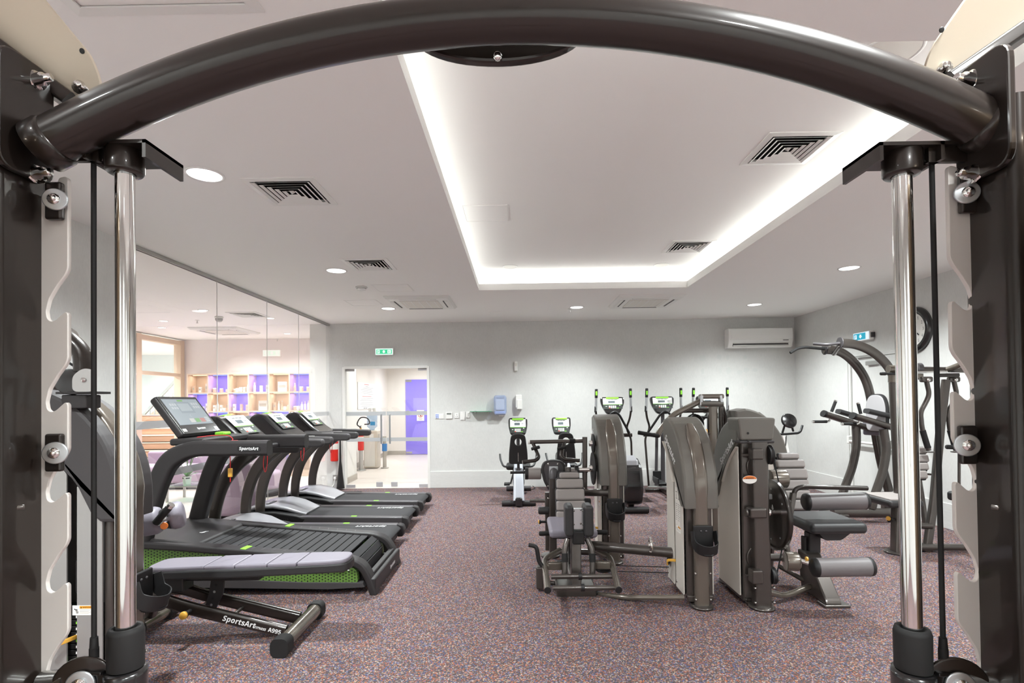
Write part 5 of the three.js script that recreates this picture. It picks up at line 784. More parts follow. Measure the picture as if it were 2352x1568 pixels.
// ---------------------------------------------------------------- abdominal machine behind it
{
  const t = thing('abdominal_machine', 'abdominal crunch machine with grey rollers and cam wheels', 'gym machine', [0.55, 0, -5.6]), q = onZ, z = -5.6;
  tower(t, place(0.94, 0, -5.23), 1.46, { slot: 1, cup: 1 });
  mk('arm_post', sweep([q(1343, 1003, z), q(1343, 1122, z)], rrect(0.05, 0.05, 0.012), [0, 0, 1]), MAT.bronze, t);
  const hb = mk('head_bar', rod(q(1216, 1015, z), q(1342, 1012, z), 0.021), MAT.bronze, t); mk('end_cap', rod(q(1213, 1015, z), q(1217, 1015, z), 0.022), MAT.white, hb); mk('bar_sleeve', rod(q(1308, 1012.5, z), q(1321, 1012.5, z), 0.026), MAT.rubber, hb);
  for (const L of [[[1224, 1017, z], [1231, 1033, z + 0.04], [1238, 1050, z + 0.1], [1231, 1057, z + 0.12], [1200, 1061, z + 0.14]], [[1297, 1016, z], [1291, 1032, z + 0.04], [1289, 1048, z + 0.1], [1297, 1055, z + 0.12], [1332, 1057, z + 0.14]]]) { const h = mk('pull_handle', tube(L.map((a) => q(...a)), 0.019, 0.06), MAT.bronzeDark, t); const c = L[1][0]; mk('grip', roller(q(c - 11, 1031, z + 0.06), q(c + 9, 1026, z + 0.06), 0.017, 0.008, 12), MAT.rubber, h); }
  mk('grip_ring', rod(q(1326, 1057, z + 0.13), q(1329, 1057, z + 0.13), 0.021), MAT.orange, t);
  for (const [a, b] of [[1207, 1243], [1301, 1326]]) { const r = mk('roller_pad', roller(q(a + 5, 1087, z + 0.02), q(b, 1087, z + 0.02), 0.062, 0.012), MAT.pad, t, 'grey roller cushion'); mk('roller_end', a < 1250 ? rod(q(a - 1, 1087, z + 0.02), q(a + 6, 1087, z + 0.02), 0.064) : rod(q(b - 6, 1078, z + 0.02), q(b + 2, 1078, z + 0.02), 0.05), MAT.black, r); }
  mk('roller_shaft', rod(q(1172, 1085, z), q(1350, 1082, z), 0.014), MAT.black, t);
  const c = (x, y) => { const p = q(x, y, -5.5); return [p[0], p[1]]; };
  const shd = mk('back_shell', plateZ(rpoly([c(1242, 1075), c(1248, 1060), c(1270, 1055), c(1292, 1058), c(1302, 1072), c(1298, 1095), c(1275, 1125), c(1262, 1130), c(1248, 1105)], 0.04), -5.56, -5.5, 0.015), MAT.charcoal, t, 'dark backrest shell with bolted plate'); mk('shell_plate', plateZ(rpoly([c(1249, 1076), c(1254, 1063), c(1270, 1059), c(1288, 1062), c(1295, 1074), c(1290, 1094), c(1270, 1118), c(1257, 1110)], 0.03), -5.505, -5.492), MAT.graphite, shd); mk('shell_bracket', plateZ(rpoly([c(1261, 1070), c(1281, 1070), c(1281, 1098), c(1261, 1098)], 0.005), -5.495, -5.47), MAT.zinc, shd);
  for (const [x, y] of [[1259, 1065], [1281, 1065], [1259, 1116], [1259, 1144]]) mk('bolt', turned(q(x, y, -5.49), [0, 0, 1], [[0, 0], [0.01, 0], [0.01, 0.006], [0, 0.01]], 8), MAT.chrome, shd);
  mk('back_elbow', tube([q(1272, 1082, -5.49), q(1272, 1084, -5.42), q(1270, 1100, -5.4), q(1270, 1120, -5.4)], 0.04, 0.03, 14), MAT.graphite, t);
  mk('frame_post', sweep([q(1270, 1098, -5.4), q(1270, 1268, -5.42)], rrect(0.075, 0.08, 0.012), [0, 0, 1]), MAT.bronze, t); mk('frame_post', sweep([q(1257, 1130, -5.55), q(1258, 1262, -5.55)], rrect(0.05, 0.06, 0.012), [0, 0, 1]), MAT.bronze, t);
  mk('foot_plate', disc([q(1264, 1266, -5.5)[0], 0, -5.5], [0, 1, 0], 0.1, 0.02), MAT.bronze, t);
  mk('knee_pad', roller(q(1236, 1172, -5.5), q(1262, 1172, -5.5), 0.04, 0.015), MAT.padDark, t); mk('adjust_knob', [turned(q(1243, 1198, -5.5), [-1, 0, 0], [[0.012, -0.08], [0.014, 0], [0.024, 0.01], [0.022, 0.02], [0, 0.024]], 14)], MAT.black, t); mk('knob_face', turned(q(1239, 1198, -5.5), [-1, 0, 0], [[0, 0], [0.022, 0], [0.02, 0.01], [0, 0.014]], 14), MAT.yellow, t);
  mk('link_beam', rod(q(1336, 1131, -5.4), q(1403, 1131, -5.28), 0.036, 0.036, 18), MAT.bronze, t); mk('floor_beam', rod([q(1264, 1266, -5.5)[0], 0.07, -5.45], [0.9, 0.07, -5.35], 0.03), MAT.bronze, t); mk('floor_beam', rod(q(1220, 1150, -6.2), q(1258, 1150, -5.9), 0.022), MAT.bronzeDark, t);
  for (const [y, r] of [[1018, 0.1], [1075, 0.17]]) { const p = q(1360, y, -5.5); const d = mk('cam_wheel', [disc(p, [1, 0, 0], r, 0.02, 32)], MAT.black, t); mk('cam_hub', turned(add(p, [-0.03, 0, 0]), [1, 0, 0], [[0, 0], [0.03, 0], [0.03, 0.08], [0, 0.08]], 14), MAT.chrome, d); }
  mk('pivot_shaft', rod(q(1330, 1078, -5.5), q(1375, 1078, -5.5), 0.022), MAT.chrome, t); mk('foot_roller', roller(q(1340, 1152, -5.3), q(1357, 1152, -5.3), 0.035, 0.012, 14), MAT.rubber, t); mk('stay', rod(q(1341, 1120, -5.55), q(1341, 1150, -5.5), 0.012), MAT.chrome, t);
}
// ---------------------------------------------------------------- leg extension machine
{
  const t = thing('leg_extension_machine', 'leg extension machine with two long grey rollers and a big cam disc', 'gym machine', [2.2, 0, -4.5]), q = onZ, X0 = 1.835, ZN = -4.1;
  tower(t, place(X0, 0, ZN - 0.6, Math.PI), 1.45, {});
  mk('cap_band', plateZ(rpoly([[X0 - 0.145, 1.455], [X0 - 0.125, 1.285], [X0 + 0.125, 1.285], [X0 + 0.145, 1.455]], 0.02), ZN - 0.2, ZN + 0.02, 0.012), MAT.taupe, t, 'taupe band around the cap'); mk('cap_edge', box(X0, 1.272, ZN - 0.06, 0.27, 0.024, 0.16, 0.01), MAT.charcoalSoft, t);
  const post = mk('rear_post', sweep([[X0 + 0.02, 0.0, ZN - 0.0], [X0 + 0.02, 1.27, ZN - 0.02]], rrect(0.125, 0.1, 0.02), [0, 0, 1]), MAT.bronze, t); mk('foot_plate', turned([X0 + 0.02, 0, ZN], [0, 1, 0], [[0, 0], [0.095, 0], [0.095, 0.014], [0.08, 0.026], [0, 0.026]], 28), MAT.bronze, t);
  for (const [x, y] of [[-0.05, 0.06], [0.09, 0.06], [-0.05, 0.17], [0.09, 0.17]]) mk('bolt', turned([X0 + x, y, ZN + 0.05], [x > 0 ? 0.3 : -0.3, 0, 1], [[0, -0.01], [0.01, -0.01], [0.01, 0.006], [0.005, 0.012], [0, 0.013]], 8), MAT.chrome, post);
  for (const [y, yy] of [[1.36, 0], [1.30, 0]]) mk('cap_hole', disc([X0 - 0.07, y - 0.02, ZN + 0.021], [0, 0, 1], 0.009, 0.002, 12), MAT.black, t);
  { const sh = new THREE.Shape(); sh.absellipse(0, 0, 0.054, 0.031, 0, 6.283); const p = q(1722, 1101, ZN + 0.053); const wl = mk('warning_label', xf(extr(sh, 0.001, 0, 16), { p }), MAT.white, t, 'oval white and orange warning label'); const s2 = new THREE.Shape(); s2.moveTo(-0.052, 0.004); s2.absellipse(0, 0, 0.052, 0.029, 0.14, 3.0); mk('label_band', xf(extr(s2, 0.001, 0, 12), { p: [p[0], p[1], p[2] + 0.001] }), MAT.orange, wl); mk('label_lettering', letters('WARNING', 0.009, [p[0] - 0.03, p[1] + 0.007, p[2] + 0.002], [1, 0, 0], [0, 1, 0], 0, 0.0006), MAT.black, wl); }
  const pulley = (cx, cy, r, z = ZN) => { const p = q(cx, cy, z), w = mk('pulley', turned(add(p, [-0.018, 0, 0]), [1, 0, 0], [[0, 0], [r, 0], [r, 0.008], [r * 0.85, 0.018], [r, 0.028], [r, 0.036], [0, 0.036]], 28), MAT.black, t, 'black cable pulley'); mk('pulley_hub', rod(add(p, [-0.2, 0, 0]), add(p, [0.02, 0, 0]), 0.014), MAT.bronze, w); };
  pulley(1765, 1044, 0.075); pulley(1773, 1321, 0.065);
  for (const [y0, y1] of [[1028, 1053], [1302, 1333]]) mk('pulley_bracket', bx([q(1717, y0, ZN)[0], q(1717, y1, ZN)[1], ZN], [q(1742, y0, ZN)[0], q(1717, y0, ZN)[1], ZN + 0.09], 0.012), MAT.bronze, t);
  for (const y of [1070, 1278]) { const p = q(1742, y, ZN - 0.05); const g = mk('gusset', disc(add(p, [-0.02, 0, 0]), [0.3, 0, 1], 0.09, 0.014), MAT.bronze, t); mk('bolt', turned(add(p, [0, 0, 0.012]), [0.3, 0, 1], [[0, 0], [0.012, 0], [0.012, 0.006], [0, 0.012]], 8), MAT.chrome, g); }
  // cam disc
  { const p = q(1778, 1181, ZN - 0.12), d = mk('cam_disc', [disc(add(p, [-0.012, 0, 0]), [1, 0, 0], 0.265, 0.016, 48)], MAT.bronze, t, 'large bronze cam disc'); mk('cam_rim', turned(add(p, [-0.02, 0, 0]), [1, 0, 0], [[0.25, 0], [0.275, 0], [0.268, 0.014], [0.275, 0.03], [0.25, 0.03]], 48), MAT.bronzeDark, d); for (const [a, r] of [[0.6, 0.2], [1.6, 0.2], [3.6, 0.2], [4.6, 0.2], [5.4, 0.2]]) mk('rivet', disc(add(p, [-0.016, Math.sin(a) * r, Math.cos(a) * r]), [-1, 0, 0], 0.008, 0.004, 8), MAT.zinc, d); { const c = q(1786, 1167, ZN - 0.12); mk('warning_mark', plateX(rpoly([[c[2] - 0.03, c[1] - 0.03], [c[2] + 0.03, c[1] - 0.03], [c[2], c[1] + 0.03]], 0.002), p[0] - 0.0145, p[0] - 0.0125), MAT.white, d); }
    mk('cam_shaft', [bx([q(1714, 1163, ZN)[0], q(1714, 1186, ZN)[1], ZN - 0.02], [q(1752, 1163, ZN)[0], q(1714, 1163, ZN)[1], ZN + 0.08], 0.015), rod(q(1715, 1177, ZN + 0.03), q(1715, 1177, ZN + 0.031).map((v, i) => v + (i === 0 ? -0.012 : 0)), 0.03)], MAT.bronze, t); mk('cam_spindle', turned(q(1752, 1176, ZN), [1, 0, 0], [[0, 0], [0.024, 0], [0.024, 0.03], [0.034, 0.035], [0.034, 0.06], [0.02, 0.065], [0.02, 0.2], [0, 0.2]], 18), MAT.chrome, t); }
  mk('lock_block', [box(...q(1748, 1142, ZN - 0.05), 0.09, 0.05, 0.05, 0.006), box(...q(1765, 1140, ZN - 0.08), 0.05, 0.04, 0.03, 0.005)], MAT.zinc, t);
  mk('lift_cable', [rod(q(1770, 1028, ZN), q(1792, 1120, ZN - 0.1), 0.005, 0.005, 6), rod(q(1808, 1205, ZN), q(1785, 1315, ZN), 0.005, 0.005, 6), rod(q(1768, 1290, ZN), q(1768, 1320, ZN), 0.005, 0.005, 6)], MAT.rubber, t);
  { const p = q(1780, 1100, -4.45); mk('back_hub', [turned(add(p, [-0.05, 0, 0]), [1, 0, 0], [[0, 0], [0.075, 0], [0.08, 0.01], [0.08, 0.13], [0.07, 0.14], [0, 0.14]], 28)], MAT.taupeGloss, t); }
  tufted(t, padRows([[1792, 1862, 1147, 1172], [1791, 1860, 1125, 1147], [1788, 1857, 1101, 1125], [1785, 1853, 1075, 1101], [1783, 1847, 1055, 1075], [1790, 1834, 1040, 1055]], -4.84, -5.0), MAT.pad, 'grey tufted back cushion');
  { const a = q(1826, 1187, -4.45), b = q(1951, 1210, -4.45); mk('seat', bx([a[0], b[1], -4.72], [b[0], a[1], -4.2], 0.035), MAT.padDark, t, 'black seat cushion'); mk('seat_pan', plateZ(rpoly([[a[0] + 0.1, b[1] + 0.005], [b[0] - 0.06, b[1] + 0.005], [b[0] - 0.16, b[1] - 0.07], [a[0] + 0.16, b[1] - 0.07]], 0.02), -4.62, -4.3), MAT.charcoal, t); }
  mk('seat_column', sweep([q(1866, 1222, -4.45), q(1865, 1300, -4.45)], rrect(0.1, 0.09, 0.015), [0, 0, 1]), MAT.charcoal, t); mk('column_rack', box(...q(1846, 1250, -4.45), 0.02, 0.14, 0.05, 0.004), MAT.black, t);
  mk('foot', [plateX(rpoly([[-4.45, 0.02], [-4.08, 0.02], [-4.1, 0.06], [-4.36, 0.34], [-4.5, 0.34]], 0.02), 2.34, 2.46, 0.012)], MAT.bronze, t); mk('foot_plate', box(2.42, 0.012, -4.13, 0.2, 0.024, 0.12, 0.01), MAT.bronze, t); mk('foot_plate', disc([2.2, 0, -4.75], [0, 1, 0], 0.1, 0.02), MAT.bronze, t); mk('rear_foot', rod([2.2, 0.01, -4.75], [2.22, 0.4, -4.72], 0.045), MAT.bronze, t);
  mk('floor_tube', tube([[X0 + 0.08, 0.11, ZN - 0.02], q(1800, 1368, -4.2), q(1822, 1362, -4.25), q(1866, 1344, -4.32)], 0.024, 0.08), MAT.taupeGloss, t); mk('floor_tube', rod(q(1790, 1300, -4.6), q(1870, 1345, -4.35), 0.02), MAT.bronze, t);
  // levers and rollers
  const roll = (a, b, r, l) => { const A = q(...a), B = q(...b), m = mk('roller_pad', roller(A, B, r, 0.012, 32), MAT.rollerGrey, t, l), d = V3(B).sub(V3(A)).normalize().toArray(); for (const [p, s] of [[A, -1], [B, 1]]) mk('roller_end', turned(p, d.map((v) => v * s), [[0, 0.028], [r * 0.6, 0.028], [r * 0.95, 0.014], [r * 1.02, -0.006], [r * 1.02, -0.012]], 28), MAT.black, m); };
  roll([1852, 1152, -4.38], [1986, 1150, -4.36], 0.07, 'long grey shin roller above the seat'); roll([1872, 1303, -3.95], [1998, 1301, -3.93], 0.068, 'long grey ankle roller in front of the foot');
  mk('roller_bar', tube([q(1822, 1140, -4.32), q(1826, 1124, -4.32), q(1840, 1117, -4.32), q(1992, 1121, -4.32)], 0.019, 0.03), MAT.bronzeDark, t);
  mk('lever_arm', sweep([q(1822, 1132, -4.32), q(1812, 1190, -4.3), q(1800, 1262, -4.25)], rrect(0.05, 0.05, 0.02), [0, 0, 1]), MAT.bronze, t); mk('lever_arm', sweep([q(1796, 1190, -4.22), q(1812, 1290, -4.18)], rrect(0.045, 0.05, 0.02), [0, 0, 1]), MAT.bronze, t);
  { const p = q(1818, 1288, -4.1); mk('lever_hub', turned(add(p, [-0.05, 0, 0]), [1, 0, 0.15], [[0, 0], [0.068, 0], [0.072, 0.008], [0.072, 0.085], [0.06, 0.1], [0, 0.1]], 28), MAT.taupeGloss, t); const s = q(1840, 1287, -4.05); mk('hub_shaft', rod(s, add(s, [0.12, -0.03, 0.08]), 0.018), MAT.chrome, t); const k = q(1853, 1283, -3.98); mk('lock_ring', rod(add(k, [-0.006, 0, 0]), add(k, [0.006, 0, 0]), 0.016), MAT.yellow, t); const a2 = q(1815, 1150, -4.32); mk('adjust_knob', turned(add(a2, [-0.02, 0, 0.02]), [-1, 0, 0.3], [[0, -0.03], [0.012, -0.03], [0.014, 0], [0.016, 0.01], [0, 0.016]], 14), MAT.bronze, t); const a3 = q(1807, 1150, -4.5); mk('knob_face', turned(a3, [1, 0, 0.4], [[0.01, -0.06], [0.02, 0], [0.018, 0.01], [0, 0.012]], 14), MAT.yellow, t); }
  mk('beam', rod(q(1760, 1280, -4.35), q(1800, 1279, -4.4), 0.03), MAT.bronze, t);
}
// ---------------------------------------------------------------- shoulder press behind the front towers
{
  const t = thing('shoulder_press', 'bronze shoulder press with angled head beam behind the front towers', 'gym machine', [2.4, 0, -6.1]), q = onZ, z = -6.1;
  tower(t, place(2.98, 0, -6.0, Math.PI / 2), 1.5, { panelMat: MAT.panel });
  const head = mk('pivot_head', [bx([q(1608, 905, z)[0], q(1608, 912, z)[1] - 0.02, z - 0.08], [q(1660, 905, z)[0], q(1608, 905, z)[1], z + 0.06], 0.02)], MAT.taupeGloss, t); mk('head_tube', rod(q(1609, 927, z + 0.04), q(1660, 927, z + 0.04), 0.034), MAT.taupe, head); for (const x of [1612, 1655]) mk('head_bracket', sweep([q(x, 908, z + 0.05), q(x + (x < 1630 ? -2 : 4), 930, z + 0.06)], rrect(0.03, 0.02, 0.004), [0, 0, 1]), MAT.zinc, head);
  mk('press_arm', tube([q(1612, 919, z), q(1545, 953, z + 0.15), q(1518, 985, z + 0.3), q(1510, 1000, z + 0.36)], 0.032, 0.08, 14), MAT.taupeGloss, t, 'angled press arm'); mk('press_handle', rod(q(1466, 993, z + 0.4), q(1512, 1001, z + 0.38), 0.022), MAT.rubber, t, 'horizontal black grip');
  mk('press_arm', tube([q(1656, 932, z - 0.1), q(1668, 960, z - 0.2), q(1655, 988, z - 0.3), q(1640, 1010, z - 0.3)], 0.032, 0.08, 14), MAT.bronzeDark, t); mk('cross_bar', rod(q(1568, 943, z - 0.1), q(1632, 942, z - 0.1), 0.026), MAT.bronze, t); mk('cross_bar', rod(q(1600, 958, z - 0.4), q(1692, 957, z - 0.4), 0.016), MAT.black, t);
  mk('main_post', sweep([q(1636, 930, z), [q(1636, 930, z)[0], 0.02, z]], rrect(0.1, 0.1, 0.03), [0, 0, 1]), MAT.taupeGloss, t, 'tall glossy post'); mk('main_post', sweep([q(1655, 932, z - 0.05), [q(1655, 932, z)[0], 0.02, z - 0.05]], rrect(0.05, 0.06, 0.02), [0, 0, 1]), MAT.bronze, t);
  mk('foot_plate', disc([q(1640, 930, z)[0], 0, z], [0, 1, 0], 0.13, 0.02), MAT.bronze, t);
  mk('cam_wheel', disc(q(1592, 975, z - 0.15), [0.3, 0, 1], 0.13, 0.05, 36), MAT.blackGloss, t); mk('adjust_knob', roller(q(1621, 985, z + 0.08), q(1621, 1005, z + 0.08), 0.02, 0.01, 14), MAT.yellow, t, 'yellow adjuster'); mk('knob_shaft', rod(q(1622, 995, z + 0.07), q(1632, 996, z + 0.02), 0.012), MAT.chrome, t); mk('seat_back', box(...q(1600, 1040, z - 0.2), 0.3, 0.5, 0.08, 0.03), MAT.padDark, t); mk('seat', box(...q(1600, 1120, z - 0.2).map((v, i) => (i === 1 ? 0.5 : v)), 0.34, 0.08, 0.4, 0.03), MAT.padDark, t); mk('seat_column', rod([q(1600, 1120, z - 0.2)[0], 0, z - 0.2], [q(1600, 1120, z - 0.2)[0], 0.47, z - 0.2], 0.04), MAT.bronze, t);
}
// ---------------------------------------------------------------- dip and chin-up station
{
  const q = onZ, zn = -6.85, zf = -7.15, zm = -7.0, t = thing('dip_station', 'bronze dip and chin-up station with arched arms and grey back pad', 'gym machine', [4.6, 0, zm]);
  // two arches carrying the chin bars
  const arches = [[[[1928, 787, zn], [1968, 792, zn], [2010, 812, zn], [2045, 850, zn], [2064, 905, zn], [2072, 970, zn], [2074, 1060, zn], [2076, 1180, zn]]], [[[1893, 802, zf], [1930, 808, zf], [1962, 833, zf], [1988, 872, zf], [2003, 930, zf], [2012, 1000, zf], [2026, 1070, zf], [2042, 1128, zf]]]];
  for (const [pts] of arches) { const a = mk('arch_arm', sweep(spline(pts.map((p) => q(...p)), 40), oval(0.06, 0.036), [0, 0, 1]), MAT.bronze, t, 'arched bronze tube'); const e = pts[0]; mk('flange', xf(disc([0, 0, 0], [1, 0, 0], 0.075, 0.015), { p: q(...e) }), MAT.graphite, a); const f = q(...pts[pts.length - 1]); mk('foot_plate', disc([f[0], Math.max(0, f[1] - 0.03), f[2]], [0, 1, 0], 0.09, 0.02), MAT.bronze, a); }
  mk('cross_tube', rod(q(1930, 792, zn), q(1915, 812, zf), 0.03), MAT.bronze, t);
  mk('chin_bar', tube([q(1815, 810, zf + 0.1), q(1833, 799, zf + 0.1), q(1850, 797, zf + 0.1), q(1893, 801, zf)], 0.019, 0.06), MAT.rubber, t, 'bent black chin-up grip'); mk('chin_bar', tube([q(1868, 789, zf + 0.2), q(1900, 791, zf + 0.3), q(1928, 788, zn)], 0.02, 0.05), MAT.graphite, t); mk('chin_grip', rod(q(1880, 790, zm), q(1907, 793, zm), 0.022), MAT.chrome, t);
  // dip arms with pads and grips
  for (const [a, b, z] of [[[1893, 950], [2000, 985], zf], [[1960, 955], [2085, 992], zn]]) {
    const d = mk('dip_arm', sweep([q(...a, z), q(...b, z)], oval(0.062, 0.042), [0, 1, 0]), MAT.bronze, t, 'tilted arm'); mk('arm_cap', sweep([q(a[0] - 3, a[1] - 1, z), q(a[0] + 2, a[1] + 0.6, z)], oval(0.066, 0.046), [0, 1, 0]), MAT.black, d);
    const g0 = q(a[0] + 17, a[1] - 5, z), g1 = q(a[0] + (z === zf ? 26 : 11), a[1] - 28, z); mk('upright_grip', [rod(g0, g1, 0.02)], MAT.rubber, d); mk('grip_tip', rod(g1, V3(g1).add(V3(g1).sub(V3(g0)).multiplyScalar(0.12)).toArray(), 0.021), MAT.chrome, d);
    const h0 = q(a[0] + 6, a[1] + 18, z), h1 = q(a[0] - 24, a[1] + 18, z); mk('level_grip', [rod(h0, h1, 0.019)], MAT.rubber, d); mk('grip_tip', rod(h1, add(h1, [-0.02, 0, 0]), 0.02), MAT.chrome, d); mk('grip_stem', tube([h0, q(a[0] + 12, a[1] + 17, z), q(a[0] + 15, a[1] + 8, z)], 0.014, 0.03), MAT.chrome, d);
    const p0 = q(a[0] + (z === zf ? 32 : 30), a[1] - (z === zf ? 6 : 12), z), p1 = q(a[0] + (z === zf ? 72 : 100), a[1] + (z === zf ? 6 : 4), z); mk('arm_pad', sweep([p0, p1], rrect(0.13, 0.06, 0.025), [0, 1, 0]), MAT.padDark, d, 'black forearm pad');
  }
  { const a = q(2016, 908, -7.1), g = extr(rpoly([[-0.13, -0.25], [0.13, -0.25], [0.14, 0.1], [0.09, 0.25], [-0.09, 0.25], [-0.14, 0.1]], 0.07), 0.08, 0.025); const m = { p: q(2020, 948, zm), r: [0, -1.15, 0] }; const bk = mk('back_pad', xf(g, m), MAT.padDark, t, 'upright pad'); const g2 = extr(rpoly([[-0.12, -0.235], [0.12, -0.235], [0.125, 0.1], [0.08, 0.235], [-0.08, 0.235], [-0.125, 0.1]], 0.07), 0.02, 0.008).translate(0, 0, 0.068); mk('pad_cover', xf(g2, m), MAT.padSilver, bk); mk('lower_pad', xf(box(0, 0, 0, 0.22, 0.2, 0.07, 0.025), { p: q(2003, 982, -7.12), r: [0, -1.15, 0] }), MAT.padGrey, t); mk('pad_stem', rod(q(2030, 950, -7.1), q(2072, 955, -7.1), 0.035), MAT.bronze, t); }
  for (const [pts] of [[[[1966, 975, zf], [1967, 1020, zf], [1958, 1070, zf], [1938, 1125, zf], [1922, 1168, zf]]], [[[2029, 985, zn], [2035, 1030, zn], [2028, 1080, zn], [2010, 1135, zn], [2002, 1168, zn]]]]) mk('front_leg', sweep(spline(pts.map((p) => q(...p)), 24), oval(0.055, 0.042), [0, 0, 1]), MAT.bronze, t, 'bowed front leg');
  mk('base_beam', rod(q(1908, 1178, zf), q(2052, 1176, zf), 0.05, 0.05, 18), MAT.bronze, t); mk('base_beam', rod(q(1912, 1177, zn + 0.0), q(2076, 1178, zn), 0.06, 0.06, 18), MAT.bronze, t); mk('base_foot', [box(q(1915, 1180, zm)[0], 0.06, zm, 0.12, 0.12, 0.5, 0.02)], MAT.bronze, t); mk('base_foot', box(q(2035, 1128, zf)[0], 0.15, zf, 0.1, 0.3, 0.1, 0.02), MAT.bronze, t); for (const x of [1918, 2050]) { const p = q(x, 1185, zn); mk('rubber_foot', disc([p[0], 0, zn], [0, 1, 0], 0.06, 0.1), MAT.rubber, t); }
}
// ---------------------------------------------------------------- chest press by the clock wall
{
  const q = onZ, z = -5.7, t = thing('chest_press', 'bronze chest press with two hanging arms beside the clock wall', 'gym machine', [4.4, 0, z]);
  mk('mast', sweep([q(2173, 872, z), q(2160, 980, z), q(2145, 1150, z + 0.1), q(2128, 1266, z + 0.15)], rrect(0.075, 0.06, 0.018), [0, 0, 1]), MAT.bronze, t, 'slanted main post'); mk('mast', rod(q(2110, 1100, z - 0.2), q(2128, 1215, z - 0.1), 0.03), MAT.bronze, t);
  mk('head_beam', rod(q(2042, 847, z), q(2240, 850, z), 0.03), MAT.bronze, t); mk('head_beam', sweep([q(2150, 862, z + 0.05), q(2200, 861, z + 0.05)], rrect(0.05, 0.04, 0.01), [0, 1, 0]), MAT.bronzeDark, t); mk('head_beam', tube([q(2173, 850, z), q(2210, 836, z + 0.2), q(2260, 815, z + 0.4)], 0.03, 0.05), MAT.taupeGloss, t); mk('beam_collar', [rod(q(2040, 847, z), q(2066, 848, z), 0.042)], MAT.taupeGloss, t); mk('beam_collar', rod(q(2104, 845, z), q(2114, 845, z), 0.055), MAT.graphite, t);
  mk('lock_lever', [rod(q(2022, 858, z + 0.05), q(2066, 858, z + 0.05), 0.012), roller(q(2022, 858, z + 0.05), q(2035, 858, z + 0.05), 0.018, 0.006, 12)], MAT.black, t); mk('pivot_can', rod(q(2052, 862, z), q(2052, 878, z), 0.05), MAT.taupeGloss, t); mk('pivot_can', rod(q(2108, 858, z), q(2108, 872, z), 0.05), MAT.taupeGloss, t); mk('beam_lever', rod(q(2066, 855, z + 0.08), q(2175, 853, z + 0.08), 0.012), MAT.chrome, t);
  mk('weight_frame', rod(q(2052, 878, z), q(2066, 1170, z), 0.045), MAT.bronze, t);
  for (const [dx, dz] of [[0, 0.1], [63, 0.0]]) {
    const pts = [[2128 + dx, 876], [2135 + dx, 905], [2126 + dx, 925], [2114 + dx, 946], [2118 + dx, 985], [2133 + dx, 1034]].map(([x, y]) => q(x, y, z + dz)), a = mk('press_arm', sweep(path(pts, 0.06), ring(0.023, 12)), MAT.bronze, t, 'cranked hanging arm'); mk('arm_pivot', [box(...q(2127 + dx, 871, z + dz), 0.12, 0.06, 0.06, 0.02)], MAT.bronze, a); mk('pivot_bolt', turned(q(2132 + dx, 872, z + dz + 0.035), [0, 0, 1], [[0, 0], [0.018, 0], [0.018, 0.01], [0, 0.016]], 10), MAT.chrome, a);
    mk('arm_sleeve', rod(q(2119 + dx, 988, z + dz), q(2131 + dx, 1028, z + dz), 0.028), MAT.rubber, a); mk('hand_grip', roller(q(2136 + dx, 1027, z + dz), q(2116 + dx + (dx ? -6 : 12), 1026, z + dz), 0.024, 0.01, 14), MAT.rubber, a); mk('arm_end', disc(q(2133 + dx, 1036, z + dz), [0, -1, 0], 0.05, 0.012), MAT.bronze, a);
  }
  tufted(t, padRows([[2080, 2128, 1080, 1100], [2078, 2131, 1062, 1080], [2076, 2131, 1043, 1062], [2078, 2127, 1026, 1043]], z + 0.1, z), MAT.pad, 'grey tufted back cushion with black edge'); mk('pad_stay', rod(q(2128, 1088, z), q(2152, 1090, z), 0.014), MAT.chrome, t);
  { const a = q(2020, 1143, z + 0.2), b = q(2100, 1160, z + 0.2); mk('seat', bx([a[0], b[1], z - 0.1], [b[0], a[1], z + 0.35], 0.035), MAT.padDark, t); mk('seat_cover', bx([a[0] + 0.02, a[1] - 0.015, z - 0.08], [b[0] - 0.02, a[1] + 0.012, z + 0.33], 0.012), MAT.pad, t); }
  mk('seat_column', sweep([q(2064, 1160, z + 0.15), [q(2062, 1265, -5.5)[0], 0.01, z + 0.2]], rrect(0.11, 0.1, 0.02), [0, 0, 1]), MAT.bronze, t); mk('foot_plate', disc([q(2062, 1268, -5.5)[0], 0, -5.5], [0, 1, 0], 0.12, 0.02), MAT.bronze, t); mk('seat_knob', turned(q(2048, 1192, -5.5), [-1, 0, 0.3], [[0.012, -0.1], [0.012, 0], [0.026, 0.01], [0.024, 0.022], [0, 0.026]], 14), MAT.black, t); mk('knob_face', turned(q(2041, 1190, -5.48), [-1, 0, 0.3], [[0, 0], [0.024, 0], [0.022, 0.01], [0, 0.014]], 14), MAT.yellow, t);
  mk('floor_rail', rod([q(2115, 1264, -5.5)[0], 0.05, -5.52], [XR - 0.28, 0.05, -5.5], 0.035), MAT.bronze, t); mk('floor_rail', rod([q(2062, 1268, -5.5)[0], 0.05, -5.55], [4.3, 0.05, -5.58], 0.035), MAT.bronze, t); mk('link_beam', rod(q(2066, 1205, -5.6), q(2140, 1208, -5.55), 0.03), MAT.bronze, t);
  mk('weight_post', rod(q(2203, 1038, z), q(2203, 1140, z), 0.014), MAT.bronze, t); mk('end_pad', box(...q(2190, 1138, z), 0.1, 0.1, 0.08, 0.03), MAT.black, t);
}
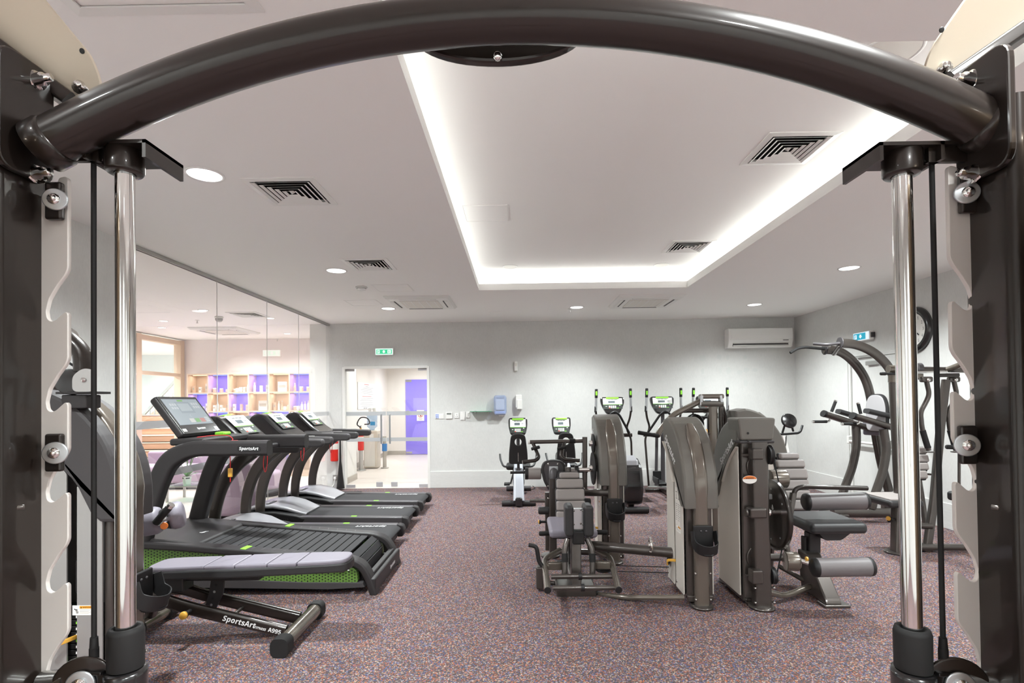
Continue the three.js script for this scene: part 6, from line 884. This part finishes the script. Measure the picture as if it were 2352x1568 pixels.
// ---------------------------------------------------------------- pulldown machine beside the rack
{
  const t = thing('pulldown_machine', 'pulldown machine with silver weight tower beside the rack rods', 'gym machine', [-2.2, 0, -2.85]), q = onZ;
  tower(t, place(-2.05, 0, -2.83, Math.PI / 2), 1.71, { slot: 1, cup: 1, panelMat: MAT.silver, capMat: MAT.charcoalSoft, plain: 1, cupY: 0.62, pinY: 0.41, slotAt: [0.232, 0.285] });
  mk('overhead_arm', sweep(spline([[-2.45, 1.5, -2.83], [-2.5, 1.8, -2.83], [-2.42, 1.97, -2.83], q(150, 772, -2.7), q(186, 808, -2.7), q(192, 852, -2.7)], 24), ring(0.042, 16)), MAT.bronzeDark, t, 'curved overhead tube');
  { const p = q(165, 877, -2.7); mk('top_pulley', turned(add(p, [0, 0, 0]), [0.5, 0, 0.85].map((v, i) => v), [[0, -0.04], [0.062, -0.04], [0.066, -0.03], [0.045, -0.012], [0.045, 0.012], [0.066, 0.03], [0.062, 0.04], [0, 0.04]], 28), MAT.blackGloss, t); const b = q(192, 872, -2.64); mk('pulley_bracket', xf(extr(rpoly([[-0.045, -0.06], [0.045, -0.06], [0.045, 0.05], [0.0, 0.06], [-0.045, 0.02]], 0.025), 0.006), { p: b, r: [0, 0.35, 0] }), MAT.silver, t); mk('bracket_bolt', turned(add(b, [0.004, 0, 0.006]), [0.3, 0, 1], [[0, 0], [0.012, 0], [0.012, 0.006], [0, 0.012]], 8), MAT.chrome, t); mk('pulley_base', [box(q(185, 902, -2.7)[0], q(185, 902, -2.7)[1], -2.72, 0.19, 0.012, 0.12), box(q(180, 920, -2.7)[0], q(180, 922, -2.7)[1], -2.72, 0.13, 0.07, 0.1, 0.008)], MAT.charcoal, t); mk('lift_cable', rod(q(157, 832, -2.7), q(182, 848, -2.68), 0.006, 0.006, 8), MAT.rubber, t); }
  // thigh rollers
  const r1 = mk('roller_pad', roller(q(385, 1187, -3.16), q(424, 1178, -3.2), 0.082, 0.03, 28), MAT.padGrey, t, 'grey thigh roller'); mk('roller_pad', roller(q(318, 1202, -3.1), q(372, 1192, -3.14), 0.082, 0.03, 28), MAT.padGrey, t, 'grey thigh roller'); mk('roller_hub', turned(q(377, 1190, -3.14), [1, 0.15, -0.5], [[0, -0.02], [0.05, -0.02], [0.06, 0], [0.07, 0.03], [0, 0.035]], 22), MAT.black, t); mk('lock_lever', [rod(q(358, 1200, -3.05), q(390, 1163, -3.03), 0.02)], MAT.rubber, t); mk('lever_tip', rod(q(389, 1164, -3.03), q(394, 1158, -3.03), 0.021), MAT.chrome, t); mk('lock_shaft', rod(q(365, 1197, -3.05), q(380, 1192, -3.1), 0.025), MAT.chrome, t); mk('lock_button', disc(q(377, 1207, -3.06), [0.6, 0, 0.8], 0.02, 0.012), MAT.orange, t, 'orange lock button');
  mk('roller_post', tube([q(366, 1195, -3.14), [-2.42, 0.86, -3.2], [-2.48, 0.5, -3.22]], 0.03, 0.08), MAT.bronze, t); mk('seat', box(-2.56, 0.48, -3.22, 0.4, 0.09, 0.34, 0.035), MAT.padDark, t); mk('seat_column', box(-2.5, 0.22, -3.22, 0.1, 0.44, 0.1, 0.02), MAT.bronze, t); mk('floor_beam', box(-2.42, 0.04, -3.05, 0.1, 0.08, 0.5, 0.015), MAT.bronze, t);
}
// ---------------------------------------------------------------- adjustable bench
{
  const zc = -3.68, t = thing('adjustable_bench', 'adjustable weight bench with long grey pad on a dark frame', 'bench', [-2.0, 0, zc]), q = onZ;
  // pads: seat and back, waisted outline, running along x
  const padShape = (x0, x1, w0, w1, mid) => rpoly([[x0, -w0], [x0 + 0.12, -w0 - 0.02], [(x0 + x1) / 2, -mid], [x1 - 0.12, -w1 - 0.02], [x1, -w1], [x1 + 0.0, w1], [x1 - 0.12, w1 + 0.02], [(x0 + x1) / 2, mid], [x0 + 0.12, w0 + 0.02], [x0, w0]], 0.09);
  const y0 = 0.425;
  const tilt = (g, p = [0, 0, 0]) => xf(g, { p: [-2.55, y0, zc], r: [0, 0, 0.03] });
  mk('pad_shell', tilt(plateY(padShape(0, 1.39, 0.11, 0.1, 0.145), 0, 0.06, 0.012)), MAT.padDark, t, 'black lower shell of the pad');
  const seams = [[0.01, 0.42], [0.424, 0.63], [0.634, 0.85], [0.854, 1.05], [1.054, 1.38]];
  seams.forEach(([a, b], i) => mk('pad_section', tilt(plateY(i === 0 ? rpoly([[a, -0.1], [a + 0.1, -0.128], [b, -0.122, 0.012], [b, 0.122, 0.012], [a + 0.1, 0.128], [a, 0.1]], 0.08) : i === 4 ? rpoly([[a, -0.125, 0.012], [b - 0.1, -0.115], [b, -0.09], [b, 0.09], [b - 0.1, 0.115], [a, 0.125, 0.012]], 0.07) : rpoly([[a, -0.128], [b, -0.128], [b, 0.128], [a, 0.128]], 0.01), 0.05, 0.085, 0.012)), MAT.padGrey, t, 'grey pad section'));
  // two splayed rails down to the front foot
  const frame = (z) => [[-2.62, 0.3, z], [-2.45, 0.305, z], [-2.25, 0.24, z], [-1.58, 0.075, z]];
  for (const z of [zc + 0.11, zc - 0.11]) mk('rail', sweep(path(frame(z), 0.12), rrect(0.05, 0.085, 0.022), [0, 1, 0]), MAT.bronzeDark, t, 'dark slanted rail');
  mk('rail_lettering', letters('SportsArt', 0.036, [-2.0, 0.163, zc + 0.1365], [1, -0.25, 0], [0.25, 1, 0], 0.15, 0.0012), MAT.lettering, t); mk('rail_lettering', letters('FITNESS', 0.015, [-1.785, 0.11, zc + 0.1365], [1, -0.25, 0], [0.25, 1, 0], 0.15, 0.0012), MAT.lettering, t); mk('rail_lettering', letters('A995', 0.028, [-1.692, 0.087, zc + 0.1365], [1, -0.25, 0], [0.25, 1, 0], 0, 0.0012), MAT.lettering, t);
  const foot = mk('front_foot', rod([-1.53, 0.065, zc + 0.26], [-1.53, 0.065, zc - 0.28], 0.05, 0.05, 22), MAT.taupeGloss, t, 'glossy cross tube'); for (const s of [1, -1]) mk('foot_end', sweep([[-1.53, 0.06, zc + s * 0.24 - (s < 0 ? 0.02 : 0)], [-1.53, 0.06, zc + s * 0.33]], rrect(0.115, 0.12, 0.04), [0, 1, 0]), MAT.rubber, foot, 'black rubber end');
  const rf = mk('rear_foot', rod([-2.66, 0.065, zc + 0.02], [-2.66, 0.065, zc - 0.3], 0.045, 0.045, 20), MAT.taupeGloss, t); for (const z of [zc + 0.05, zc - 0.32]) mk('foot_end', rod([-2.66, 0.06, z - 0.05], [-2.66, 0.06, z + 0.05], 0.058), MAT.rubber, rf); mk('rear_leg', sweep([[-2.6, 0.28, zc - 0.1], [-2.66, 0.07, zc - 0.1]], rrect(0.06, 0.08, 0.02), [0, 0, 1]), MAT.bronzeDark, t);
  mk('pad_bracket', [box(-2.45, 0.375, zc, 0.28, 0.1, 0.13, 0.01), box(-2.1, 0.41, zc, 0.6, 0.04, 0.06, 0.008)], MAT.charcoal, t);
  const arc = mk('angle_plate', plateZ(rpoly([[-2.14, 0.44], [-2.05, 0.44], [-2.06, 0.3], [-2.12, 0.18], [-2.19, 0.2], [-2.16, 0.3]], 0.015), zc + 0.0, zc + 0.012, 0.002), MAT.charcoal, t, 'curved plate with holes'); for (let k = 0; k < 5; k++) mk('pin_hole', disc([-2.1 - k * 0.011, 0.4 - k * 0.045, zc + 0.012], [0, 0, 1], 0.009, 0.002, 12), k % 2 ? MAT.black : MAT.zinc, arc);
  for (const x of [-2.2, -1.98]) mk('spacer_rod', rod([x, 0.215 - (x + 2.2) * 0.26, zc - 0.1], [x, 0.215 - (x + 2.2) * 0.26, zc + 0.1], 0.014), MAT.bronze, t);
  mk('pull_pin', turned([-2.215, 0.225, zc + 0.13], [0, 0, 1], [[0, 0], [0.016, 0], [0.016, 0.03], [0.012, 0.035], [0.012, 0.05], [0.024, 0.055], [0.024, 0.07], [0, 0.07]], 16), MAT.black, t); mk('pin_knob', turned([-2.215, 0.225, zc + 0.195], [0, 0, 1], [[0, 0], [0.024, 0], [0.026, 0.012], [0.022, 0.025], [0, 0.026]], 18), MAT.yellow, t, 'yellow pull knob'); mk('hinge_plate', plateZ(rpoly([[-2.56, 0.34], [-2.5, 0.34], [-2.52, 0.42], [-2.58, 0.42]], 0.01), zc + 0.12, zc + 0.135, 0.002), MAT.zinc, t);
}
// ---------------------------------------------------------------- lobby beyond the glass
{ // wooden frame around the staircase opening
  const P = (px, py) => onX(px, py, LX), z0 = -10.62, z1 = -12.0, t = thing('stair_frame', 'tall light-wood frame around the staircase opening', 'door frame', [LX, 0, (z0 + z1) / 2]); t.userData.kind = 'structure';
  for (const z of [z0, z1]) mk('post', box(LX + 0.02, 1.54, z, 0.16, 3.08, 0.14, 0.006), MAT.wood, t);
  for (const y of [3.02, 2.29]) mk('rail', box(LX + 0.02, y, (z0 + z1) / 2, 0.14, y > 3 ? 0.1 : 0.07, z0 - z1, 0.006), MAT.wood, t);
  mk('pane', box(LX, 2.66, (z0 + z1) / 2, 0.001, 0.64, z0 - z1 - 0.15), MAT.glass, t);
}
{ // staircase
  const t = thing('staircase', 'light-brown wooden staircase behind the wood frame', 'staircase', [-9, 0, -13.2]);
  for (let k = 0; k < 8; k++) { const st = mk('step', box(-9.2, 0.085 * (k + 1), -12.54 - 0.28 * k, 2.6, 0.17 * (k + 1), 0.28), MAT.woodStair, t); mk('tread', box(-9.2, 0.17 * (k + 1) - 0.012, -12.53 - 0.28 * k, 2.6, 0.024, 0.3), MAT.wood, st); }
  mk('stringer', plateZ(rpoly([[-10.9, 1.0], [-9.6, 2.2], [-9.6, 1.75], [-10.9, 0.55]], 0.01), -15.1, -15.0), MAT.wood, t);
  mk('handrail', sweep([[-10.9, 1.1, -14.95], [-9.65, 2.4, -14.95]], rrect(0.06, 0.08, 0.012), [0, 1, 0]), MAT.alu, t);
  for (let k = 0; k < 10; k++) mk('baluster', rod([-10.88 + k * 0.135, 0.3 + k * 0.1404, -14.95], [-10.88 + k * 0.135, 1.1 + k * 0.1404, -14.95], 0.018, 0.018, 8), MAT.alu, t);
}
{ // shelf cabinet with lit niches
  const x0 = -7.39, x1 = -4.64, zf = -11.75, zb = LZ, ys = [2.295, 1.872, 1.452, 1.03, 0.61, 0.1], W = (x1 - x0) / 6, t = thing('shelf_cabinet', 'wide wooden shelf wall with white and blue lit niches', 'shelf', [(x0 + x1) / 2, 0.06, (zf + zb) / 2]);
  mk('plinth', box((x0 + x1) / 2, 0.05, (zf + zb) / 2, x1 - x0, 0.1, 0.33), MAT.wood, t);
  for (let k = 0; k <= 6; k++) mk('upright', box(x0 + k * W, (ys[0] + ys[5]) / 2, (zf + zb) / 2, 0.028, ys[0] - ys[5] + 0.03, zf - zb - 0.002), MAT.wood, t);
  for (const y of ys) mk('shelf_board', box((x0 + x1) / 2, y, (zf + zb) / 2, x1 - x0 + 0.02, 0.028, zf - zb - 0.004), MAT.wood, t);
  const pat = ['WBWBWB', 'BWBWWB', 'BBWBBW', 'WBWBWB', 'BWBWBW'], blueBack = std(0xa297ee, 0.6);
  for (let r = 0; r < 5; r++) for (let k = 0; k < 6; k++) {
    const b = pat[r][k] === 'B', cx = x0 + (k + 0.5) * W, yt = ys[r] - 0.014;
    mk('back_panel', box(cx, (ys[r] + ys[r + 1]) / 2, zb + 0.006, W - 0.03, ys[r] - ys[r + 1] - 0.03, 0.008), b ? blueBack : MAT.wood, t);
    mk('light_strip', box(cx, yt - 0.008, zf - 0.14, W - 0.1, 0.012, 0.03, 0.003), b ? GLOW.blue : GLOW.warm, t, b ? 'blue glowing light strip' : 'warm glowing light strip');
    if (r < 4) rectLight(b ? BLUE : WARM, b ? 110 : 38, W - 0.1, 0.025, [cx, yt - 0.018, zf - 0.14], [cx, 0, zf - 0.1401]);
    if (r < 3) { // goods on the shelf
      const n = [[3, 3, 5, 3, 1, 3], [4, 5, 3, 1, 5, 5], [2, 2, 3, 2, 2, 3]][r][k], ym = ys[r + 1] + 0.0155, col = b ? 'blue' : 'warm', row = ['top', 'second', 'third'][r], gname = 'goods in the ' + col + '-lit niches of the ' + row + ' shelf row';
      for (let i = 0; i < n; i++) {
        const x = cx + (n === 1 ? 0.03 : (i / (n - 1) - 0.5) * (W - 0.16)), z = -11.86 - 0.05 * rnd(), kind = n === 1 ? 2 : Math.floor(rnd() * 3), h = n === 1 ? 0.22 : 0.08 + 0.12 * rnd(), m = [MAT.white, MAT.whiteGloss, std(0xe2d6cb, 0.5), std(0xd8b89c, 0.5)][Math.floor(rnd() * 4)];
        if (kind === 0) { const o = thing('lotion_bottle', 'slim pale bottle in a ' + col + '-lit niche of the ' + row + ' shelf row', 'bottle', [x, ym, z], gname); mk('body', turned([x, ym, z], [0, 1, 0], [[0, 0], [0.026, 0], [0.028, 0.008], [0.028, h * 0.75], [0.014, h * 0.85], [0.012, h]], 14), m, o); mk('cap', rod([x, ym + h, z], [x, ym + h + 0.025, z], 0.014, 0.014, 10), MAT.offwhite, o); } else if (kind === 1) { const o = thing('cream_jar', 'small pale jar in a ' + col + '-lit niche of the ' + row + ' shelf row', 'jar', [x, ym, z], gname); mk('body', turned([x, ym, z], [0, 1, 0], [[0, 0], [0.036, 0], [0.04, 0.008], [0.04, h * 0.45], [0.036, h * 0.5], [0, h * 0.5]], 16), m, o); mk('lid', rod([x, ym + h * 0.5, z], [x, ym + h * 0.5 + 0.024, z], 0.04, 0.04, 16), MAT.whiteGloss, o); } else { const o = thing('product_box', (n === 1 ? 'large printed carton in a ' : 'upright pale carton in a ') + col + '-lit niche of the ' + row + ' shelf row', 'box', [x, ym, z], gname); mk('carton', box(x, ym + h / 2, z, n === 1 ? 0.2 : 0.055, h, 0.05, 0.003, 1), m, o); mk('print_band', box(x, ym + h * 0.55, z + 0.0255, n === 1 ? 0.16 : 0.04, h * 0.3, 0.001), MAT.skirting, o); }
      }
    }
  }
}
{ // coffee table, flower pot
  const X = -5.6, Z = -9.0, t = thing('coffee_table', 'low glass coffee table with metal legs in the lobby', 'table', [X, 0, Z]);
  mk('table_top', box(X, 0.262, Z, 0.56, 0.014, 0.5, 0.004), MAT.glassGreen, t); mk('top_rim', [box(X, 0.25, Z + 0.24, 0.56, 0.02, 0.02), box(X, 0.25, Z - 0.24, 0.56, 0.02, 0.02), box(X - 0.27, 0.25, Z, 0.02, 0.02, 0.46), box(X + 0.27, 0.25, Z, 0.02, 0.02, 0.46)], MAT.alu, t);
  for (const [a, b] of [[-1, -1], [1, -1], [1, 1], [-1, 1]]) mk('leg', box(X + a * 0.26, 0.12, Z + b * 0.23, 0.035, 0.248, 0.035, 0.004), MAT.alu, t);
  const px = -5.64, pz = -8.95, f = thing('potted_lily', 'white lilies in a white square pot on the coffee table', 'plant', [px, 0.269, pz]);
  mk('pot', turned([px, 0.269, pz], [0, 1, 0], [[0, 0], [0.065, 0], [0.085, 0.13], [0.078, 0.13], [0.06, 0.02], [0, 0.02]], 4), MAT.whiteGloss, f); mk('soil', rod([px, 0.36, pz], [px, 0.38, pz], 0.066, 0.068, 12), MAT.black, f);
  const leaf = (o, dir, L, w, m, name) => { const up = new THREE.Vector3(0, 1, 0), d = V3(dir).normalize(), pts = []; for (let i = 0; i <= 6; i++) { const k = i / 6; pts.push([o[0] + d.x * L * k, o[1] + d.y * L * k - 0.25 * L * k * k, o[2] + d.z * L * k]); } mk(name, sweep(pts, oval(w, 0.002, 6), [0, 1, 0], (k) => [0.15 + 0.85 * Math.sin(Math.PI * (0.1 + 0.88 * k)), 1]), m, f); };
  for (let k = 0; k < 16; k++) { const a = k * 2.4; leaf([px, 0.39 + 0.01 * (k % 5), pz], [Math.cos(a), 0.55 + 0.6 * rnd(), Math.sin(a)], 0.2 + 0.14 * rnd(), 0.03, MAT.leaf, 'leaf'); }
  for (let k = 0; k < 11; k++) { const a = k * 2.1, r = 0.05 + 0.14 * rnd(), o = [px + Math.cos(a) * r, 0.6 + 0.26 * rnd(), pz + Math.sin(a) * r]; mk('stem', rod([px, 0.38, pz], o, 0.005, 0.004, 6), MAT.leaf, f); for (let j = 0; j < 6; j++) { const b = j * 1.047 + k; leaf(o, [Math.cos(b), 0.35, Math.sin(b)], 0.14, 0.032, MAT.petal, 'petal'); } }
}
function tub(x, z, turn, label) { // rounded tub chair
  const t = thing('tub_chair', label, 'armchair', [x, 0, z]), R = 0.36;
  const c = []; for (let i = 0; i <= 24; i++) { const a = turn + (-2.2 + i / 24 * 4.4); c.push([x + Math.cos(a) * R, 0.42, z + Math.sin(a) * R]); }
  mk('shell', sweep(c, rrect(0.13, 0.72, 0.05), [0, 1, 0]), MAT.lilac, t, 'curved lilac back'); mk('seat_cushion', turned([x, 0.12, z], [0, 1, 0], [[0, 0], [0.3, 0], [0.32, 0.04], [0.32, 0.24], [0.29, 0.3], [0, 0.31]], 32), MAT.lilac, t); mk('base', turned([x, 0, z], [0, 1, 0], [[0, 0], [0.3, 0], [0.3, 0.12], [0, 0.12]], 24), MAT.charcoalSoft, t);
}
tub(-4.06, -7.7, 2.6, 'lilac tub chair behind the second treadmill post'); tub(-4.55, -9.35, 3.3, 'lilac tub chair between table and glass');
{ const x = -6.6, z = -10.4, t = thing('lobby_sofa', 'long low lilac sofa before the lit shelves', 'sofa', [x, 0, z]); mk('seat_base', box(x, 0.22, z, 1.9, 0.2, 0.75, 0.05), MAT.lilac, t); mk('plinth', box(x, 0.06, z, 1.8, 0.12, 0.65), MAT.charcoalSoft, t); for (const k of [-1, 0, 1]) mk('seat_cushion', box(x + k * 0.62, 0.37, z + 0.04, 0.6, 0.13, 0.62, 0.05, 3), MAT.lilac, t); mk('backrest', box(x, 0.48, z - 0.34, 1.9, 0.4, 0.14, 0.06), MAT.lilac, t); }
// ---------------------------------------------------------------- doorway surroundings
function extinguisher(name, x, y, z, label, hose) {
  const t = thing(name, label, 'fire extinguisher', [x, y, z]); mk('cylinder', turned([x, y, z], [0, 1, 0], [[0, 0], [0.06, 0], [0.07, 0.015], [0.07, 0.38], [0.06, 0.43], [0.03, 0.46], [0.025, 0.48], [0, 0.48]], 28), MAT.red, t, 'glossy red cylinder'); mk('collar', rod([x, y + 0.48, z], [x, y + 0.54, z], 0.026, 0.02), MAT.yellow, t); mk('lever', [xf(box(0, 0, 0, 0.02, 0.012, 0.12, 0.003), { p: [x, y + 0.57, z + 0.03], r: [0.25, 0, 0] }), box(x, y + 0.545, z + 0.03, 0.02, 0.01, 0.1, 0.003)], MAT.black, t); mk('label_print', turned([x, y + 0.22, z], [0, 1, 0], [[0.0705, 0], [0.0708, 0], [0.0708, 0.11], [0.0705, 0.11]], 28), MAT.offwhite, t); if (hose) mk('hose', stube(hose, 0.014, 24, 8), MAT.rubber, t); return t;
}
{ const x = -3.43, z = ZB + 0.085, y = 0.53, t = extinguisher('fire_extinguisher', x, y, z, 'red fire extinguisher hung on the wall behind the last treadmill', null); mk('wall_hook', box(x, y + 0.46, ZB + 0.02, 0.05, 0.08, 0.04), MAT.charcoal, t); mk('horn', [turned([x + 0.12, 0.03, z + 0.03], [0, 1, 0], [[0.07, 0], [0.075, 0.0], [0.02, 0.5], [0.013, 0.9], [0, 0.9]], 18), tube([[x + 0.12, 0.92, z + 0.03], [x + 0.1, 1.06, z + 0.03], [x + 0.02, 1.08, z]], 0.01, 0.05)], MAT.black, t, 'long black discharge horn'); }
{ const p = onZ(829, 1034, -12.6); extinguisher('corridor_extinguisher', p[0], p[1], p[2], 'red fire extinguisher with looped hose beside the water cooler', [[p[0], p[1] + 0.55, p[2]], [p[0] - 0.07, p[1] + 0.62, p[2] + 0.05], [p[0] + 0.02, p[1] + 0.78, p[2] + 0.06], [p[0] + 0.18, p[1] + 0.76, p[2] + 0.05], [p[0] + 0.22, p[1] + 0.64, p[2] + 0.04], [p[0] + 0.1, p[1] + 0.62, p[2] + 0.04]]); solo('extinguisher_stand', [rod([p[0], 0, p[2]], [p[0], p[1], p[2]], 0.05, 0.05, 16), disc([p[0], 0, p[2]], [0, 1, 0], 0.12, 0.02)], MAT.alu, 'grey stand under the corridor fire extinguisher', 'stand', [p[0], 0, p[2]]); }
{ // water cooler
  const X = -3.62, Z = -13.1, t = thing('water_cooler', 'white water cooler with a blue bottle in the corridor', 'water cooler', [X, 0, Z]);
  mk('cabinet', box(X, 0.47, Z, 0.34, 0.92, 0.34, 0.03), std(0xd0c6b8, 0.5), t); mk('front_panel', box(X - 0.02, 0.36, Z + 0.172, 0.26, 0.62, 0.01, 0.004), MAT.offwhite, t); mk('tap_recess', box(X + 0.172, 0.74, Z + 0.02, 0.006, 0.2, 0.16, 0.003), MAT.skirting, t); mk('label_print', box(X + 0.03, 0.78, Z + 0.1745, 0.1, 0.14, 0.004), MAT.white, t);
  const b = mk('bottle', turned([X, 0.93, Z], [0, 1, 0], [[0, 0], [0.05, 0.0], [0.07, 0.04], [0.125, 0.09], [0.13, 0.12], [0.124, 0.16], [0.13, 0.2], [0.124, 0.24], [0.13, 0.28], [0.13, 0.36], [0.11, 0.39], [0, 0.4]], 28), MAT.blueWater, t, 'clear bluish bottle'); mk('bottle_label', box(X + 0.05, 1.1, Z + 0.13, 0.12, 0.09, 0.01, 0.004), std(0x2f8fc4, 0.4), b, 'blue label');
  for (const dx of [-0.05, 0.06]) solo('paper_cup', turned([X + dx, 1.33, Z + 0.0], [0, 1, 0], [[0, 0], [0.032, 0], [0.042, 0.15], [0.038, 0.15], [0.03, 0.01], [0, 0.01]], 16), MAT.white, 'white cup stack upside on the cooler bottle', 'cup', [X + dx, 1.33, Z], 'cups on the water cooler');
  const c = thing('cup_tube', 'slim grey tube with a blue band beside the water cooler', 'cup dispenser', [X + 0.33, 0, Z + 0.1]); mk('tube_body', rod([X + 0.33, 0.02, Z + 0.1], [X + 0.33, 0.78, Z + 0.1], 0.045), MAT.skirting, c); mk('blue_band', rod([X + 0.33, 0.42, Z + 0.1], [X + 0.33, 0.6, Z + 0.1], 0.062), std(0x3d7fc0, 0.4), c); mk('tube_foot', disc([X + 0.33, 0, Z + 0.1], [0, 1, 0], 0.1, 0.02), MAT.skirting, c);
}
{ // notice board on the corridor wall
  const tex = canvasTex(256, 384, (c, w, h) => { c.fillStyle = '#f3f1f0'; c.fillRect(0, 0, w, h); c.fillStyle = '#d0675a'; c.fillRect(90, 18, 70, 8); c.fillRect(60, 196, 140, 7); c.fillStyle = '#9a9795'; c.fillRect(108, 48, 44, 5); for (let i = 0; i < 7; i++) c.fillRect(80 - (i % 3) * 20, 66 + i * 16, 150 - (i % 2) * 20 + (i % 3) * 14, 4); for (let i = 0; i < 8; i++) c.fillRect(60 - (i % 3) * 16, 222 + i * 17, 170 - (i % 2) * 30 + (i % 3) * 10, 4); c.fillStyle = '#4a4a4a'; c.fillRect(80, 366, 16, 12); c.fillRect(102, 368, 30, 8); });
  const x = -4.008, t = thing('notice_board', 'white notice with red headings on the corridor wall', 'notice', [x, 1.45, -14.0]); mk('sheet', card([x, 1.79, -14.02], [0, 0, -1], [0, 1, 0], 1.55, 0.68), std(0xffffff, 0.5, 0, { map: tex }), t); mk('backing', box(x - 0.003, 1.79, -14.02, 0.004, 0.7, 1.58), MAT.white, t);
}
{ // purple door
  const x0 = -3.458, x1 = -2.68, z = -16.29, t = thing('purple_door', 'purple glass door at the end of the corridor', 'door', [(x0 + x1) / 2, 0, z]); mk('leaf', bx([x0, 0.01, z], [x1, 2.31, z + 0.012]), phys(0x8f80ee, 0.12, 0, { clearcoat: 1, clearcoatRoughness: 0.05 }), t); for (const y of [0.06, 2.27]) mk('hinge_fitting', box(x0 + 0.1, y, z + 0.012, 0.18, 0.06, 0.02, 0.004), MAT.alu, t); mk('upper_pane', box((x0 + x1) / 2 + 0.1, 1.55, z + 0.0135, 0.5, 0.38, 0.002), phys(0xa196f2, 0.15, 0, { clearcoat: 1 }), t);
  const tex = canvasTex(128, 180, (c, w, h) => { c.fillStyle = '#efe9ea'; c.fillRect(0, 0, w, h); c.strokeStyle = '#c65a55'; c.lineWidth = 8; c.beginPath(); c.arc(64, 80, 38, 0, 7); c.stroke(); c.fillStyle = '#8a5550'; c.fillRect(56, 52, 18, 56); c.beginPath(); c.moveTo(38, 52); c.lineTo(92, 108); c.stroke(); c.fillStyle = '#a09a9a'; c.fillRect(30, 140, 68, 5); c.fillRect(40, 154, 48, 5); });
  const p = thing('door_sign', 'small paper sign with a red ring on the purple door', 'sign', [-3.0, 1.03, z + 0.015]); mk('paper', card([-3.0, 1.2, z + 0.016], [1, 0, 0], [0, 1, 0], 0.23, 0.33), std(0xffffff, 0.6, 0, { map: tex }), p);
}
{ // socket with plug and cable
  const a = onZ(771, 1096, ZB), t = thing('floor_socket', 'wall socket with white plug below the hung extinguisher', 'socket', [a[0], a[1] - 0.05, ZB]); mk('plate', box(a[0], a[1], ZB + 0.006, 0.1, 0.1, 0.012, 0.004), MAT.silver, t); mk('plug', box(a[0], a[1] - 0.01, ZB + 0.03, 0.05, 0.05, 0.04, 0.01), MAT.whiteGloss, t); mk('cable', stube([[a[0], a[1] - 0.03, ZB + 0.04], [a[0] - 0.02, 0.08, ZB + 0.06], [a[0] - 0.08, 0.02, ZB + 0.15], [-3.4, 0.015, -9.2], [-3.3, 0.015, -8.8]], 0.007, 24, 6), MAT.white, t);
}
solo('floor_mat', box(-3.0, 0.03, -9.15, 0.5, 0.06, 0.3, 0.025), MAT.rubber, 'black rubber block on the floor behind the last treadmill', 'block', [-3.0, 0, -9.15]);
scene.traverse((o) => { if (o.isMesh) { o.castShadow = true; o.receiveShadow = true; } });
renderer.render(scene, camera);
